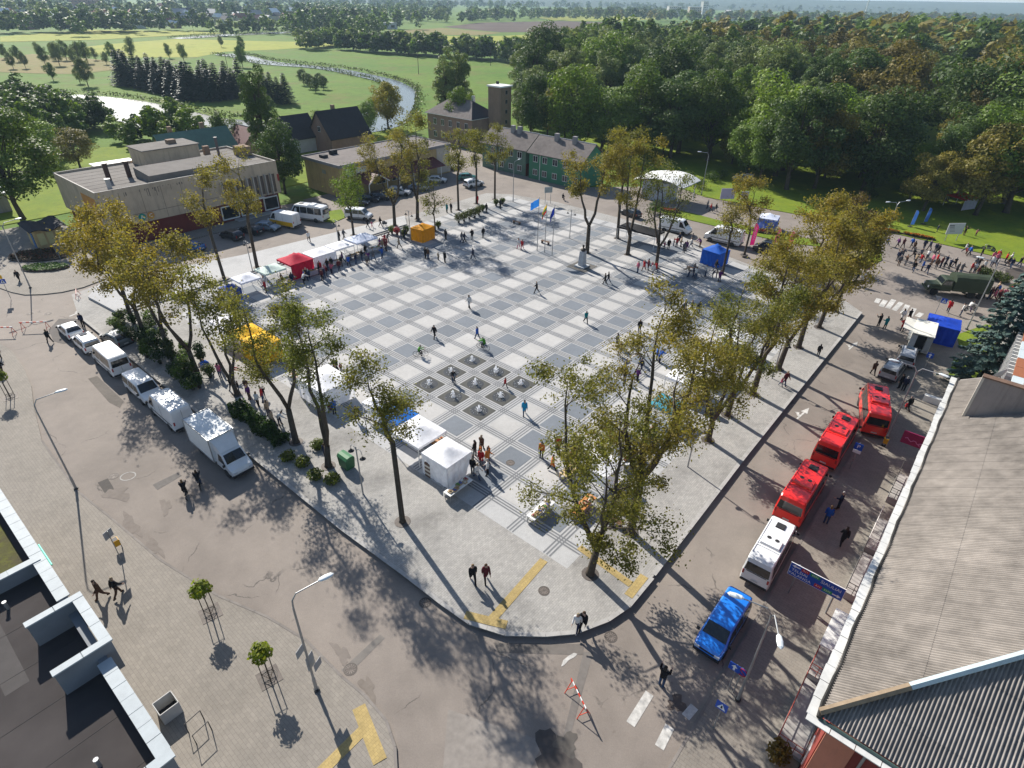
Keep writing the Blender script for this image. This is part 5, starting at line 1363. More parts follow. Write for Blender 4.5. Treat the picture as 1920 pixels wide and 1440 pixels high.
for u in (80, 84, 88, 92): window(yb, u, 103.2, .8, 2.4, 1.6, '-v')
wallpane(yb, 'roof_vent', 72, 73.2, 111, 112.4, 5.8, 6.4, TILE_DK); wallpane(yb, 'roof_vent', 75, 76.6, 112.5, 113.3, 5.8, 6.7, TILE_DK)
# ---- green houses
def gabled(name, label, u0, u1, v0, v1, eave, ridge, wall, roof, ridge_along='v', over=.45, base_z=-.4, gable=None):
    t = thing(name, label, 'house')
    wallpane(t, 'wall', u0, u1, v0, v1, base_z, eave, wall)
    th = .14
    if ridge_along == 'v':
        um = (u0 + u1) / 2; a0, a1 = v0 - over, v1 + over
        sl = (ridge - eave) / (um - u0); ez = eave - over * sl
        for s, ue in ((-1, u0 - over), (1, u1 + over)):
            q = MB(); P = [(*W(um, a0), ridge), (*W(um, a1), ridge), (*W(ue, a1), ez), (*W(ue, a0), ez)]
            q.add(P + [(x, y, z + th) for x, y, z in P], [(0, 1, 2, 3), (7, 6, 5, 4), (0, 3, 7, 4), (3, 2, 6, 7), (2, 1, 5, 6), (1, 0, 4, 5)]); ob('roof_slope', q, roof, t)
        for v in (v0, v1):
            q = MB(); q.add([(*W(u0, v), eave), (*W(u1, v), eave), (*W(um, v), ridge)], [(0, 1, 2)]); ob('gable', q, gable or wall, t)
        ob('ridge_cap', MB().tube([(*W(um, a0), ridge + th), (*W(um, a1), ridge + th)], .12, 5), M('pale_ridge', (0.42, 0.42, 0.42), .8), t)
    else:
        vm = (v0 + v1) / 2; a0, a1 = u0 - over, u1 + over
        sl = (ridge - eave) / (vm - v0); ez = eave - over * sl
        for ve in (v0 - over, v1 + over):
            q = MB(); P = [(*W(a0, vm), ridge), (*W(a1, vm), ridge), (*W(a1, ve), ez), (*W(a0, ve), ez)]
            q.add(P + [(x, y, z + th) for x, y, z in P], [(0, 1, 2, 3), (7, 6, 5, 4), (0, 3, 7, 4), (3, 2, 6, 7), (2, 1, 5, 6), (1, 0, 4, 5)]); ob('roof_slope', q, roof, t)
        for u in (u0, u1):
            q = MB(); q.add([(*W(u, v0), eave), (*W(u, v1), eave), (*W(u, vm), ridge)], [(0, 1, 2)]); ob('gable', q, gable or wall, t)
    return t
g1 = gabled('green_house', 'dull green two-storey house with sheet roof nearer the brick tower', 109.3, 117.5, 88.2, 101.5, 5.4, 8.2, streaked('dull_green_render', (0.12, 0.19, 0.14)), SLATE)
g2 = gabled('green_house', 'bright green two-storey house with sheet roof beside the yellow trees', 108.8, 117, 72.5, 86.8, 5.4, 8.2, GREENW, SLATE)
for t, vs in ((g1, (90, 92.6, 95.4, 98)), (g2, (74, 76.8, 79.6, 82.4, 85))):
    u = 109.3 if t is g1 else 108.8
    for v in vs:
        window(t, u, v, .6, 1.3, 1.3, '-u'); window(t, u, v, 3.4, 1.3, 1.4, '-u')
    for v in (vs[1], vs[-2] - .8):
        c = wallpane(t, 'chimney', u + 3.2, u + 4.0, v, v + .9, 7.0, 9.3, GREYW)
    ob('downpipe', MB().cyl((*W(u - .08, vs[-1] - 1.3), -.3), .07, 5.6, 6), WHITE, t)
wallpane(g1, 'red_end_panel', 109.4, 114, 88.1, 88.18, -.3, 2.4, REDW)
# ---- fire house with tower
fh = thing('fire_house', 'pinkish brick house with hipped dark roof and white chimneys', 'house')
FU0, FU1, FV0, FV1 = 122, 132, 117, 134
wallpane(fh, 'wall', FU0, FU1, FV0, FV1, -.4, 7.0, PINKW)
rz_ = 10.6; e = .5
P = [(*W(FU0 - e, FV0 - e), 6.9), (*W(FU1 + e, FV0 - e), 6.9), (*W(FU1 + e, FV1 + e), 6.9), (*W(FU0 - e, FV1 + e), 6.9), (*W(127, FV0 + 4.5), rz_), (*W(127, FV1 - 4.5), rz_)]
for f in ((0, 4, 5, 3), (1, 2, 5, 4), (0, 1, 4), (2, 3, 5)):
    q = MB(); q.add([P[i] for i in f], [tuple(range(len(f)))]); ob('roof_slope', q, SLATE if f[0] == 0 and len(f) == 4 else TILE_DK, fh)
q = MB(); q.prism([W(FU0 - e, FV0 - e), W(FU1 + e, FV0 - e), W(FU1 + e, FV1 + e), W(FU0 - e, FV1 + e)], 6.78, 6.9); ob('eaves', q, WHITE, fh)
for v in (119, 122, 125, 128, 131):
    window(fh, FU0, v, 1.0, 1.2, 1.5, '-u'); window(fh, FU0, v, 4.2, 1.2, 1.6, '-u')
for u, v, h in ((126, 127.5, 12.2), (128, 122, 11.6)): wallpane(fh, 'chimney', u, u + .7, v, v + .7, 8.5, h, WHITE)
tw = thing('brick_tower', 'square brown brick hose tower with flat white roof', 'tower')
wallpane(tw, 'shaft', 128, 132.2, 112.2, 116.6, -.4, 14.4, BRICKW)
wallpane(tw, 'flat_roof', 127.7, 132.5, 111.9, 116.9, 14.4, 14.75, WHITE)
wallpane(tw, 'roof_vent', 131, 131.6, 116, 116.5, 14.75, 15.4, TILE_DK)
for z in (3, 5.5, 8, 10.4, 12.6): window(tw, 130.2, 112.2, z, .8, 1.1, '-v', GREYW)
# ---- other houses
h1 = gabled('village_house', 'house with steep black roof and pink gable beyond the market building', 92, 104, 137, 146.5, 3.6, 9.2, PINKW, TILE_DK, 'u', gable=PINKW)
h2 = gabled('village_house', 'small pale house with black roof by the river', 84, 93, 144, 152, 3.4, 8.0, M('pale_blue_render', (0.36, 0.4, 0.42), .9, .2, 1), TILE_DK, 'u')
h3 = gabled('village_house', 'green sheet-roofed house with brick gable behind the shop roof', 53, 68, 137, 147, 3.8, 8.6, PINKW, M('green_sheet_roof', (0.10, 0.18, 0.15), .7, .25, 1, .3, world_space=True), 'u', gable=BRICKW)
h4 = gabled('village_house', 'maroon-roofed house beside the green roof near the river', 70, 79, 141, 149, 3.4, 7.4, PINKW, MAROON, 'v')
gabled('village_house', 'low shed with pale sheet roof at the left edge behind the trees', 14, 26, 150, 160, 3.2, 5.0, GREYW, SLATE, 'u')
gabled('village_house', 'low white-roofed shed behind the leafy shrubs left of the shop', 16, 24, 139, 146, 3.0, 4.0, GREYW, M('white_sheet_roof', (0.6, .62, .64), .6, .15, 1, world_space=True), 'u')
window(h1, 92, 141.7, 4.5, 1.2, 1.3, '-u'); window(h2, 84, 148, 1.2, 1.2, 1.3, '-u')
for t, u, v in ((h1, 97, 142.2), (h3, 56, 142.4), (h3, 63, 142.6)): wallpane(t, 'chimney', u, u + .8, v, v + .8, 7.5, 10.2 if t is h1 else 9.8, BRICKW)
# ---- kiosk and flower bed, left
ki = thing('kiosk', 'small yellow kiosk with wavy dark roof under the big tree', 'kiosk')
wallpane(ki, 'wall', 20.8, 24.6, 113.2, 117.2, -.2, 2.6, CREAMW)
q = MB(); n = 8; vs = []; fs = []
for i in range(n + 1):
    u = 20.2 + (25.2 - 20.2) * i / n; z = 2.75 + .25 * math.sin(i * 1.1)
    vs += [(*W(u, 112.5), z), (*W(u, 117.9), z + .3)]
q.add(vs + [(x, y, z - .12) for x, y, z in vs], [(2 * i, 2 * i + 2, 2 * i + 3, 2 * i + 1) for i in range(n)] + [(2 * (n + 1) + 2 * i, 2 * (n + 1) + 2 * i + 1, 2 * (n + 1) + 2 * i + 3, 2 * (n + 1) + 2 * i + 2) for i in range(n)] + [(2 * i, 2 * (n + 1) + 2 * i, 2 * (n + 1) + 2 * i + 2, 2 * i + 2) for i in range(n)])
ob('roof', q, TILE_DK, ki)
for u in (21.6, 22.8, 24): wallpane(ki, 'shutter', u - .45, u + .45, 113.12, 113.2, .4, 2.2, PLAST, (0.5, .45, .22))
wallpane(ki, 'blue_door', 20.72, 20.8, 114.2, 115.2, -.2, 2.1, PLAST, (0.03, 0.12, 0.3))
# ---- white pavilion with curved roof by the park
pv = thing('pavilion', 'white pavilion with curved pale roof at the park edge', 'pavilion')
wallpane(pv, 'wall', 112.6, 117, 54.2, 60, -.3, 3.4, M('pavilion_panel', (0.4, 0.44, 0.52), .6, .15, 1))
q = MB(); n = 8; vs = []
for i in range(n + 1):
    v = 50.5 + 11 * i / n; z = 3.5 + 1.0 * math.sin(PI * (i / n) ** .8)
    vs += [(*W(110.8, v), z), (*W(119, v), z + .2)]
q.add(vs, [(2 * i, 2 * i + 2, 2 * i + 3, 2 * i + 1) for i in range(n)]); q.add([(x, y, z - .15) for x, y, z in vs], [(2 * i, 2 * i + 1, 2 * i + 3, 2 * i + 2) for i in range(n)])
ob('curved_roof', q, WHITE, pv)
for u, v in ((111.2, 51.2), (118.4, 51.2)): ob('post', MB().cyl((*W(u, v), -.3), .1, 3.9, 8), WHITE, pv)
_rr = random.Random(4)
# ---- right-hand building with corrugated roof
CORR = M('asbestos_sheet', (0.275, 0.248, 0.222), .95, .5, 1.3, .1, world_space=True)
CORR_D = M('weathered_asbestos_sheet', (0.26, 0.24, 0.225), .95, .5, 1.3, .1, world_space=True)
FLASH = M('white_flashing', (0.60, 0.60, 0.58), .7, .35, 1.5, .3, world_space=True)
BRWALL = streaked('brick_red_render', (0.24, 0.055, 0.045), (.1, .04, .04), .3)
rb = thing('hip_roofed_building', 'brick-red building under a large grey corrugated hip roof', 'building')
RU0, RU1, RV0, EZ, SL = 19.5, 56.0, -1.35, 8.0, .6
wallpane(rb, 'wall', RU0 + .65, RU1 - .5, -26, RV0 - .65, -.4, EZ - .15, BRWALL)
def corr_sheet(nw, w, l, amp=.035):
    m = MB(); n = nw * 6; vs = []; fs = []
    for i in range(n + 1):
        y = -w / 2 + w * i / n; z = amp * math.cos(2 * PI * i / 6)
        vs += [(-l / 2, y, z), (l / 2, y, z)]
    m.add(vs, [(2 * i, 2 * i + 1, 2 * i + 3, 2 * i + 2) for i in range(n)])
    return m
shm = corr_sheet(7, 1.06, 1.75, .042).mesh('roof_sheet', True); shm.materials.append(CORR)
shm2 = corr_sheet(7, 1.06, 1.75, .055).mesh('roof_sheet', True); shm2.materials.append(CORR_D)
cs = math.sqrt(1 + SL * SL)
def hip_lim_main(u, s): return u - RU0 > s / cs * 1.0 + .15     # plan distance in from the eave must stay below the hip
ROWS = 7
import bmesh
def lay_sheet(me, X, Y, T, cut):
    """one sheet on the slope; sheets that cross the hip are sawn along it"""
    Z = X.cross(Y)
    mt = Matrix((X, Y, Z)).transposed().to_4x4(); mt.translation = Vector(T)
    if cut:
        bm = bmesh.new(); bm.from_mesh(me); inv = mt.inverted()
        co = inv @ Vector((*W(RU0, RV0), EZ)); nn = (inv.to_3x3() @ cut).normalized()
        bmesh.ops.bisect_plane(bm, geom=bm.verts[:] + bm.edges[:] + bm.faces[:], plane_co=co, plane_no=nn, clear_outer=True)
        if not bm.faces: bm.free(); return
        m2 = bpy.data.meshes.new('roof_sheet'); bm.to_mesh(m2); bm.free(); m2.polygons.foreach_set('use_smooth', [True] * len(m2.polygons)); m2.materials.append(me.materials[0]); me = m2
    o = bpy.data.objects.new('roof_sheet', me); COL.objects.link(o); o.parent = rb; o.matrix_world = mt
HIPN = Vector((VA.x + UA.x, VA.y + UA.y, 0))    # normal of the vertical plane through the hip
for r in range(ROWS):                     # street-side slope: sheets run up from the eave
    for k in range(34):
        u = RU0 + .02 + (k + .5) * 1.06
        s = (r + .5) * 1.6; d = s / cs       # plan distance from the eave
        if u - RU0 < d - 1.6 or u > RU1 + (0 if d < 1.6 else -6.6): continue
        if u > 48.6 and d > 1.5: continue
        x, y = W(u, RV0 - .12 - d)
        lay_sheet(shm, Vector((-VA.x, -VA.y, SL)).normalized(), Vector((UA.x, UA.y, 0)), (x, y, EZ + .12 + d * SL + .02 * (r % 2)), -HIPN if u - RU0 < d + 1.6 else None)
for r in range(ROWS):                     # near hip end
    for k in range(22):
        v = RV0 - .02 - (k + .5) * 1.06
        s = (r + .5) * 1.6; d = s / cs
        if RV0 - v < d - 1.6: continue
        x, y = W(RU0 + .12 + d, v)
        lay_sheet(shm2, Vector((UA.x, UA.y, SL)).normalized(), Vector((VA.x, VA.y, 0)), (x, y, EZ + .12 + d * SL + .02 * (r % 2)), HIPN if RV0 - v < d + 1.6 else None)
# boards under the sheets close the hip line
q = MB(); D = 7.0
A0 = (*W(RU0 + .1, RV0 - .1), EZ + .04); A1 = (*W(RU1, RV0 - .1), EZ + .04); A2 = (*W(48.9, RV0 - .1 - D), EZ + .04 + D * SL); A3 = (*W(RU0 + .1 + D, RV0 - .1 - D), EZ + .04 + D * SL)
q.add([A0, A1, (*W(RU1, RV0 - 1.7), EZ + 1.0), (*W(48.9, RV0 - 1.7), EZ + 1.0), A2, A3], [(5, 4, 3, 2, 1, 0)])
B1 = (*W(RU0 + .1, -26), EZ + .04); B2 = (*W(RU0 + .1 + D, -26), EZ + .04 + D * SL)
q.add([A0, B1, B2, A3], [(3, 2, 1, 0)])
ob('roof_boards', q, CORR_D, rb)
hp = MB(); hp.tube([(*W(RU0 + .1, RV0 - .1), EZ + .26), (*W(RU0 + 2.6, RV0 - 2.6), EZ + .26 + 2.5 * SL)], .17, 6); ob('hip_cap', hp, M('rusty_hip_cap', (0.25, 0.19, 0.13), .9, .4, 3), rb)
hp = MB(); hp.tube([(*W(RU0 + 2.6, RV0 - 2.6), EZ + .27 + 2.5 * SL), (*W(RU0 + D, RV0 - D), EZ + .27 + D * SL)], .17, 6); ob('hip_cap', hp, M('pale_blue_cap', (0.42, 0.5, 0.52), .7, .2, 3), rb)
for k in range(37):                       # eave flashing, one piece per metre, uneven
    u = RU0 - .1 + k * 1.0
    j = .03 * math.sin(k * .9) + _rr.uniform(-.015, .015)
    ob('eave_flashing', boxuv(MB(), u, u + .97, RV0 - .12 + j, RV0 + .34 + j, EZ - .05 + _rr.uniform(0, .02), EZ - .01 + _rr.uniform(0, .02)), FLASH, rb)
g = MB(); pts = [(*W(RU0 - .1 + k * .8, RV0 - .14 + .05 * math.sin(k * 1.1) + .02 * math.sin(k * 2.7)), EZ + .12) for k in range(47)]
g.tube(pts, .10, 6); ob('gutter', g, M('dark_gutter', (0.018, 0.017, 0.016), .7, .2, 3), rb)
for k in range(24):
    v = RV0 + .3 - (k + 1) * 1.0
    ob('eave_flashing', boxuv(MB(), RU0 - .42, RU0 - .02, v, v + .97, EZ - .06, EZ - .02 + _rr.uniform(0, .015)), FLASH, rb)
g = MB(); g.tube([(*W(RU0 - .06, RV0 - .2 - k * 1.2), EZ + .02) for k in range(20)], .08, 6); ob('gutter', g, M('green_gutter', (0.05, 0.08, 0.075), .6, .3, 3), rb)
g = MB(); g.tube([(*W(RU0 + .2, RV0 - 2.3), EZ - .1), (*W(RU0 + .5, RV0 - 2.3), EZ - .7), (*W(RU0 + .58, RV0 - 2.3), -.2)], .06, 6); ob('downpipe', g, M('grey_pipe', (.3, .3, .3), .5, .2, 3, .4, .4), rb)
wallpane(rb, 'corner_pilaster', RU0 + .5, RU0 + .64, RV0 - 1.9, RV0 - .7, -.3, EZ - .2, streaked('salmon_render', (0.5, .2, .13)))
wallpane(rb, 'fire_wall', 48.75, 49.0, -16, -2.65, 7.8, 12.2, streaked('stained_grey_render', (0.26, .235, .225), (.12, .1, .1), .6))
wallpane(rb, 'fire_wall_cap', 48.6, 49.15, -16.2, -2.5, 12.2, 12.3, M('rusty_cap', (0.16, .1, .07), .9, .4, 3))
ob('fire_wall_edge', boxuv(MB(), 48.7, 49.05, -2.66, -2.5, 7.9, 12.2), M('pale_edge', (0.5, .46, .4), .9, .2, 2), rb)
wallpane(rb, 'rear_wing', 49, 57, -26, -5.5, 6.5, 12.0, GREYW)
# entrances, railings and stairs along the street wall
def rail(parent, pts, z0, h, mat, n=None):
    m = MB()
    P = [Vector(p) for p in pts]
    for a, b_ in zip(P, P[1:]):
        for k in (h, h * .5): m.tube([(a.x, a.y, z0 + k), (b_.x, b_.y, z0 + k)], .028, 4)
        c = max(1, int((b_ - a).length / .35))
        for i in range(c + 1):
            p = a + (b_ - a) * i / c; m.tube([(p.x, p.y, z0), (p.x, p.y, z0 + h)], .02, 4)
    return ob('railing', m, mat, parent)
RAILR = M('red_rail_paint', (0.32, 0.06, 0.04), .6, .3, 4); RAILB = M('black_rail_paint', (0.03, 0.028, 0.027), .6, .3, 4); RAILW = M('white_rail_paint', (0.6, 0.58, .55), .6, .3, 4)
for u0, u1, mt in ((22.2, 26.5, RAILR), (27.5, 30.6, RAILR), (35.2, 39.4, RAILB), (40.5, 44.0, RAILW), (47.5, 51, RAILB)):
    ob('entrance_landing', boxuv(MB(), u0, u1, -1.95, -.55, -.4, .45), KERB, rb)
    for s in range(3): ob('stair_step', boxuv(MB(), u1 + s * .32, u1 + (s + 1) * .32, -1.9, -.6, -.4, .32 - s * .15), KERB, rb)
    rail(rb, [W(u0, -1.9), W(u0, -.58), W(u1 + .9, -.58)], .45, .95, mt)
for u in (23.5, 29, 36.5, 42, 49): ob('door', boxuv(MB(), u, u + 1.0, -2.02, -1.96, .45, 2.5), DARK, rb)
for k in range(9): window(rb, 22.5 + k * 3.7, RV0 - .65, 4.6, 1.3, 1.6, '+v'); window(rb, 22.0 + k * 3.7, RV0 - .65, 1.2, 1.0, 1.4, '+v')
ob('white_awning', boxuv(MB(), 27.6, 30.8, -1.95, -.5, 3.0, 3.1), WHITE, rb)
# low retaining wall and boxed garden at the near corner
ob('wall_base', boxuv(MB(), 20.3, 24.6, -1.95, -1.0, -.4, .2), M('mossy_stone', (0.3, .25, .17), .9, .4, 2), rb)
wallpane(rb, 'magenta_sign', 53.3, 53.4, -1.9, .35, 2.2, 3.4, PLAST, (0.22, 0.008, 0.07))
# ---- white office with fins, upper right
of = thing('office_block', 'white office block with vertical facade fins and tiled parapet', 'building')
wallpane(of, 'wall', 58, 108, -26, -5.2, -.4, 7.8, M('office_render', (0.42, .41, .40), .9, .2, 1, world_space=True))
wallpane(of, 'roof', 58, 108, -26, -5.6, 7.8, 8.0, DKROOF)
for k in range(60):
    u = 58.3 + k * .83
    ob('facade_fin', boxuv(MB(), u, u + .12, -5.2, -4.55, .6, 7.5), WHITE, of)
for k in range(16): ob('glazing', boxuv(MB(), 58.6 + k * 3.1, 61.4 + k * 3.1, -5.2, -5.16, 1.0, 7.2), GLASS, of)
for k in range(25):
    u = 58 + k * 2.0; c = (0.5, .56, .58) if k % 4 not in (1, 2) else (0.3, .11, .05)
    ob('parapet_slab', boxuv(MB(), u, u + 1.96, -6.1, -4.9, 7.9, 8.1), PLAST, of, color=c)
ob('plinth', boxuv(MB(), 58, 108, -5.0, -4.5, -.4, .3), KERB, of)
m = MB(); m.lathe([(.02, .0), (.35, .05), (.6, .16), (.75, .3)], 16); d = thing('satellite_dish', 'round grey satellite dish on a pole by the white facade', 'satellite dish', (*W(60.5, -4.2), 7.4), 2.0)
o = ob('reflector', m, M('dish_grey', (0.42, .43, .44), .5, .1, 2), d); o.rotation_euler = (0, rad(60), 0)
ob('bracket', MB().tube([(0, 0, 0), (-.35, 0, -.5), (-.5, 0, -1.6)], .05, 6), STEEL, d); ob('feed_arm', MB().tube([(0, 0, 0), (.6, 0, .35)], .02, 5), STEEL, d)
ob('low_wall', boxuv(MB(), 66.5, 67, -5, 0.2, -.4, .5), WHITE, of)
# ---- bottom-left building: dark roof behind a capped parapet
bl = thing('flat_roofed_building', 'flat-roofed building with dark roof and pale capping slabs beside the left pavement', 'building')
BZ = 5.0; BU = .68; RZ = 4.05
CAP = M('capping_slab', (0.36, .40, .42), .6, .2, 2.0, .4)
SIDEW = M('blue_grey_cladding', (0.20, .215, .235), .7, .2, 1.0, .3, world_space=True)
wallpane(bl, 'wall', -30, BU, 20.0, 48, -.4, RZ - .05, SIDEW)
wallpane(bl, 'roof', -30, BU - .35, 20.2, 48, RZ - .05, RZ, DKROOF)
wallpane(bl, 'parapet', BU - .45, BU - .02, 20.4, 48, RZ - .05, BZ - .03, SIDEW)
v = 20.45
while v < 48:
    if not (27.2 < v < 32.2):
        ob('capping_slab', boxuv(MB(), BU - .56, BU + .1, v, v + .945, BZ - .03, BZ + .04 + _rr.uniform(0, .012)), CAP, bl)
    v += .97
wallpane(bl, 'cross_wall', -12, BU - .45, 37.2, 37.5, RZ - .05, BZ + .0, SIDEW)
for j in range(8): ob('capping_slab', boxuv(MB(), BU - 1.75 - j * 1.62, BU - .14 - j * 1.62, 37.1, 37.6, BZ + .0, BZ + .09), CAP, bl)
for v0 in (31.65, 27.55):
    ue, top = -1.46, 5.72
    wallpane(bl, 'fin_wall', ue, 1.12, v0, v0 + .28, RZ - .6, top, SIDEW)
    for j in range(2): ob('capping_slab', boxuv(MB(), ue - .05 + j * 1.37, ue + 1.29 + j * 1.37, v0 - .07, v0 + .35, top, top + .09), CAP, bl)
wallpane(bl, 'fin_wall', BU + .1, 1.1, 27.83, 31.65, RZ - .6, 5.7, M('teal_cladding', (.05, .14, .15), .6, .2, 1, .3))
for j in range(3): ob('capping_slab', boxuv(MB(), BU - .0, 1.2, 27.93 + j * 1.24, 29.14 + j * 1.24, 5.7, 5.79), CAP, bl)
wallpane(bl, 'end_parapet', -10, BU - .01, 20.0, 20.39, RZ - .05, BZ - .03, SIDEW)
for j in range(8): ob('capping_slab', boxuv(MB(), BU - 1.1 - j * 1.1 + .12, BU - .12 - j * 1.1 + .2, 19.9, 20.44, BZ - .03, BZ + .06), CAP, bl)
wallpane(bl, 'moss_patch', -10, -.2, 38.2, 47, RZ, RZ + .02, grass_mat('roof_moss', (0.10, 0.11, 0.02), (0.07, 0.06, 0.04), (0.13, 0.14, 0.02), .3, 4))
for x, y in (((-28.61,21.40)), ((-18.53,13.25))):
    m = MB(); m.cyl((x, y, RZ - .02), .09, .6, 8); m.cyl((x, y, RZ + .55), .12, .06, 8); ob('vent_pipe', m, STEEL, bl)
m = MB(); m.tube([(*W(BU + .16, 36.4), BZ - .15), (*W(BU + .16, 38.8), BZ - .15)], .05, 6); ob('green_light_tube', m, M('mint_tube', (0.15, .75, .55), .4, .1, 2), bl)
SEAM = M('bitumen_seam', (.05, .046, .045), .9, .3, 2, world_space=True)
for k in range(5): ob('roof_seam', boxuv(MB(), -14, BU - .5, 21.4 + k * 3.1, 21.43 + k * 3.1, RZ, RZ + .012), SEAM, bl)
for k in range(5): ob('roof_patch', boxuv(MB(), -3.5 - k * 1.7, -2.6 - k * 1.7 + _rr.uniform(0, .6), 21.5 + _rr.uniform(0, 9), 22.6 + _rr.uniform(0, 9.5) + 9, RZ, RZ + .004 + .001 * k), M('newer_bitumen', (.07, .064, .062), .9, .3, 1, world_space=True), bl)
# entrance box below the wall
eb = thing('entrance_box', 'open pale metal planter box against the wall of the flat-roofed building', 'planter', (*W(1.75, 26.0), PAVE_Z), U_ANG); eb.scale = (.62, .8, .75)
for (x, y, sx, sy) in ((0, .6, 1.6, .06), (0, -.6, 1.6, .06), (.8, 0, .06, 1.2), (-.8, 0, .06, 1.2)): ob('panel', MB().box((x, y, .65), (sx, sy, 1.3)), M('pale_panel_metal', (.45, .45, .44), .6, .15, 2), eb)
ob('floor_panel', MB().box((0, 0, .1), (1.5, 1.1, .1)), DARK, eb)
rl = thing('hand_rail', 'bent dark hand rail beside the entrance box', 'railing', (*W(1.9, 23.2), PAVE_Z), U_ANG)
ob('rail_tube', MB().tube([(0, 0, 0), (0, 0, .9), (.9, .1, .9), (.9, .1, 0)], .03, 6), DARK, rl); ob('rail_tube', MB().tube([(0, .9, 0), (0, .9, .9), (.9, 1, .9), (.9, 1, 0)], .03, 6), DARK, rl)
# ---- far town: single houses, blocks and chimneys
_fr = random.Random(31)
ROOFS = [M('far_red_roof', (0.2, .07, .05), .8, .2, .5, world_space=True), M('far_grey_roof', (.3, .3, .31), .7, .2, .5, world_space=True), M('far_white_roof', (.72, .73, .75), .5, .1, .5, world_space=True), TILE_DK]
WALLS = [M('far_white_wall', (.55, .54, .52), .9, .1, .5), M('far_cream_wall', (.42, .36, .28), .9, .1, .5), M('far_brick_wall', (.25, .14, .1), .9, .1, .5)]
_hm = MB(); _hm.box((0, 0, 2), (11, 8, 4.6)); _hm = _hm.mesh('wall')
_rm = MB(); _rm.add([(-6, -4.6, 4.2), (6, -4.6, 4.2), (6, 0, 7.6), (-6, 0, 7.6), (6, 4.6, 4.2), (-6, 4.6, 4.2)], [(0, 1, 2, 3), (3, 2, 4, 5), (0, 3, 5), (1, 4, 2)]); _rm = _rm.mesh('roof')
_wmesh = []; _rmesh = []
for m_ in WALLS: c = _hm.copy(); c.materials.append(m_); _wmesh.append(c)
for m_ in ROOFS: c = _rm.copy(); c.materials.append(m_); _rmesh.append(c)
_town = [(-597.67,813.21), (-625.84,876.02), (-545.02,774.77), (-585.22,860.51), (-508.85,763.25), (-537.34,831.81), (-472.84,752.53), (-522.24,860.37), (-480.82,811.60), (-518.37,904.25), (-447.76,796.92), (-476.04,869.29), (-418.21,781.49), (-441.83,851.93), (-404.22,804.60), (-443.18,909.78), (-393.97,826.56), (-411.35,888.89), (-367.57,824.40), (-404.49,933.96), (-363.52,860.76), (-398.72,982.55), (-349.17,887.13), (-363.75,959.43), (-333.35,915.47), (-352.52,1012.78), (-315.31,946.35), (-702.42,969.77), (-707.19,1026.41), (-645.97,986.15), (-607.70,960.99), (-634.10,1055.88), (-585.34,1033.61), (-541.35,1010.17), (-553.81,1089.45), (-508.28,1063.50), (-515.53,1154.21), (-468.36,1125.18), (-472.51,1226.98), (-427.18,1191.43), (-417.43,1274.05), (-347.72,1153.69), (-808.27,1156.45), (-748.59,1174.09), (-719.48,1249.41), (-653.58,1269.96), (-631.64,1394.49), (-556.50,1420.04), (-506.17,1530.97), (-507.90,680.58), (-477.60,671.05), (-459.70,704.32), (-405.91,730.83), (-371.71,747.68), (456.09,1618.81), (459.95,1508.56), (526.22,1626.43), (503.79,1468.33), (618.49,1730.31), (567.66,1474.61), (689.67,1694.75), (647.12,1489.76), (743.62,1614.96), (728.20,1505.21), (734.13,1448.20), (944.61,1737.84), (942.16,1662.57), (854.58,1456.22), (596.93,2016.21), (733.98,2126.59), (862.80,2167.19), (933.26,2103.18), (-288.62,1006.39), (-298.36,1100.86)]
for p_ in list(_town)[:54]: _town.append((p_[0] * _fr.uniform(1.02, 1.2), p_[1] * _fr.uniform(1.02, 1.16)))
for i, p in enumerate(_town):
    r = _fr.randrange(4); w_ = _fr.randrange(3)
    t = thing('town_house', ('%s house in the distant town across the meadow' if p[0] < 0 or p[0] < 200 else '%s house in the distant town behind the park woods') % ('red-roofed', 'grey-roofed', 'white-roofed', 'dark-roofed')[r], 'house', (p[0], p[1], -.3), _fr.uniform(0, 3.1), 'houses of the distant town')
    s = _fr.uniform(.9, 1.7); t.scale = (s, s, s * _fr.uniform(.9, 1.2))
    ob('wall', _wmesh[w_], None, t); ob('roof', _rmesh[r], None, t)
def far_block(name, label, p, L, D, Hh, wall, rz=0, rows=4, cols=8):
    t = thing(name, label, 'building', (p[0], p[1], -.3), rz)
    ob('wall', MB().box((0, 0, Hh / 2), (L, D, Hh)), wall, t); ob('roof', MB().box((0, 0, Hh + .3), (L + 1, D + 1, .6)), WHITE, t)
    for r in range(rows):
        for c in range(cols): ob('window', MB().box((-L / 2 + (c + .5) * L / cols, -D / 2 - .05, (r + .6) * Hh / (rows + .3)), (L / cols * .5, .2, Hh / rows * .45)), GLASS, t)
far_block('apartment_block', 'white apartment block far beyond the ploughed field', (406.41,1862.78), 34, 16, 22, WALLS[0], .2, 5, 6)
far_block('apartment_block', 'pinkish apartment block beside the far white block', (441.63,1786.79), 30, 16, 22, WALLS[1], .1, 5, 6)
far_block('apartment_block', 'tall pale silo-like block at the far edge of the town', (525.37,2017.40), 16, 14, 34, WALLS[0], .3, 6, 3)
far_block('school_building', 'long white flat building behind the park woods', (532.12,952.30), 46, 18, 12, WALLS[0], -.3, 3, 8)
far_block('barn', 'long pale farm barn at the edge of the meadow', (-172.05,831.00), 50, 14, 6, WALLS[0], .1, 1, 6)
far_block('apartment_block', 'red brick block in the distant left town', (-751.54,1215.85), 44, 18, 18, WALLS[2], .1, 4, 6)
m = MB(); m.cyl((0, 0, 0), 1.6, 60, 10, 0, 1.0); t = thing('chimney_stack', 'slim pale chimney stack over the distant town', 'chimney', (*(835.73,1709.18), -.3)); ob('stack', m, WHITE, t)
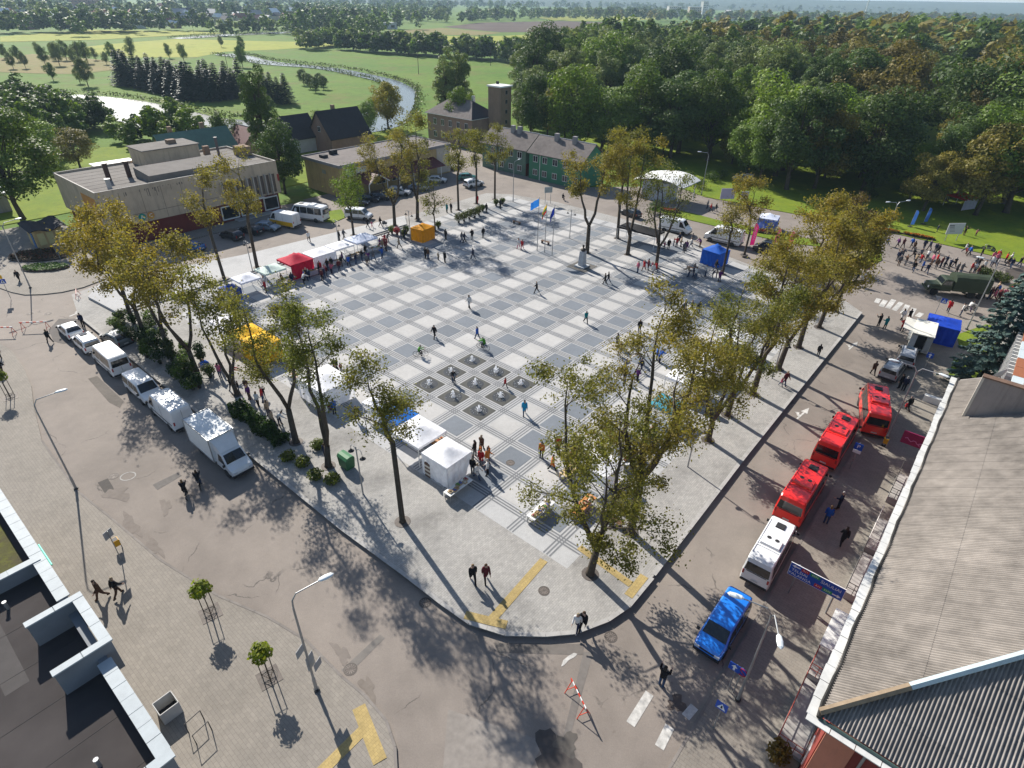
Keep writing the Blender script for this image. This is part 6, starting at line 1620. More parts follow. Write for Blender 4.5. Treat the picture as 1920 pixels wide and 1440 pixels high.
# wooden power poles on the meadow
for q in ((-138.91,319.69), (-121.28,655.78), (83.12,822.71), (-16.65,400.59), (-51.71,346.34), (-113.95,241.72), (-275.22,582.04)):
    t = thing('power_pole', 'thin wooden power pole standing in the meadow', 'power pole', (*q, -.3), 0, 'power poles on the meadow')
    ob('pole', MB().cyl((0, 0, 0), .16, 10, 6, 0, .1), BARK, t); ob('cross_arm', MB().box((0, 0, 9.4), (1.6, .12, .12)), BARK, t)
# ================================================================= market tents, street furniture
def tent(label, loc, rz, sx, sy, h=2.1, top=3.0, color=(.8, .8, .8), walls='', goods=True, group='market tents on the square', wall_color=None, sag=.06, name='market_tent', flat=False):
    t = thing(name, label, 'tent', loc, rz, group)
    m = MB(); N = 8; vs = []
    for i in range(N + 1):
        for j in range(N + 1):
            a, b_ = i / N * 2 - 1, j / N * 2 - 1
            k = max(abs(a), abs(b_))
            z = h + (top - h) * ((1 - k) ** 1.12) - sag * math.sin(PI * min(1, k)) + .015 * math.sin(4 * a + 3 * b_) * (1 - k * .3)
            if flat: z = h + (top - h) * (1 - abs(b_)) + .03 * math.sin(6 * a)
            vs.append((a * sx / 2, b_ * sy / 2, z))
    fs = [(i * (N + 1) + j, (i + 1) * (N + 1) + j, (i + 1) * (N + 1) + j + 1, i * (N + 1) + j + 1) for i in range(N) for j in range(N)]
    m.add(vs, fs); cn = ob('canopy', m, CLOTH, t, color=color, smooth=True)
    v = MB()
    for (x0, y0, x1, y1) in ((-1, -1, 1, -1), (1, -1, 1, 1), (1, 1, -1, 1), (-1, 1, -1, -1)):
        n = 10; q = []
        for i in range(n + 1):
            a = i / n; x, y = (x0 + (x1 - x0) * a) * sx / 2, (y0 + (y1 - y0) * a) * sy / 2
            q += [(x * 1.004, y * 1.004, h + .02), (x * 1.01, y * 1.01, h - .2 - .05 * (i % 2))]
        v.add(q, [(2 * i, 2 * i + 1, 2 * i + 3, 2 * i + 2) for i in range(n)])
    ob('valance', v, CLOTH, cn, color=color)
    for a in (-1, 1):
        for b_ in (-1, 1): ob('leg', MB().box((a * (sx / 2 - .05), b_ * (sy / 2 - .05), h / 2), (.06, .06, h)), WHITE, t)
    wc = wall_color or color
    for w in walls:
        q = MB(); n = 12; pts = []
        for i in range(n + 1):
            a = i / n * 2 - 1; wv = .05 * math.sin(i * 2.1)
            x, y = {'b': (a * sx / 2, -sy / 2 + wv), 'f': (a * sx / 2, sy / 2 + wv), 'l': (-sx / 2 + wv, a * sy / 2), 'r': (sx / 2 + wv, a * sy / 2)}[w]
            pts += [(x, y, .03), (x, y, h - .02)]
        q.add(pts, [(2 * i, 2 * i + 2, 2 * i + 3, 2 * i + 1) for i in range(n)]); ob('side_wall', q, CLOTH, t, color=wc)
    return t
GOODC = [(.5, .12, .05), (.6, .35, .08), (.12, .25, .06), (.55, .5, .4), (.3, .05, .08), (.1, .12, .3), (.65, .62, .55), (.35, .22, .1)]
_gr = random.Random(12)
def stall(label, loc, rz, L=2.4, D=.8, color=(.6, .6, .58), goods=12, group='stall tables'):
    t = thing('stall_table', label, 'table', loc, rz, group)
    ob('table_top', MB().box((0, 0, .76), (L, D, .04)), PLAST, t, color=color)
    q = MB(); n = 10; pts = []
    for i in range(n + 1):
        x = -L / 2 + L * i / n; pts += [(x, D / 2 + .02 + .02 * (i % 2), .2), (x, D / 2 + .01, .78)]
    q.add(pts, [(2 * i, 2 * i + 2, 2 * i + 3, 2 * i + 1) for i in range(n)]); ob('table_cloth', q, CLOTH, t, color=color)
    for a in (-1, 1):
        for b_ in (-1, 1): ob('leg', MB().box((a * (L / 2 - .1), b_ * (D / 2 - .08), .37), (.05, .05, .74)), STEEL, t)
    cols = {}
    for k in range(goods):
        c = _gr.choice(GOODC)
        g = thing('goods_crate', '%s crate of goods laid out on a stall table' % _cname(c), 'crate', (loc[0], loc[1], loc[2] + .78), rz, 'crates of goods on the stall tables')
        x = -L / 2 + .2 + (L - .4) * (k + .5) / goods; y = _gr.uniform(-.2, .2)
        ca, sa = math.cos(rz), math.sin(rz); g.location = (loc[0] + x * ca - y * sa, loc[1] + x * sa + y * ca, loc[2] + .78)
        ob('crate', MB().box((0, 0, .05), (.28, .36, .1), 0, 0, 1.06), PLAST, g, color=(.4, .3, .18))
        m = MB()
        for q in range(5): m.lathe([(.02, 0), (.075, .04), (.075, .08), (.02, .12)], 6, (_gr.uniform(-.08, .08), _gr.uniform(-.12, .12), .07))
        ob('contents', m, PLAST, g, color=c)
    return t
def _cname(c):
    r, g, b_ = c
    if max(c) < .07: return 'black'
    if min(c) > .45: return 'white'
    if max(c) - min(c) < .06: return 'grey'
    if r > .4 and g > .28 and b_ < .3: return 'yellow' if g > .4 else 'orange'
    if r >= g and r >= b_:
        if g > .6 * r: return 'beige' if r > .3 else 'brown'
        if b_ > .45 * r: return 'pink' if r > .4 else 'purple'
        return 'red' if r > .25 else 'brown'
    if g >= r and g >= b_: return 'teal' if b_ > .6 * g else 'green'
    if g > .7 * b_ and b_ > .25: return 'light blue'
    return 'blue' if b_ > .12 else 'navy'
TW = (.93, .93, .95)
tent('white tent with closed sides beside a stack of cake boxes', cu(26.2, 28.7, 0), U_ANG, 2.9, 3.0, 2.2, 2.95, TW, 'bl')
tent('white tent with an open brown-goods front next to the closed white tent', cu(26.6, 32.6, 0), U_ANG, 3.3, 3.6, 2.2, 3.0, TW, '', wall_color=(.3, .14, .07))
tent('bright blue tent behind the two white corner tents', cu(27.4, 36.2, 0), U_ANG, 2.4, 3.0, 1.9, 2.7, (.02, .2, .65), 'b')
tent('small round white tent past the bright blue tent', cu(27.2, 39.6, 0), U_ANG, 1.5, 1.6, 1.7, 2.2, TW, 'b')
tent('large white stall tent behind the forked tree', cu(26.2, 45.8, 0), U_ANG, 3.6, 4.2, 2.2, 3.0, TW, 'bl')
tent('yellow tent with closed yellow walls and raised awning', cu(26.2, 57.6, 0), U_ANG, 2.9, 3.2, 2.2, 2.9, (.85, .50, .004), 'blr')
tent('yellow tent joined to the white tent', cu(26.2, 60.6, 0), U_ANG, 2.9, 2.6, 2.2, 2.9, (.85, .50, .004), 'b')
tent('white tent joined to the yellow tents', cu(26.2, 64.0, 0), U_ANG, 3.2, 3.8, 2.2, 2.9, (.8, .8, .86), 'b')
tent('crimson red pyramid tent in the tent row before the steps', cu(42.0, 75.6, 0), U_ANG, 3.6, 3.6, 2.2, 3.2, (.55, .006, .045), 'b')
tent('pale mint tent beside the crimson tent', cu(38.0, 75.4, 0), U_ANG, 3.2, 2.8, 2.0, 2.6, (.62, .74, .68), '')
tent('white parasol-like tent at the start of the tent row', cu(34.2, 75.2, 0), U_ANG, 2.8, 2.8, 1.9, 2.5, (.8, .82, .9), '')
tent('dark blue tent under the yellow trees at the row start', cu(31.2, 73.8, 0), U_ANG, 2.0, 2.2, 1.8, 2.4, (.03, .08, .35), 'b')
tent('flat white tent right after the crimson tent', cu(46.2, 76.0, 0), U_ANG, 3.8, 3.0, 2.0, 2.5, TW, 'b')
tent('second flat white tent of the row', cu(50.0, 76.2, 0), U_ANG, 3.4, 2.8, 2.0, 2.5, TW, '')
tent('white and pale blue peaked tent at the end of the tent row', cu(54.2, 76.4, 0), U_ANG, 4.0, 3.2, 2.0, 2.8, (.7, .76, .9), '')
tent('orange tent standing alone by the raised walk', cu(64.2, 73.2, 0), U_ANG + .1, 3.0, 2.6, 2.1, 2.8, (.75, .33, .004), 'blr', group=None)
tent('blue gazebo with blue walls near the bust', cu(87.4, 32.6, 0), U_ANG - .15, 3.0, 3.0, 2.2, 3.2, (.015, .12, .55), 'bl', group=None)
tent('wide black canopy over the far stalls', cu(87.5, 45.8, 0), V_ANG, 7.0, 3.2, 2.4, 3.0, (.012, .012, .014), '', group=None)
tent('deep blue tent beside the food truck', cu(83.2, 1.6, PAVE_Z), U_ANG + .1, 3.4, 3.4, 2.3, 2.9, (.012, .07, .55), 'blr', group=None)
tent('white and blue tent on the far verge beyond the white delivery van', (*(45.36,106.31), -.2), U_ANG + .2, 3.2, 3.2, 2.1, 2.8, (.75, .8, .95), 'blr', group=None, wall_color=(.12, .2, .6))
tent('red-topped tent in the shade of the park', (*(90.08,122.57), -.2), .4, 4, 4, 2.2, 3.0, (.6, .015, .012), 'b', group=None, wall_color=(.5, .5, .6))
tent('dark blue tent in the park shade behind the kerb crowd', (*(64.50,115.84), -.2), .2, 4, 3, 2.0, 2.8, (.006, .012, .06), 'b', group=None)
tent('white stall tent under the green tree on the right walk', cu(51.0, 19.4, 0), U_ANG, 3.2, 3.0, 2.1, 2.9, TW, 'b')
tent('white stall tent past the green right-walk tree', cu(55.2, 19.2, 0), U_ANG, 3.0, 3.0, 2.1, 2.9, TW, 'b')
tent('pale stall tent hidden below the dense yellow tree', cu(62.6, 19.0, 0), U_ANG, 3.0, 3.0, 2.1, 2.9, TW, '')
tent('turquoise tent near the forked tree grate', cu(45.4, 18.6, 0), U_ANG, 2.4, 2.4, 1.9, 2.4, (.05, .3, .4), '')
tent('white tent below the brown-yellow corner trees', cu(33.8, 18.4, 0), U_ANG, 2.8, 2.8, 2.1, 2.8, TW, 'b')
for i, (u, v, a, lab, c) in enumerate(((30.0, 17.4, U_ANG, 'stall table of orange goods by the corner trees', (.5, .2, .05)), (33.0, 20.6, U_ANG, 'long stall table with baskets behind the corner trees', (.6, .45, .25)), (27.4, 19.6, U_ANG, 'white stall table nearest the guide path', (.7, .7, .7)), (37.6, 17.6, U_ANG, 'stall table with jars between the corner and forked tree', (.6, .6, .6)), (25.0, 26.2, U_ANG, 'small stall table at the mouth of the closed white tent', (.7, .7, .68)), (28.2, 32.6, V_ANG, 'brown stall table under the open white tent', (.35, .18, .08)), (43.5, 73.4, V_ANG + PI / 2, 'stall table before the crimson tent', (.5, .5, .55)), (39, 73.6, U_ANG, 'stall table before the mint tent', (.6, .5, .5)), (47, 74.2, U_ANG, 'stall table before the first flat white tent', (.6, .6, .6)), (51, 74.2, U_ANG, 'stall table before the second flat white tent', (.5, .4, .3)), (55, 74.2, U_ANG, 'stall table before the peaked tent', (.6, .6, .65)), (41.5, 18.2, U_ANG, 'stall table with bright jars by the turquoise tent', (.55, .5, .5)), (58.5, 18.4, U_ANG, 'stall table between the pale stall tents', (.6, .6, .6)), (25.6, 50.0, V_ANG, 'stall table near the three-stemmed tree', (.5, .5, .5)))):
    stall(lab, cu(u, v, 0), a, 2.6, .8, c, 7)
# stacked cake boxes
cb = thing('box_stack', 'stack of brown and white cake boxes against the closed white tent', 'boxes', cu(25.0, 29.5, 0), U_ANG)
for k in range(7): ob('box', MB().box((0, 0, .11 + k * .21), (.7, .6, .2)), PLAST, cb, color=(.62, .58, .5) if k % 2 else (.12, .07, .05))
# green containers and bins
def container(label, loc, rz, c, s=1.0):
    t = thing('waste_container', label, 'bin', loc, rz)
    ob('body', MB().box((0, 0, .62 * s), (1.1 * s, .8 * s, 1.05 * s), 0, 0, 1.12), PLAST, t, color=c)
    q = MB(); prof = [(-.46, 1.14), (-.3, 1.36), (0, 1.42), (.3, 1.36), (.46, 1.14)]; vs = [(x * s, y * s, z * s) for x in (-.64, .64) for y, z in prof]
    q.add(vs, [(i, i + 1, 6 + i, 5 + i) for i in range(4)] + [(4, 3, 2, 1, 0), (5, 6, 7, 8, 9)]); ob('lid', q, PLAST, t, color=tuple(min(1, x * 1.4) for x in c))
    for a in (-.4, .4):
        for b_ in (-.3, .3): ob('castor', MB().cyl((a * s, b_ * s, 0), .07, .1, 8), RUBBER, t)
container('green rubbish container under the twin-stemmed tree', cu(21.0, 35.6, 0), V_ANG, (.03, .12, .05), 1.0)
container('dark litter bin beside the green-leaved right-walk tree', cu(49.4, 15.6, 0), V_ANG, (.03, .035, .035), .8)
container('blue box container on the raised walk by the tent row', cu(56.5, 79.2, 0), U_ANG, (.01, .12, .5), 1.0)
# litter bins on posts
def litter(label, loc, rz):
    t = thing('litter_bin', label, 'bin', loc, rz, 'yellow litter bins')
    q = MB(); q.box((0, 0, .75), (.42, .36, .55), 0, 0, 1.1); ob('bin', q, PLAST, t, color=(.6, .32, .01)); ob('opening', MB().box((0, 0, 1.03), (.38, .32, .02)), DARK, t)
    ob('post', MB().box((0, -.2, .4), (.06, .06, .8)), STEEL, t)
litter('yellow litter bin beside the square sign post on the left pavement', (*(-28.30,29.58), PAVE_Z), V_ANG); litter('yellow litter bin at the foot of the lamp beside the last red minibus', (*(34.36,43.44), PAVE_Z), U_ANG)
# ---- fountains: water jets in the dark panels
_m, _nt, _b = nodes_of('white_water'); _b.inputs['Base Color'].default_value = (.9, .92, .94, 1); _b.inputs['Roughness'].default_value = .4
_tl = _nt.nodes.new('ShaderNodeBsdfTranslucent'); _tl.inputs[0].default_value = (.95, .96, .98, 1); _mx = _nt.nodes.new('ShaderNodeMixShader'); _mx.inputs[0].default_value = .6
_nt.links.new(_b.outputs[0], _mx.inputs[1]); _nt.links.new(_tl.outputs[0], _mx.inputs[2]); _nt.links.new(_mx.outputs[0], _nt.nodes['Material Output'].inputs[0]); WJET = _m
_m, _nt, _b = nodes_of('wet_film'); _b.inputs['Base Color'].default_value = (.05, .05, .047, 1); _b.inputs['Roughness'].default_value = .25; WETF = _m
_jr = random.Random(9)
for ia in range(3):
    for ib in range(3):
        t = thing('fountain_jet', 'foaming white water jet in a dark panel of the nine-jet fountain', 'fountain', (*W(CU - ib * DB, CV - ia * DA), .022), _jr.uniform(0, 6), 'nine fountain jets')
        m = MB(); m.lathe([(.9, 0), (.86, .006), (.4, .008), (.02, .009)], 20); ob('wet_ring', m, WETF, t)
        m = MB(); h = _jr.uniform(.6, .85)
        m.lathe([(.24, 0.0), (.20, .08), (.13, .2), (.10, h * .55), (.11, h * .75), (.08, h * .92), (.02, h)], 9)
        for k in range(26):
            a = _jr.uniform(0, 6.28); r = _jr.uniform(.05, .32); z = _jr.uniform(.05, h) * (1 - r); s = _jr.uniform(.03, .07)
            m.lathe([(.005, -s), (s, 0), (.005, s)], 5, (r * math.cos(a), r * math.sin(a), z + .05))
        ob('water_column', m, WJET, t)
        m = MB()
        for k in range(22):
            a = _jr.uniform(0, 6.28); r = .25 + .6 * _jr.random() ** 1.5; m.lathe([(.028, 0), (.02, .012), (.003, .02)], 4, (r * math.cos(a), r * math.sin(a), .008))
        ob('spray', m, WJET, t)
# ---- bust on pedestal
bs = thing('bust_monument', 'dark bronze bust on a tall grey stone pedestal', 'monument', (*(10.19,85.54), 0), U_ANG)
STONE = M('pale_granite', (.42, .44, .46), .7, .2, 3, .3)
ob('dark_plinth_ground', MB().box((0, 0, .02), (3.4, 3.4, .04)), M('dark_wet_slab', (.1, .095, .085), .7, .3, 2), bs)
ob('base_step', MB().box((0, 0, .14), (1.7, 1.7, .24)), STONE, bs); ob('pedestal', MB().box((0, 0, 1.36), (.92, .92, 2.2), 0, 0, .78), STONE, bs)
m = MB(); m.lathe([(.26, 0), (.34, .12), (.33, .3), (.2, .44), (.09, .5), (.09, .58), (.13, .66), (.15, .76), (.14, .88), (.09, .97), (.02, 1.0)], 14); BRZ = M('bronze', (.05, .042, .035), .5, .3, 5, .5, .5); o = ob('bust', m, BRZ, bs, (0, 0, 2.46)); o.scale = (1.0, 1.25, 1)
# ---- flag poles
def flag(label, loc, h, c1, c2, c3, ang, drop):
    t = thing('flagpole', label, 'flagpole', loc, 0, 'flagpoles beside the bust')
    ob('pole', MB().tube([(0, 0, 0), (0, 0, h * .5), (0, 0, h)], [.07, .055, .035], 8), STEEL, t)
    ob('finial', MB().lathe([(.01, 0), (.06, .05), (.06, .1), (.01, .14)], 8, (0, 0, h)), STEEL, t)
    L, Hh = 1.9, 1.15
    fl = None
    for band, c in enumerate((c1, c2, c3)):
        q = MB(); n = 12; vs = []
        for i in range(n + 1):
            a = i / n
            for k in (0, 1):
                z0 = h - .1 - (band + k) / 3 * Hh
                x = math.cos(ang) * a * L * (1 - drop * .75) + .06 * math.sin(a * 9); y = math.sin(ang) * a * L * (1 - drop * .75) + .14 * math.sin(a * 7 + 1) * a
                vs.append((x, y, z0 - drop * a * 1.6 - .1 * a * a))
        q.add(vs, [(2 * i, 2 * i + 1, 2 * i + 3, 2 * i + 2) for i in range(n)])
        if fl is None: fl = ob('flag', q, CLOTH, t, color=c)
        else: ob('stripe', q, CLOTH, fl, color=c)
flag('flagpole with a light blue flag streaming out', (*(3.57,91.94), 0), 8.4, (.03, .22, .7), (.03, .22, .7), (.03, .22, .7), math.radians(200), .35)
flag('flagpole with a hanging yellow, green and red flag', (*(4.74,91.18), 0), 7.9, (.8, .5, .02), (.02, .2, .07), (.5, .02, .02), math.radians(190), .85)
flag('flagpole with a hanging dark blue flag', (*(5.88,90.07), 0), 7.9, (.01, .03, .28), (.01, .03, .28), (.01, .03, .28), math.radians(170), .9)
# ---- street lamps
LAMPH = M('lamp_head', (.62, .66, .68), .4, .1, 3, .4)
def street_lamp(label, loc, h, arms, group='street lamps', armlen=1.6):
    t = thing('street_lamp', label, 'street lamp', loc, 0, group)
    ob('pole', MB().tube([(0, 0, 0), (0, 0, 1.2), (0, 0, 1.25), (0, 0, h - 1.0)], [.10, .10, .075, .055], 8), STEEL, t)
    ob('base', MB().cyl((0, 0, 0), .17, .14, 10), DARK, t)
    for a in arms:
        c, s = math.cos(a), math.sin(a)
        ob('arm', MB().tube([(0, 0, h - 1.05), (.05 * c, .05 * s, h - .5), (.3 * c, .3 * s, h - .12), (armlen * c, armlen * s, h)], [.05, .045, .04, .035], 7), STEEL, t)
        q = MB(); q.lathe([(.02, -.42), (.13, -.3), (.17, 0), (.14, .3), (.03, .42)], 10); o = ob('lamp_head', q, LAMPH, t, ((armlen + .3) * c, (armlen + .3) * s, h + .03)); o.rotation_euler = (0, PI / 2, a); o.scale = (.55, 1, 1)
street_lamp('street lamp with one arm and three square plates on the left pavement', (*(-11.04,19.43), PAVE_Z), 8.6, [U_ANG - .25], None)
street_lamp('tall one-armed street lamp at the kerb of the left street', (*(-35.27,35.71), PAVE_Z), 8.8, [U_ANG - .2], None)
street_lamp('two-armed street lamp on the right pavement by the crossing signs', (*(13.55,19.35), PAVE_Z), 8.4, [V_ANG + .3, V_ANG + PI - 1.1], None)
street_lamp('two-armed street lamp between the last red minibus and the roof', (*(34.44,43.60), PAVE_Z), 8.6, [V_ANG + .25, V_ANG + PI - .2], None)
street_lamp('street lamp half hidden by the blue spruce', (*(57.23,67.64), PAVE_Z), 9.0, [V_ANG], None)
street_lamp('street lamp on the small grass island by the brown tree', (*(58.59,92.58), -.2), 9.0, [0.3, 3.4], None)
street_lamp('street lamp on the paved corner before the kiosk', (*(-65.52,74.21), PAVE_Z), 9.0, [U_ANG + PI, U_ANG], None)
street_lamp('slim street lamp by the far corner walk trees', (*(-0.54,118.99), ROAD_Z), 8.0, [1.0], None)
street_lamp('street lamp on the park lawn behind the pavilion', (*(39.06,127.73), -.2), 8.5, [3.0], None)
def plaza_lamp(label, loc):
    t = thing('square_lamp', label, 'lamp', loc, U_ANG, 'two-headed lamps of the square')
    ob('pole', MB().tube([(0, 0, 0), (0, 0, 4.9)], [.07, .05], 8), STEEL, t)
    for s in (-1, 1):
        ob('arm', MB().tube([(0, 0, 4.5), (0, s * .3, 4.85), (0, s * .6, 4.8), (0, s * .72, 4.45)], .025, 5), STEEL, t)
        ob('shade', MB().lathe([(.05, .25), (.09, .12), (.25, 0)], 10, (0, s * .72, 4.1)), DARK, t)
for i, (q, lab) in enumerate((((-17.27,95.68), 'two-headed square lamp beside the orange tent'), ((9.21,98.10), 'two-headed square lamp between the flagpoles and far trees'), ((-37.46,80.07), 'two-headed square lamp behind the mint tent'), ((-27.60,90.11), 'two-headed square lamp by the blue box container'))):
    plaza_lamp(lab, (*q, 0))
for u, v, lab in ((40.5, 13.6, 'two-headed square lamp on the right walk between corner and forked trees'), (60, 13.4, 'two-headed square lamp on the right walk opposite the last red minibus'), (19.8, 31.9, 'two-headed square lamp between the slender tree and the green container')): plaza_lamp(lab, cu(u, v, 0))
# ---- lettering helper
def text_mesh(s, size):
    cu_ = bpy.data.curves.new('lettering', 'FONT'); cu_.body = s; cu_.size = size; cu_.align_x = 'CENTER'; cu_.align_y = 'CENTER'; cu_.resolution_u = 2
    o = bpy.data.objects.new('lettering', cu_); COL.objects.link(o)
    bpy.context.view_layer.update()
    dg = bpy.context.evaluated_depsgraph_get()
    me = bpy.data.meshes.new_from_object(o.evaluated_get(dg))
    bpy.data.objects.remove(o); bpy.data.curves.remove(cu_)
    me.materials.clear()
    return me
SIGNW = M('sign_white', (.78, .79, .8), .5, .05, 3); SIGNB = M('sign_blue', (.012, .075, .42), .4, .08, 2, .4); SIGNR = M('sign_red', (.5, .02, .02), .4, .08, 2, .4); SIGNG = M('sign_green', (.02, .3, .08), .4, .08, 2, .4)
def lettering(parent, s, size, x, y, z, mat, rx=PI / 2):
    o = ob('lettering', text_mesh(s, size), mat, parent, (x, y, z)); o.rotation_euler = (rx, 0, 0); return o
for _u, _ch, _d in _lg:
    _o = ob('lettering', text_mesh(_ch, .75), SIGNW, _d, (*W(_u, SV0 - .1), 3.75)); _o.rotation_euler = (PI / 2, 0, U_ANG)
_mg = [o for o in bpy.data.objects if o.name.startswith('magenta_sign')][0]
_m = MB(); _m.tube([(*W(53.27, .1 - k * .16), 2.75 + .12 * math.sin(k * 1.7) - .02 * k) for k in range(11)], .035, 4); _m.tube([(*W(53.27, -1.2 + .25 * math.cos(t * .52)), 2.55 + .16 * math.sin(t * .52)) for t in range(13)], .03, 4)
ob('script_line', _m, M('pink_script', (.55, .2, .4), .6, .1, 3), _mg)
# signs look along their local -y
# big direction sign across two posts
ds = thing('direction_sign', 'long blue direction sign with place names on two posts', 'road sign', (*W(33.05, 1.12), PAVE_Z), V_ANG + PI)
BWd, BH, BZ_ = 3.4, 1.08, 2.3
for x in (-1.2, 1.25): ob('post', MB().cyl((x, .1, 0), .06, BZ_ + BH / 2, 8), STEEL, ds)
bd = ob('board', MB().box((0, 0, BZ_), (BWd, .06, BH)), SIGNB, ds); ob('white_border', MB().box((0, .004, BZ_), (BWd + .06, .05, BH + .06)), SIGNW, bd)
def plate(x, z, w, h, mat):
    return ob('route_plate', MB().box((x, -.034, z), (w, .012, h)), mat, bd)
z1, z2 = BZ_ + .30, BZ_ - .02
lettering(bd, 'TEL\u0160IAI', .32, -1.05, -.036, BZ_ + .0, SIGNW); lettering(bd, 'PALANGA', .32, -.95, -.036, BZ_ - .34, SIGNW); lettering(bd, '\u0160IAULIAI', .34, .9, -.036, BZ_ + .2, SIGNW)
for x, z, s, mt in ((-.75, BZ_ + .36, 'A11', SIGNR), (-.12, BZ_ + .36, 'E272', SIGNG), (.22, BZ_ - .30, 'A11', SIGNR), (.8, BZ_ - .30, 'E272', SIGNG)):
    p = plate(x, z, .48 if len(s) == 3 else .58, .27, mt); lettering(p, s, .2, x, -.043, z, SIGNW)
def arrow_shape(parent, x, z, s, d):
    m = MB(); P = [(-.25, .05), (-.25, -.05), (.05, -.05), (.05, -.14), (.28, 0), (.05, .14), (.05, .05)]
    m.add([(x + a * s * d, -.037, z + b_ * s) for a, b_ in P], [tuple(range(7)) if d < 0 else tuple(range(6, -1, -1))]); ob('arrow', m, SIGNW, parent)
arrow_shape(bd, -1.33, BZ_ + .36, 1, -1); arrow_shape(bd, 1.36, BZ_ - .30, 1, 1)
def small_sign(label, loc, rz, plates, h=2.4):
    t = thing('road_sign', label, 'road sign', loc, rz)
    ob('post', MB().cyl((0, .05, 0), .035, h, 6), STEEL, t)
    for kind, z, x in plates:
        if kind == 'back': ob('plate', MB().box((x, 0, z), (.66, .03, .66)), GREYP, t)
        elif kind == 'P':
            b_ = ob('plate', MB().box((x, 0, z), (.66, .03, .66)), SIGNB, t); lettering(b_, 'P', .52, x, -.02, z, SIGNW); ob('sub_plate', MB().box((x, 0, z - .52), (.62, .03, .3)), SIGNW, t)
        elif kind == 'up':
            b_ = ob('plate', MB().box((x, 0, z), (.62, .03, .62)), SIGNB, t)
            m = MB(); P = [(-.06, -.24), (.06, -.24), (.06, .02), (.18, .02), (0, .24), (-.18, .02), (-.06, .02)]; m.add([(x + a, -.02, z + c) for a, c in P], [tuple(range(7))]); ob('arrow', m, SIGNW, b_)
        elif kind == 'walk':
            b_ = ob('plate', MB().box((x, 0, z), (.64, .03, .64)), SIGNB, t)
            m = MB(); m.add([(x - .24, -.019, z - .22), (x + .24, -.019, z - .22), (x, -.019, z + .24)], [(0, 1, 2)]); ob('white_triangle', m, SIGNW, b_)
            m = MB(); m.add([(x - .05, -.024, z - .14), (x + .06, -.024, z - .14), (x + .04, -.024, z + .1), (x - .03, -.024, z + .1)], [(0, 1, 2, 3)]); ob('figure', m, DARK, b_)
        elif kind == 'nostop':
            m = MB(); m.tube([(x, .012, z), (x, -.015, z)], .33, 20); b_ = ob('plate', m, SIGNB, t)
            m = MB(); ringtube(m, (x, -.02, z), .29, .035, 20); ob('red_ring', m, SIGNR, b_)
            o = MB(); o.tube([(x - .19, -.025, z + .19), (x + .19, -.025, z - .19)], .03, 4); ob('red_bar', o, SIGNR, b_)
        elif kind == 'yield':
            m = MB(); m.add([(x - .35, 0, z + .3), (x + .35, 0, z + .3), (x, 0, z - .3), (x - .35, .03, z + .3), (x + .35, .03, z + .3), (x, .03, z - .3)], [(0, 2, 1), (3, 4, 5), (0, 1, 4, 3), (1, 2, 5, 4), (2, 0, 3, 5)]); ob('plate', m, GREYP, t)
        elif kind == 'yellow':
            m = MB(); m.box((x, 0, z), (.5, .03, .5)); ob('plate', m, PLAST, t, color=(.7, .4, .02))
FACE = V_ANG + PI            # signs on the right street face back along it
small_sign('blue parking sign beside the middle red minibuses', (*(29.70,40.18), PAVE_Z), FACE, [('P', 2.5, 0)], 2.9)
small_sign('blue one-way arrow sign beside the no-stopping disc', (*(13.12,19.89), PAVE_Z), FACE, [('up', 2.3, -.1)], 2.6)
small_sign('round no-stopping sign beside the blue arrow sign', (*(13.40,19.76), PAVE_Z), FACE, [('nostop', 2.2, .05)], 2.5)
small_sign('blue pedestrian crossing sign near the two-armed lamp', (*(11.67,17.68), PAVE_Z), FACE, [('walk', 2.3, 0)], 2.6)
small_sign('blue crossing and give-way signs by the deep blue tent', (*(54.39,70.18), PAVE_Z), FACE, [('walk', 2.8, .35), ('yield', 2.9, -.4)], 3.1)
small_sign('blue sign behind the silver sunroof car', (*(45.27,56.50), PAVE_Z), FACE, [('up', 2.4, 0)], 2.8)
small_sign('square sign seen from behind on the left pavement', (*(-27.64,28.61), PAVE_Z), U_ANG + .4 + PI, [('back', 2.6, 0)], 2.9)
small_sign('crossing and yellow priority signs on the paved corner before the kiosk', (*(-65.74,70.79), PAVE_Z), U_ANG - .4, [('walk', 2.4, 0), ('yellow', 3.0, -.1)], 3.2)
small_sign('blue round sign near the zebra crossing', (*(50.83,81.62), 0), FACE + .8, [('nostop', 2.3, 0)], 2.6)
lp_ = bpy.data.objects['street_lamp']
for x, z, r in ((.05, 3.0, .5), (.05, 2.45, .5), (-.38, 3.6, .5), (.42, 2.45, .3)):
    o = ob('sign_plate', MB().box((0, 0, 0), (.62, .03, .6)), GREYP, lp_, (x, .1, z)); o.rotation_euler = (0, 0, U_ANG + .4)
# ---- barriers
def barrier(label, loc, rz, L=2.0):
    t = thing('barrier', label, 'barrier', loc, rz, 'red and white barriers')
    for x in (-L / 2 + .15, L / 2 - .15):
        for s in (-1, 1): ob('leg', MB().tube([(x, 0, 1.0), (x + .02, s * .42, 0)], .028, 5), PLAST, t, color=(.6, .05, .02))
        ob('foot_bar', MB().tube([(x, -.33, .25), (x, .33, .25)], .022, 4), PLAST, t, color=(.6, .05, .02))
    n = 8
    for k in range(n): ob('rail_section', MB().box((-L / 2 + (k + .5) * L / n, 0, 1.0), (L / n, .05, .13)), PLAST, t, color=(.62, .05, .02) if k % 2 == 0 else (.75, .74, .72))
barrier('red and white barrier standing at the mouth of the right street', (*(4.16,19.05), ROAD_Z), math.radians(-68), 1.9)
barrier('red and white barrier across the left street by the lamp shadow', (*(-56.95,62.71), ROAD_Z), .15, 3.0)
barrier('red and white barrier at the very edge of the left street', (*(-59.71,61.25), ROAD_Z), .1, 2.6)
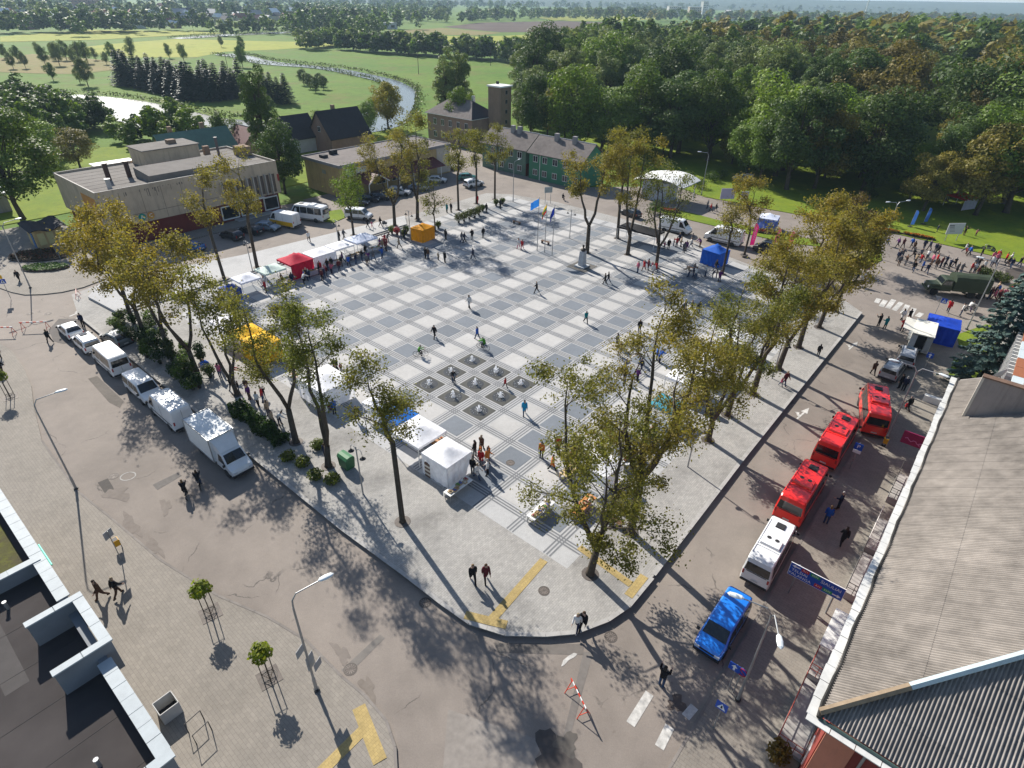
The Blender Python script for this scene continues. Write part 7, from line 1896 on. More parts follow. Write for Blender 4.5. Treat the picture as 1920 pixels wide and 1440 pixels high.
barrier('red and white barrier beside the zebra crossing before the shop', (*(-57.25,71.42), ROAD_Z), -1.0, 1.8)
# ---- banners, boards
def banner(label, loc, rz, h, c, s=None):
    t = thing('feather_banner', label, 'banner', loc, rz, 'pink feather banners' if c[0] > .4 else 'blue feather banners')
    q = MB(); n = 10; vs = []
    for i in range(n + 1):
        a = i / n; z = .4 + a * h; w = .75 * (1 - .0 * a); off = .18 * a * a
        vs += [(-.05 + off, 0, z), (w + off - (.5 * max(0, a - .85) / .15), .02 * math.sin(i), z)]
    q.add(vs, [(2 * i, 2 * i + 1, 2 * i + 3, 2 * i + 2) for i in range(n)]); b_ = ob('banner_cloth', q, CLOTH, t, color=c)
    ob('pole', MB().tube([(-.05, 0, 0), (-.05, 0, h * .5), (.12, 0, h + .5)], .025, 5), STEEL, t); ob('foot', MB().box((0, 0, .04), (.7, .7, .08)), DARK, t)
    if s:
        o = ob('lettering', text_mesh(s, .52), SIGNW, b_, (.42, -.03, .5 + h * .5)); o.rotation_euler = (PI / 2, -PI / 2, 0)
banner('pink feather banner beside the tree next to the black van', (*(39.09,96.34), ROAD_Z), .2, 3.6, (.6, .02, .18), 'MARSAN'); banner('pink feather banner leaning across the black van', (*(41.92,94.03), ROAD_Z), .2, 3.8, (.6, .02, .18), 'MARSAN'); banner('faded pink feather banner against the yellow trees', (*(44.60,94.67), ROAD_Z), .2, 3.0, (.5, .08, .15))
banner('blue feather banner in the park shade', (*(72.75,108.99), -.2), .2, 2.6, (.05, .15, .5)); banner('second blue feather banner in the park shade', (*(76.22,110.76), -.2), .2, 2.6, (.05, .15, .5))
def boardsign(label, loc, rz, w, h, z, c, marks=True):
    t = thing('notice_board', label, 'notice board', loc, rz)
    ob('board', MB().box((0, 0, z), (w, .08, h)), PLAST, t, color=c)
    for x in (-w * .35, w * .35): ob('post', MB().box((x, .08, z / 2), (.08, .08, z)), STEEL, t)
    if marks:
        for k in range(5): ob('printed_line', MB().box((-w * .3 + .12 * k, -.045, z + h * .3 - k * h * .14), (w * .3, .01, h * .06)), DARK if k < 2 else GREYP, t)
boardsign('large white notice board with printed map at the park edge', (*(75.64,101.41), -.2), .1, 3.0, 1.9, 2.2, (.5, .51, .53))
boardsign('lilac picture board on the lawn beside the pavilion', (*(43.07,123.31), -.2), .1, 3.0, 2.1, 1.5, (.45, .4, .5), False); boardsign('small lilac picture board on the lawn', (*(46.52,123.18), -.2), .1, 1.6, 1.5, 1.3, (.45, .42, .52), False)
boardsign('grey road sign board seen from behind by the flagpoles', (*(6.31,118.03), ROAD_Z), .3, 1.6, 1.1, 3.0, (.3, .34, .34), False)
boardsign('grey notice board beside the flower bed at the kiosk', (*(-67.54,84.70), PAVE_Z), .5, 1.6, 1.5, 1.6, (.1, .11, .12), False)
# ---- flower beds
def bed(name, label, loc, rx, ry, rz, col, flowers, n=220, edge=(.3, .28, .26), rs_=1):
    t = thing(name, label, 'flower bed', loc, rz)
    m = MB(); N = 24
    ring = [(rx * math.cos(2 * PI * k / N), ry * math.sin(2 * PI * k / N)) for k in range(N)]
    m.prism(ring, 0, .18); ob('soil', m, M('bed_soil', (.06, .045, .035), .95, .3, 3), t)
    r = _rs(rs_); a = r.uniform(0, 6.28, n); q = np.sqrt(r.uniform(0, 1, n)); C = np.stack([rx * .93 * q * np.cos(a), ry * .93 * q * np.sin(a), .25 + r.uniform(0, .18, n)], 1)
    ob('leaves', leaf_mesh('leaves', C, _unit(r.normal(size=(n, 3)) * .4 + np.array([0, 0, 1])), r.uniform(.1, .22, n), r.uniform(0, 1, n), r), LEAF, t, color=col)
    if flowers:
        k = n // 2; C2 = C[:k] + np.array([0, 0, .1]); ob('flowers', leaf_mesh('flowers', C2, _unit(r.normal(size=(k, 3)) * .2 + np.array([0, 0, 1])), r.uniform(.06, .13, k), r.uniform(0, 1, k), r), LEAF, t, color=flowers)
bed('flower_bed', 'oval bed of red-brown flowers in front of the kiosk', (*(-71.95,85.77), PAVE_Z), 4.4, 2.6, .1, (.06, .05, .02), (.2, .04, .02), 900, rs_=1)
bed('grass_bed', 'oval grass bed next to the red-brown flowers', (*(-68.02,81.09), PAVE_Z), 3.2, 1.5, .15, (.06, .14, .02), None, 900, rs_=2)
bed('flower_bed', 'round red flower bed on the verge behind the pink banners', (*(44.15,104.19), -.2), 2.2, 1.0, -.4, (.1, .04, .02), (.4, .05, .02), 300, rs_=3)
bed('flower_bed', 'round red flower bed on the verge by the pavilion', (*(29.85,115.49), -.2), 2.0, .9, -.4, (.1, .05, .02), (.4, .05, .03), 300, rs_=4)
for i, (a, b_) in enumerate((((64.07,107.52), (68.99,104.90)), ((68.99,104.90), (73.21,101.53)), ((54.92,115.18), (63.72,107.79)))):
    A, B = Vector(a), Vector(b_); c = (A + B) / 2; d = B - A
    bed('flower_bed', ('orange flower strip along the park kerb below the lamp', 'orange flower strip along the park kerb by the map board', 'orange flower strip along the park kerb behind the seated people')[i], (c.x, c.y, -.2), d.length / 2, .55, math.atan2(d.y, d.x), (.12, .1, .02), (.6, .16, .01), 500, rs_=5 + i)
# ---- shrubs and potted plants for sale on the left walk, hedge
def shrub(name, label, loc, r, h, col, n, seed, group=None, pot=False):
    t = thing(name, label, 'plant', loc, 0, group)
    rs = _rs(seed); d = _unit(rs.normal(size=(n, 3))); q = rs.uniform(.45, 1.05, n)
    C = d * q[:, None] * np.array([r, r, h * .5]) + np.array([0, 0, h * .55 + (.25 if pot else 0)])
    ob('foliage', leaf_mesh('foliage', C, _unit(d + rs.normal(size=(n, 3)) * .5 + np.array([0, 0, .4])), rs.uniform(.07, .15, n), rs.uniform(0, 1, n), rs), LEAF, t, color=col)
    ob('stem', MB().tube([(0, 0, 0), (0, 0, h * .6)], [.04, .02], 5), BARK, t)
    if pot: ob('pot', MB().lathe([(.16, 0), (.22, .3), (.23, .32)], 10), PLAST, t, color=(.04, .035, .03))
    return t
_sr = random.Random(8)
for i in range(34):
    u = _sr.uniform(17.6, 21.6); v = 56.5 + i * .66 + _sr.uniform(-.3, .3)
    r = _sr.uniform(.5, 1.05); k = i % 3
    shrub('potted_shrub', ('dark green potted shrub for sale behind the parked vans', 'bright green potted shrub for sale behind the parked vans', 'olive potted conifer for sale behind the parked vans')[k], cu(u, v, 0), r, _sr.uniform(.9, 1.9), ((.028, .06, .018), (.075, .13, .02), (.05, .075, .02))[k], 420, 300 + i, 'potted shrubs for sale', True)
hd = thing('hedge', 'dark green hedge between the forked trees beside the road kerb', 'hedge', cu(19.0, 46.5, 0), V_ANG)
rs = _rs(55); n = 5200; C = np.stack([rs.uniform(-4.2, 4.2, n), rs.uniform(-.75, .75, n), rs.uniform(.05, 1.15, n)], 1); C[:, 1] *= (1 - .25 * np.sin(C[:, 0] * 1.7)); C[:, 2] *= (.85 + .15 * np.sin(C[:, 0] * 2.3))
ob('foliage', leaf_mesh('foliage', C, _unit(rs.normal(size=(n, 3)) + np.array([0, 0, .6])), rs.uniform(.08, .15, n), rs.uniform(0, 1, n), rs), LEAF, hd, color=(.035, .075, .018))
m = MB()
for k in range(14): m.tube([(-4 + k * .6, 0, 0), (-4 + k * .6 + .1, .1, .8)], [.03, .015], 4)
ob('stems', m, BARK, hd)
for i, (u, v) in enumerate(((18.6, 38.6), (18.2, 40.2), (19.0, 34.9), (18.4, 36.4), (20.9, 39.6))): shrub('low_bush', 'low yellow-green bush by the twin-stemmed tree', cu(u, v, 0), .7, .8, (.09, .12, .02), 420, 350 + i, 'low bushes by the twin-stemmed tree')
for i, q in enumerate(((44.36,139.03), (47.15,141.63), (39.89,133.25), (26.66,113.91), (39.06,138.60))): shrub('park_bush', 'rounded green bush on the park lawn', (*q, -.2), 1.6, 2.2, (.05, .09, .02), 900, 360 + i, 'bushes on the park lawn')
for i, q in enumerate(((-13.39,101.91), (-3.83,115.92), (-2.61,117.08), (-6.22,112.31))): shrub('planter_bush', 'small round planter bush on the far side of the square', (*q, 0), .6, 1.0, (.07, .1, .02), 400, 370 + i, 'planter bushes on the far side of the square', True)
for i, q in enumerate(((-9.26,106.03), (-8.39,107.32), (-7.48,108.32), (-10.13,105.06), (-6.78,109.64))): shrub('tree_for_sale', 'leafy potted sapling in the plant sale by the far walk', (*q, 0), .8, 1.6, (.08, .1, .03), 500, 380 + i, 'potted saplings by the far walk', True)
for i, q in enumerate(((-20.89,98.64), (-19.86,97.89), (-18.62,96.90), (-18.47,98.79), (-20.89,92.43))): shrub('flower_tub', 'tub of mixed flowers beside the tent row end', (*q, 0), .6, 1.1, ((.08, .14, .02), (.3, .05, .08), (.09, .12, .03))[i % 3], 400, 390 + i, 'flower tubs by the tent row end', True)
for i, q in enumerate(((71.49,85.41), (72.05,84.43), (72.59,83.46), (72.15,79.99), (71.07,86.01), (72.65,79.28))): shrub('street_bush', 'green bush in the street island among the crowd', (*q, ROAD_Z), 1.0, 1.4, (.06, .09, .02), 600, 400 + i, 'bushes of the street island')
shrub('balcony_plant', 'yellow-red climbing plant on the red railing of the corrugated-roof building', cu(21.6, -.9, 0), .6, 1.6, (.14, .1, .02), 500, 410)
# ---- staked saplings on the left pavement
def sapling(label, loc, seed):
    t = thing('sapling', label, 'tree', loc, U_ANG - .2, 'staked saplings on the left pavement')
    ob('trunk', MB().tube([(0, 0, 0), (0, 0, 2.4)], [.035, .02], 6), BARK, t)
    rs = _rs(seed); n = 420; d = _unit(rs.normal(size=(n, 3))); C = d * rs.uniform(.2, 1, n)[:, None] ** .5 * np.array([.62, .62, .5]) * (1 + .25 * np.sin(d[:, :1] * 5 + d[:, 1:2] * 4)) + np.array([0, 0, 2.55])
    ob('crown', leaf_mesh('crown', C, _unit(d + rs.normal(size=(n, 3)) * .4 + np.array([0, 0, .5])), rs.uniform(.09, .17, n), rs.uniform(0, 1, n), rs), LEAF, t, color=(.17, .22, .02))
    P = [(.38 * math.cos(a), .38 * math.sin(a)) for a in (0.5, 2.6, 4.7)]
    for x, y in P: ob('stake', MB().tube([(x, y, 0), (x, y, 1.9)], .03, 5), BARK, t)
    m = MB()
    for z in (1.85, .3):
        for i in range(3): m.tube([(*P[i], z), (*P[(i + 1) % 3], z)], .022, 4)
    ob('cross_ties', m, BARK, t)
    g = ob('tree_grate', MB().box((0, 0, .008), (1.25, 1.25, .02)), IRON, t)
    q = MB()
    for r in (.2, .33, .46): ringtube(q, (0, 0, 0), r, .016, 18)
    o = ob('grate_rings', q, M('grate_ridge', (.2, .19, .17), .8, .3, 4), g, (0, 0, .024)); o.rotation_euler = (PI / 2, 0, 0)
sapling('staked sapling nearest the two walkers on the left pavement', (*(-19.42,24.42), PAVE_Z), 501); sapling('staked sapling nearest the lamp with three plates', (*(-14.07,20.15), PAVE_Z), 502); sapling('staked sapling at the bend of the left pavement', (*(-49.74,48.45), PAVE_Z), 503)
# ---- benches on the square
def bench(label, loc, rz):
    t = thing('bench', label, 'bench', loc, rz, 'benches of the square')
    for k in range(4): ob('slat', MB().box((0, -.2 + k * .13, .45), (1.7, .1, .04)), M('bench_wood', (.16, .09, .05), .7, .3, 4), t)
    for x in (-.65, .65): ob('leg', MB().box((x, 0, .22), (.08, .5, .44)), IRON, t)
for u, v, lab in ((82.4, 33.6, 'bench beside the thin-crowned tree'), (76.4, 57, 'bench behind the bust near the far lamps'), (30.5, 14.9, 'bench by the tall many-stemmed tree'), (81, 67, 'bench on the far edge of the square')): bench(lab, cu(u, v, 0), V_ANG)
# ================================================================= people
SKIN = M('skin', None, .6, .1, 8, .3); HAIRM = M('hair', None, .7, .25, 20, .25)
def rotp(v, a):          # rotate in the sagittal plane: positive swings forward (+x)
    x, y, z = v; c, s = math.cos(a), math.sin(a)
    return Vector((x * c - z * s * 1.0, y, x * s * -1.0 + z * c)) if False else Vector((x * c - z * s, y, z * c + x * s))
def body_pose(lean=0.0, hips=(.0, .0), knees=(.0, .0), shoulders=(.0, .0), elbows=(.15, .15), out=(.08, .08), pelvis_z=.94, head=0.0, width=1.0, slim=1.0):
    """skeleton of one continuous figure facing +x; angles in radians, (left, right)"""
    V = []; E = []; Rr = []; part = []
    def add(p, r, par, tagname):
        V.append(Vector(p)); Rr.append(r); i = len(V) - 1
        if par is not None: E.append((par, i)); part.append((par, i, tagname))
        return i
    def up(L): return Vector((math.sin(lean) * L, 0, math.cos(lean) * L))
    P = Vector((0, 0, pelvis_z))
    pel = add(P, (.145 * slim, .175 * width), None, 'torso')
    wa = add(P + up(.20), (.125 * slim, .155 * width), pel, 'torso')
    ch = add(P + up(.42), (.145 * slim, .185 * width), wa, 'torso')
    nk = add(P + up(.56), (.062, .066), ch, 'neck')
    hd = P + up(.56)
    h1 = add(hd + Vector((math.sin(lean * .4 + head) * .1 + .015, 0, .10)), (.085, .075), nk, 'head')
    h2 = add(hd + Vector((math.sin(lean * .4 + head) * .19 + .015, 0, .20)), (.098, .083), h1, 'head')
    h3 = add(hd + Vector((math.sin(lean * .4 + head) * .26, 0, .27)), (.066, .06), h2, 'head')
    add(hd + Vector((math.sin(lean * .4 + head) * .15 + .118, 0, .14)), (.018, .018), h1, 'face')
    for k, s in ((0, 1), (1, -1)):
        sh = P + up(.50) + Vector((0, s * .20 * width, -.02))
        si = add(sh, (.066, .066), ch, 'sleeve')
        d1 = Vector((math.sin(shoulders[k]) * .29, s * math.sin(out[k]) * .29, -math.cos(shoulders[k]) * .29))
        el = sh + d1; ei = add(el, (.05, .05), si, 'sleeve')
        a2 = shoulders[k] + elbows[k]
        d2 = Vector((math.sin(a2) * .26, s * math.sin(out[k] * .3) * .2, -math.cos(a2) * .26))
        wr = el + d2; wi = add(wr, (.036, .036), ei, 'sleeve')
        hn = wr + d2.normalized() * .08; hi = add(hn, (.044, .024), wi, 'hand')
        dn = d2.normalized(); side = Vector((0, 1, 0))
        for q in range(4):
            L = (.075, .09, .085, .065)[q]
            b0 = hn + dn * .03 + side.cross(dn) * (.026 * (q - 1.5))
            f1 = add(b0 + dn * L * .5, (.011, .011), hi, 'hand'); add(b0 + dn * L + Vector((.012, -s * .012, 0)), (.009, .009), f1, 'hand')
        t1 = add(hn + side.cross(dn) * .05, (.012, .012), hi, 'hand'); add(hn + side.cross(dn) * .065 + dn * .045, (.01, .01), t1, 'hand')
        hp = P + Vector((0, s * .092 * width, -.05)); hpi = add(hp, (.105 * slim, .10 * width), pel, 'thigh')
        kn = hp + Vector((math.sin(hips[k]) * .43, s * .012, -math.cos(hips[k]) * .43)); ki = add(kn, (.066, .066), hpi, 'thigh')
        a3 = hips[k] - knees[k]
        an = kn + Vector((math.sin(a3) * .41, 0, -math.cos(a3) * .41)); ai = add(an, (.046, .044), ki, 'shin')
        hl = add(an + Vector((-.035, 0, -.045)), (.036, .036), ai, 'shoe')
        toe = an + Vector((.15, s * .02, -.05 + (.05 if a3 < -.5 else 0))); add(toe, (.036, .045), ai, 'shoe')
    zmin = min(v.z for v in V)
    return V, E, Rr, part, zmin - .036
def build_person_meshes(name, seated=False, coat=False, hairlen=0, **kw):
    V, E, Rr, part, z0 = body_pose(**kw)
    me = bpy.data.meshes.new('skeleton'); me.from_pydata([tuple(v) for v in V], E, [])
    o = bpy.data.objects.new('skeleton', me); COL.objects.link(o)
    md = o.modifiers.new('skin', 'SKIN'); md.use_smooth_shade = True
    sv = me.skin_vertices[0].data
    for i, r in enumerate(Rr): sv[i].radius = r; sv[i].use_root = (i == 0)
    sb = o.modifiers.new('sub', 'SUBSURF'); sb.levels = 1; sb.render_levels = 1
    bpy.context.view_layer.update()
    ev = o.evaluated_get(bpy.context.evaluated_depsgraph_get())
    full = bpy.data.meshes.new_from_object(ev)
    bpy.data.objects.remove(o); bpy.data.meshes.remove(me)
    n = len(full.vertices); co = np.empty(n * 3, np.float32); full.vertices.foreach_get('co', co); co = co.reshape(-1, 3)
    no = np.empty(n * 3, np.float32); full.vertices.foreach_get('normal', no); no = no.reshape(-1, 3)
    if not seated: co[:, 2] -= z0
    dz = 0 if seated else z0
    segs = [(np.array(V[a]) - np.array([0, 0, dz]), np.array(V[b_]) - np.array([0, 0, dz]), t) for a, b_, t in part]
    polys = [tuple(p.vertices) for p in full.polygons]
    cen = np.array([co[list(p)].mean(0) for p in polys])
    best = np.full(len(polys), 1e9); lab = np.array(['torso'] * len(polys), dtype=object); tt = np.zeros(len(polys))
    for a, b_, t in segs:
        d = b_ - a; L = max(1e-6, d @ d); u = np.clip(((cen - a) @ d) / L, 0, 1); dist = np.linalg.norm(cen - (a + u[:, None] * d), axis=1)
        dist = dist - (.05 if t in ('torso',) else .03 if t == 'thigh' else 0)
        w = dist < best; best[w] = dist[w]; lab[w] = t; tt[w] = u[w]
    full.vertices.foreach_set('co', co.reshape(-1)); full.polygons.foreach_set('use_smooth', [True] * len(polys)); full.update(); full.name = 'body'
    full.materials.clear(); full.materials.append(SKIN)
    hz = np.array([c for c in cen])
    headc = cen[(lab == 'head')]; hz0 = headc[:, 2].mean() if len(headc) else 1.6; hx0 = headc[:, 0].mean() if len(headc) else 0
    def sub(nm, mask, inflate, mat, flare=0):
        idx = [p for p, k in zip(polys, mask) if k]
        used = sorted({i for p in idx for i in p}); mp = {i: j for j, i in enumerate(used)}
        vv = co[used] + no[used] * inflate
        if flare:
            zt = vv[:, 2].max(); ww = np.clip((zt - vv[:, 2]) / .9, 0, 1)[:, None]; c = vv[:, :2].mean(0); vv[:, :2] = c + (vv[:, :2] - c) * (1 + flare * ww)
        m = bpy.data.meshes.new(nm); m.from_pydata([tuple(v) for v in vv], [], [tuple(mp[i] for i in p) for p in idx]); m.polygons.foreach_set('use_smooth', [True] * len(idx)); m.update(); m.materials.append(mat)
        return m
    jk = np.isin(lab, ['torso', 'sleeve']) | ((lab == 'neck') & (tt < .35))
    if coat: jk = jk | ((lab == 'thigh') & (tt < .75))
    else: jk = jk | ((lab == 'thigh') & (tt < .12))
    tr = np.isin(lab, ['thigh', 'shin']) | ((lab == 'torso') & (cen[:, 2] < kw.get('pelvis_z', .94) - dz + .02))
    hair = (lab == 'head') & ((cen[:, 2] > hz0 + .045) | (cen[:, 0] < hx0 - .03 - 0 * hairlen))
    if hairlen: hair = hair | ((lab == 'neck') & (cen[:, 0] < hx0))
    out = {'body': full, 'jacket': sub('jacket', jk, .022 if not coat else .028, FABRIC), 'trousers': sub('trousers', tr, .013, FABRIC), 'hair': sub('hair', hair, .016 if not hairlen else .026, HAIRM), 'shoes': sub('shoes', lab == 'shoe', .012, FABRIC)}
    return out
POSES = {
 'stand': build_person_meshes('stand', shoulders=(.05, .02), elbows=(.2, .25), out=(.12, .12)),
 'stand_b': build_person_meshes('stand_b', hips=(.08, -.06), shoulders=(.25, -.1), elbows=(1.2, .3), out=(.1, .15), width=1.06, coat=True),
 'walk': build_person_meshes('walk', lean=.04, hips=(.45, -.35), knees=(.2, .35), shoulders=(-.35, .4), elbows=(.25, .4), out=(.1, .1), pelvis_z=.90),
 'walk_b': build_person_meshes('walk_b', lean=.05, hips=(-.3, .4), knees=(.4, .15), shoulders=(.3, -.3), elbows=(.5, .3), out=(.12, .12), pelvis_z=.91, coat=True, hairlen=1, width=.93),
 'phone': build_person_meshes('phone', hips=(.04, -.04), shoulders=(.7, .5), elbows=(1.7, 1.9), out=(.25, .2), head=.2),
 'woman': build_person_meshes('woman', hips=(.1, -.08), shoulders=(.1, .0), elbows=(.3, .9), out=(.14, .1), width=.92, hairlen=1, slim=.95),
 'bend': build_person_meshes('bend', lean=.7, hips=(.25, .05), knees=(.2, .1), shoulders=(.9, .8), elbows=(.3, .4), pelvis_z=.9, head=.3),
 'ride': build_person_meshes('ride', seated=True, lean=.45, hips=(1.25, .75), knees=(1.3, .6), shoulders=(1.15, 1.15), elbows=(.15, .15), out=(.1, .1), pelvis_z=1.0),
 'sit': build_person_meshes('sit', seated=True, lean=.05, hips=(1.45, 1.4), knees=(1.4, 1.35), shoulders=(.5, .4), elbows=(.8, .9), pelvis_z=.60),
}
_pg = random.Random(77)
SKINS = [(.46, .29, .21), (.42, .26, .19), (.5, .33, .25)]
HAIRS = [(.03, .02, .015), (.07, .04, .02), (.16, .1, .045), (.25, .2, .13), (.3, .29, .28), (.02, .018, .017)]
C_BLK = (.014, .014, .017); C_NVY = (.015, .022, .055); C_GRY = (.12, .12, .13); C_RED = (.42, .02, .025); C_BRN = (.10, .055, .035); C_WHT = (.65, .64, .62); C_BLU = (.02, .10, .42); C_CYN = (.02, .28, .5); C_TEA = (.01, .2, .22); C_PNK = (.5, .13, .2); C_GRN = (.08, .3, .03); C_BEI = (.36, .27, .18); C_PUR = (.12, .03, .15); C_JEA = (.04, .07, .14); C_ORG = (.5, .16, .03); C_MAR = (.11, .02, .025)
TOPS = [C_BLK, C_BLK, C_NVY, C_GRY, C_BRN, C_BLK, C_MAR, C_NVY, C_RED, C_BEI, C_WHT, C_BLU, C_PUR, C_GRY, C_PNK]
BOTS = [C_BLK, C_JEA, C_JEA, C_NVY, C_GRY, C_BRN, C_BLK]
NAMES = {C_BLK: 'black', C_NVY: 'navy', C_GRY: 'grey', C_RED: 'red', C_BRN: 'brown', C_WHT: 'white', C_BLU: 'blue', C_CYN: 'bright cyan', C_TEA: 'teal', C_PNK: 'pink', C_GRN: 'lime green', C_BEI: 'beige', C_PUR: 'purple', C_JEA: 'denim', C_ORG: 'orange', C_MAR: 'maroon'}
VERB = {'stand': 'standing', 'stand_b': 'standing', 'walk': 'walking', 'walk_b': 'walking', 'phone': 'holding hands up', 'woman': 'standing', 'bend': 'bending forward', 'ride': 'riding', 'sit': 'sitting'}
COATY = ('stand_b', 'walk_b')
def person(pose, loc, rz, top, bot, where, group=None, scale=1.0, hair=None):
    ms = POSES[pose]
    who = 'child' if scale < .8 else 'person'
    lab = '%s in %s %s and %s trousers %s %s' % (who, NAMES[top], 'coat' if pose in COATY else 'top', NAMES[bot], VERB[pose], where)
    if len(lab.split()) > 16: lab = '%s in %s %s %s %s' % (who, NAMES[top], 'coat' if pose in COATY else 'top', VERB[pose], where)
    t = thing('person', lab, 'person', loc, rz, group)
    t.scale = (scale,) * 3
    ob('body', ms['body'], SKIN, t, color=_pg.choice(SKINS)); ob('jacket', ms['jacket'], FABRIC, t, color=top); ob('trousers', ms['trousers'], FABRIC, t, color=bot)
    ob('hair', ms['hair'], HAIRM, t, color=hair or _pg.choice(HAIRS)); ob('shoes', ms['shoes'], FABRIC, t, color=_pg.choice([C_BLK, C_BRN, C_GRY]))
    return t
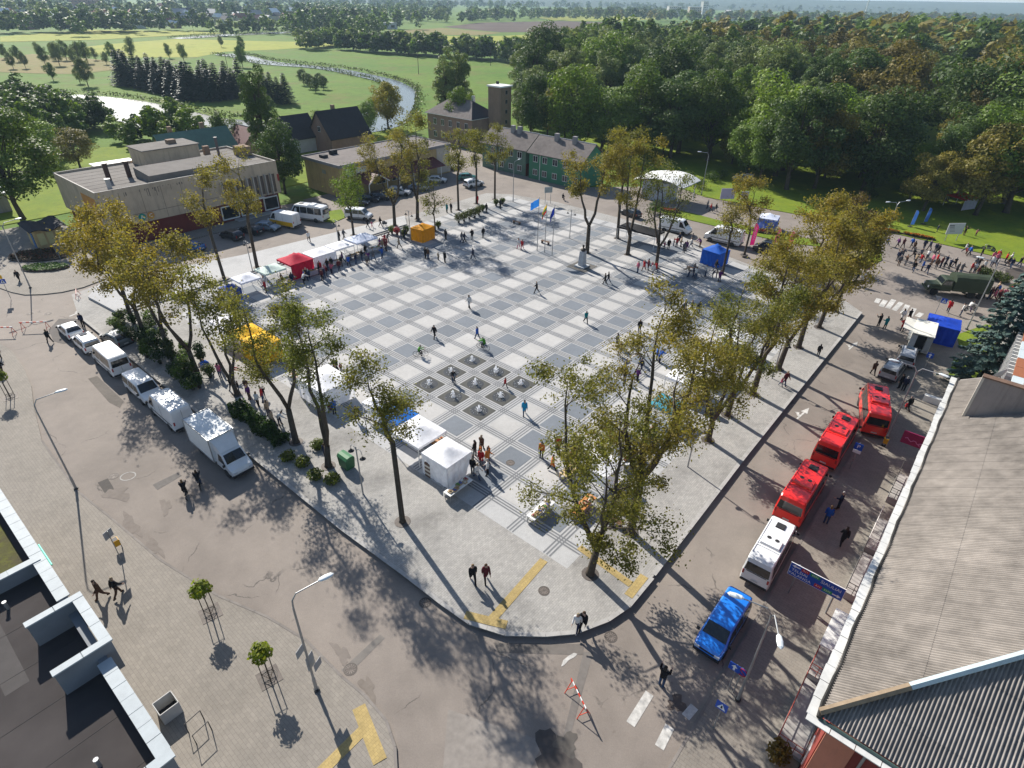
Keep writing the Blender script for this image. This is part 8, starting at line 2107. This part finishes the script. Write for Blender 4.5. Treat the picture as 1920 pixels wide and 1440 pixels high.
# people one can pick out: feet, pose, heading, clothes, where
_solo = [
 ((-2.40,27.15), 'walk', -1.3, C_BLK, C_BLK, 'away from the slender tree beside a companion', 1.08), ((-1.52,27.27), 'walk_b', -1.3, C_MAR, C_BLK, 'beside a companion near the corner guide path', 1.03),
 ((4.47,23.59), 'walk', -2.0, C_WHT, C_NVY, 'at the rounded kerb of the square', 1.0), ((4.85,23.67), 'walk_b', -2.0, C_BLK, C_BLK, 'at the rounded kerb of the square', 1.05),
 ((9.24,20.16), 'phone', 1.0, C_BLK, C_JEA, 'in the tree shadow by the crossing bars', 1.1),
 ((-27.04,25.39), 'walk_b', -2.2, C_BRN, C_BRN, 'beside the pale capping slabs', 1.05), ((-26.05,25.58), 'walk', 1.2, C_BLK, C_BRN, 'next to the shadow of the square sign', 1.05),
 ((26.45,35.21), 'stand_b', 2.5, C_NVY, C_BLK, 'in the shadow of the first red minibus', 1.05), ((24.77,33.60), 'stand', 1.0, C_BLU, C_JEA, 'in the minibus shadow on the right pavement', 1.05), ((25.01,31.43), 'walk_b', 1.2, C_BLK, C_BLK, 'between the minibus shadow and the stair railings', 1.05),
 ((39.76,49.39), 'walk_b', 1.8, C_BLK, C_BLK, 'with a red bag by the end of the red row', 1.0), ((39.74,56.33), 'walk', 1.4, C_BRN, C_BLK, 'on the roadway before the last red minibus', 1.0),
 ((41.12,53.49), 'stand', 2, C_BLK, C_BLK, 'behind the silver sunroof car', 1.0), ((41.29,53.04), 'stand', 1, C_NVY, C_BLK, 'behind the silver sunroof car at the kerb', 1.0),
 ((46.37,68.22), 'phone', 1.9, C_BLK, C_BLK, 'on the roadway left of the food truck', 1.0), ((46.90,67.66), 'stand_b', 1.9, C_TEA, C_BLK, 'on the roadway left of the food truck', .95), ((50.18,69.88), 'walk_b', 1.6, C_WHT, C_BLK, 'on the zebra crossing by the deep blue tent', 1.0), ((51.10,69.93), 'walk', 1.6, C_BLK, C_MAR, 'on the zebra crossing by the deep blue tent', 1.0), ((48.71,67.02), 'stand_b', 1.2, C_RED, C_BLK, 'before the food truck flap', 1.0),
 ((57.84,72.70), 'stand_b', .6, C_RED, C_NVY, 'beside the motorcycle near the lamp post', 1.0), ((58.89,71.63), 'stand', 2.4, C_WHT, C_JEA, 'beside the motorcycle near the lamp post', 1.0),
 ((-53.17,59.60), 'walk', 2.8, C_BLK, C_BLK, 'pushing something across the left street', 1.0), ((-68.52,76.41), 'walk', -1.2, C_BLK, C_BLK, 'on the paved corner before the kiosk', 1.0), ((-53.64,52.80), 'walk', 1.8, C_BLK, C_BRN, 'at the bend of the left pavement', 1.0), ((-56.12,55.80), 'stand', 1.8, C_NVY, C_BLK, 'at the bend of the left pavement', 1.0), ((-51.92,63.77), 'stand', -1.4, C_NVY, C_BLK, 'behind the last white car of the kerb row', 1.0),
 ((-5.74,70.22), 'walk_b', 2.2, C_WHT, C_BLK, 'across the middle of the panels', 1.1), ((3.10,75.48), 'walk', 3.0, C_BLK, C_BLK, 'across the panels towards the flagpoles', 1.0), ((-9.26,62.12), 'walk', -2.0, C_BLK, C_BLK, 'across the panels above the fountain', 1.0), ((-4.21,62.08), 'walk', 2.5, C_BLU, C_JEA, 'behind the yellow-green cyclist', .95),
 ((9.03,66.81), 'walk', -1.2, C_TEA, C_BLK, 'across the panels before the right stalls', 1.0), ((12.87,78.89), 'walk_b', 2.9, C_BLK, C_BLK, 'with a companion by the bust shadow', 1.0), ((13.40,79.48), 'walk', 2.9, C_BLK, C_JEA, 'with a companion by the bust shadow', 1.0), ((15.32,64.55), 'stand', 1.6, C_BLK, C_BLK, 'alone before the right stalls', 1.0), ((12.11,60.97), 'stand_b', 2.5, C_GRY, C_BLK, 'near the right stalls facing the fountain', 1.0),
 ((0.57,92.74), 'walk_b', -2, C_WHT, C_PNK, 'with a friend in red by the flagpoles', 1.0), ((1.18,92.29), 'walk_b', -2, C_RED, C_PNK, 'with a friend in white by the flagpoles', .95), ((-0.71,51.75), 'walk', -.6, C_RED, C_BLK, 'across the fountain panels', .72), ((1.25,47.01), 'walk_b', -1.5, C_CYN, C_JEA, 'past the fountain towards the corner trees', 1.0),
 ((-11.51,96.29), 'stand', 1, C_BLK, C_BLK, 'in the far tree shade', 1.0), ((-8.29,94.94), 'walk', .6, C_NVY, C_BLK, 'in the far tree shade', 1.0), ((-8.75,95.17), 'walk', .6, C_GRY, C_JEA, 'in the far tree shade', 1.0), ((-7.17,96.56), 'stand_b', 2, C_BLK, C_BLK, 'in the sun strip by the far shade', 1.0), ((-5.35,97.46), 'stand', 2, C_BLK, C_BLK, 'alone near the flagpoles shade', 1.0), ((-6.41,87.66), 'walk', 2.6, C_NVY, C_NVY, 'in the broad tree shadow of the far side', 1.0), ((-10.60,86.10), 'stand_b', 1, C_BLK, C_BLK, 'at the edge of the broad tree shadow', 1.0), ((-11.67,86.92), 'stand', 1, C_BEI, C_BLK, 'at the edge of the broad tree shadow', .7), ((-13.27,87.27), 'stand', 1, C_BRN, C_JEA, 'with another at the shadow edge', 1.0), ((-13.71,87.47), 'stand_b', 1, C_BLK, C_BLK, 'with another at the shadow edge', 1.0),
 ((-12.83,110.86), 'stand_b', 1, C_TEA, C_BLK, 'on the raised walk end with a companion', 1.0), ((-12.07,111.24), 'stand', 1, C_BLK, C_BLK, 'on the raised walk end with a companion', 1.0), ((-7.52,117.08), 'stand_b', 1, C_RED, C_RED, 'by the slim far trees', 1.0), ((-2.94,113.90), 'stand', 1, C_BLK, C_BLK, 'beside the planter on the far side', 1.0), ((-5.47,111.36), 'stand', 1, C_BLK, C_BLK, 'among the potted saplings', 1.0),
 ((9.47,121.58), 'sit', 1, C_BLK, C_BLK, 'on the far road kerb', 1.0),
 ((-25.38,100.57), 'walk', .8, C_BLK, C_BLK, 'beside a child on the raised walk', 1.0), ((-24.71,100.90), 'walk', .8, C_PNK, C_RED, 'on the raised walk', .62), ((-23.31,101.27), 'walk', .6, C_BLK, C_BRN, 'pushing a pram on the raised walk', 1.0), ((-33.22,93.02), 'walk', -1, C_WHT, C_BLK, 'alone on the sunny north roadway', 1.0), ((-28.52,93.71), 'stand', 1, C_BLK, C_BLK, 'at the foot of the dark green forked tree', 1.0), ((-27.93,94.51), 'walk', 1, C_GRY, C_BLK, 'at the foot of the dark green forked tree', 1.0),
 ((-16.99,46.45), 'stand', 2.3, C_BLU, C_BLK, 'by the small round white tent', 1.0), ((-14.59,45.41), 'stand_b', 2.0, C_BLK, C_BLK, 'in the mouth of the small round white tent', 1.0), ((-17.29,46.61), 'sit', 2.3, C_MAR, C_JEA, 'by the small round white tent', .9),
 ((-15.99,39.77), 'stand', 1, C_NVY, C_BLK, 'behind the twin-stemmed tree', 1.0), ((-18.80,53.86), 'stand_b', 2, C_BLK, C_BLK, 'with a child before the large white stall tent', 1.05), ((-18.32,54.20), 'stand', 2, C_PNK, C_NVY, 'before the large white stall tent', .6), ((-19.03,52.17), 'stand_b', 2.2, C_RED, C_BLK, 'before the large white stall tent', 1.0), ((28.84,53.39), 'walk_b', -1.2, C_MAR, C_JEA, 'on the right walk with a small child', 1.0), ((28.37,53.17), 'walk', -1.2, C_PNK, C_JEA, 'on the right walk holding a hand', .62), ((35.05,59.70), 'walk', 1.0, C_BLK, C_BLK, 'at the kerb of the right walk', .9),
]
for p, pose, a, top, bot, where, s in _solo:
    x, y = p
    z = 0.0
    u, v = x * UA.x + y * UA.y, x * VA.x + y * VA.y
    if u < 16 or v < 10 or u > 97.5: z = ROAD_Z
    if v < 3.2 or (u < 9 and v < 60) or (u < 25 and v > 95): z = PAVE_Z
    if v > 80.45 and 21 < u < 69: z = .30
    if v > 86: z = ROAD_Z
    person(pose, (x, y, z), a, top, bot, where, None, s)
# riders
for (x, y, z, a, lab), top, bot, where, s in zip(_bk[:5], (C_BLK, C_BLK, C_GRN, C_GRN, C_BLK), (C_BLK, C_JEA, C_BLK, C_BLK, C_JEA), ('the bicycle on the sunny asphalt', 'the bicycle beside the lorry shade', 'the bicycle on the panels', 'the bicycle by the fountains', 'the bicycle over the fountain jets'), (1, 1, .85, .95, .95)):
    t = person('ride', (x - .22 * math.cos(a), y - .22 * math.sin(a), z - .06), a, top, bot, where, None, s)
person('stand_b', (_bk[5][0] + .3, _bk[5][1] + .3, 0), 1.9, C_GRY, C_BLK, 'beside the pushed bicycle', None)
for q, a, c in (((61.02,73.01), .15, C_WHT), ((66.70,92.83), .8, C_WHT)):
    person('ride', (q[0] - .35 * math.cos(a), q[1] - .35 * math.sin(a), (PAVE_Z if c and q[0] > 60 and q[1] < 80 else ROAD_Z) - .2), a, c, C_PUR if q[1] < 80 else C_GRY, 'a motorcycle in the crowd', 'motorcycle riders')
# crowds: every person still a thing of its own
_crowds = [
 ([(-27.28,77.92), (-25.09,81.13), (-21.22,84.86), (-19.36,87.82), (-22.80,88.53), (-26.12,85.23), (-28.73,80.34)], 34, 'before the tents of the far tent row', 'shoppers before the tent row', 0.0, None),
 ([(-34.54,73.24), (-30.71,74.65), (-28.07,78.06), (-30.70,79.26), (-34.19,76.26)], 12, 'before the crimson and mint tents', 'shoppers before the crimson and mint tents', 0.0, None),
 ([(-21.00,88.63), (-15.45,95.27), (-18.48,97.71), (-22.76,92.32)], 12, 'near the flower tubs at the tent row end', 'people near the flower tubs', 0.0, None),
 ([(-4.15,40.15), (-2.50,41.67), (-0.55,39.83), (-0.85,38.99), (-2.27,37.27), (-3.84,37.41)], 15, 'queueing at the closed white tent', 'queue at the white tents', 0.0, [C_RED, C_BLK, C_BRN, C_NVY, C_WHT, C_BLK, C_ORG, C_MAR]),
 ([(-34.21,55.45), (-31.57,54.44), (-26.62,50.46), (-24.50,49.09), (-24.37,47.25), (-27.85,49.44), (-32.23,52.07)], 16, 'strolling between the left trees and tents', 'strollers between left trees and tents', 0.0, None),
 ([(-23.70,46.83), (-21.41,44.34), (-21.67,43.92), (-23.49,45.53)], 4, 'strolling beside the dark hedge', 'strollers beside the hedge', 0.0, [C_WHT, C_BRN, C_BEI]),
 ([(-21.05,53.77), (-18.51,54.96), (-16.38,50.85), (-17.79,47.94), (-19.36,49.76)], 9, 'shopping at the large white stall tent', 'shoppers at the large white stall', 0.0, None),
 ([(11.57,59.70), (17.64,62.50), (17.25,57.55), (14.64,53.05), (11.24,52.92)], 14, 'shopping along the right-walk stalls', 'shoppers at the right-walk stalls', 0.0, None),
 ([(2.48,40.51), (7.00,43.69), (10.71,45.45), (10.84,43.03), (6.58,39.22), (3.72,37.13)], 14, 'shopping below the corner trees', 'shoppers below the corner trees', 0.0, [C_PNK, C_WHT, C_RED, C_BLK, C_NVY, C_ORG]),
 ([(21.08,69.46), (25.75,72.86), (25.67,71.24), (21.43,67.97)], 6, 'walking between the panels and the right trees', 'walkers by the right trees', 0.0, [C_BLK, C_NVY, C_GRY]),
 ([(18.14,84.29), (21.12,86.14), (21.52,82.04), (18.92,80.53)], 9, 'gathered by the thin-crowned tree', 'group by the thin-crowned tree', 0.0, [C_PNK, C_RED, C_WHT, C_MAR, C_NVY]),
 ([(21.01,97.50), (26.69,98.91), (31.74,97.37), (28.40,91.02), (23.73,93.13)], 20, 'around the black canopy and blue gazebo', 'people around the black canopy', 0.0, None),
 ([(25.15,84.26), (30.71,85.60), (29.68,80.52), (25.38,81.85)], 14, 'seated or waiting near the blue gazebo', 'people near the blue gazebo', 0.0, None),
 ([(59.64,92.20), (65.78,93.97), (65.91,88.27), (62.33,84.92), (59.68,89.02)], 22, 'milling on the roadway behind the army truck', 'street crowd behind the army truck', ROAD_Z, None),
 ([(66.19,91.64), (73.53,89.79), (71.49,85.41), (66.49,85.15), (64.62,86.08)], 24, 'packed around the street island', 'street crowd at the island', ROAD_Z, [C_RED, C_BLK, C_WHT, C_MAR, C_NVY, C_GRY]),
 ([(67.84,82.23), (70.84,78.65), (67.00,74.15), (65.94,77.51)], 26, 'packed behind the army truck tail', 'crowd behind the truck tail', ROAD_Z, None),
 ([(61.84,100.04), (70.88,96.71), (71.19,94.28), (61.03,96.63)], 14, 'walking along the park road', 'walkers on the park road', ROAD_Z, None),
 ([(73.66,96.88), (80.41,92.44), (78.21,85.77), (74.40,89.84)], 24, 'walking at the park end of the street', 'walkers at the park end', ROAD_Z, [C_RED, C_WHT, C_BLU, C_BLK, C_PNK, C_NVY]),
 ([(53.20,110.81), (65.27,107.00), (61.82,103.88), (52.95,107.70)], 16, 'sitting and standing along the park kerb', 'people along the park kerb', -.25, None),
 ([(37.43,119.17), (39.97,116.87), (38.76,114.39), (36.30,115.58)], 4, 'walking past the pavilion', 'walkers past the pavilion', ROAD_Z, [C_RED, C_BLK, C_GRY]),
 ([(57.64,109.54), (72.14,108.95), (81.66,100.97), (83.50,105.24), (65.08,114.87)], 14, 'standing in the shade of the park edge', 'people in the park shade', -.2, None),
 ([(44.95,78.50), (50.35,83.57), (52.84,84.42), (47.18,76.81)], 6, 'at the end of the right walk', 'people at the end of the right walk', 0.0, None),
 ([(-65.30,98.61), (-61.22,93.55), (-63.07,83.02), (-66.16,86.10)], 5, 'on the pavement beside the shop end', 'people beside the shop end', PAVE_Z, None),
]
_cr2 = random.Random(99)
for poly, n, where, grp, z, cols in _crowds:
    n = max(3, round(n * .66))
    xs = [p[0] for p in poly]; ys = [p[1] for p in poly]; done = []; tries = 0
    while len(done) < n and tries < 4000:
        tries += 1
        p = (_cr2.uniform(min(xs), max(xs)), _cr2.uniform(min(ys), max(ys)))
        if not inpoly(p, poly) or any((p[0] - q[0]) ** 2 + (p[1] - q[1]) ** 2 < .3 for q in done): continue
        done.append(p)
        pose = _cr2.choice(['stand', 'stand_b', 'walk', 'woman', 'walk_b', 'stand', 'phone', 'woman', 'bend'] if 'walking' not in where else ['walk', 'walk_b', 'walk', 'stand'])
        person(pose, (p[0], p[1], z), _cr2.uniform(0, 6.28), _cr2.choice(cols or TOPS), _cr2.choice(BOTS), where, grp, _cr2.choice([1, 1, 1.03, .97, .95, .7, 1]))
# a pram on the raised walk, and the red bag
pr = thing('pram', 'dark pram pushed along the raised walk', 'pram', (*(-22.58,101.32), .3), .6)
ob('hood', MB().lathe([(.3, 0), (.28, .15), (.18, .27), (.02, .32)], 10, (-.1, 0, .75)), FABRIC, pr, color=C_GRY); ob('basket', MB().box((0, 0, .6), (.75, .42, .3), 0, 0, 1.1), FABRIC, pr, color=C_GRY)
for x in (-.3, .3):
    for y in (-.24, .24):
        m = MB(); ringtube(m, (0, 0, 0), .13, .022, 12); ob('wheel', m, RUBBER, pr, (x, y, .15))
ob('handle', MB().tube([(.3, -.2, .7), (.6, -.2, 1.0), (.6, .2, 1.0), (.3, .2, .7)], .015, 5), STEEL, pr)
bg = thing('hand_bag', 'red carrier bag held by the person in black beside the red row', 'bag', (*(39.70,49.58), PAVE_Z + .35), 0)
ob('bag_body', MB().box((0, 0, .18), (.3, .12, .36), 0, 0, .9), FABRIC, bg, color=C_RED); ob('bag_handle', MB().tube([(-.08, 0, .36), (-.06, 0, .5), (.06, 0, .5), (.08, 0, .36)], .01, 4), FABRIC, bg, color=C_RED)
# ================================================================= haze in the air
hz = MB(); hz.box((0, 6500, 46.5), (27000, 14800, 97.0))
_hm2 = bpy.data.materials.new('haze'); _hm2.use_nodes = True
_nt = _hm2.node_tree; _nt.nodes.clear()
_vo = _nt.nodes.new('ShaderNodeVolumePrincipled'); _ho = _nt.nodes.new('ShaderNodeOutputMaterial')
_vo.inputs['Color'].default_value = (.58, .79, 1.0, 1); _vo.inputs['Density'].default_value = 0.00012; _vo.inputs['Anisotropy'].default_value = 0.15
_nt.links.new(_vo.outputs[0], _ho.inputs['Volume'])
hzo = ob('haze', hz, _hm2, kind='stuff'); hzo.display_type = 'WIRE'
tag(hzo, 'thin pale blue haze in the air over the valley', 'haze')
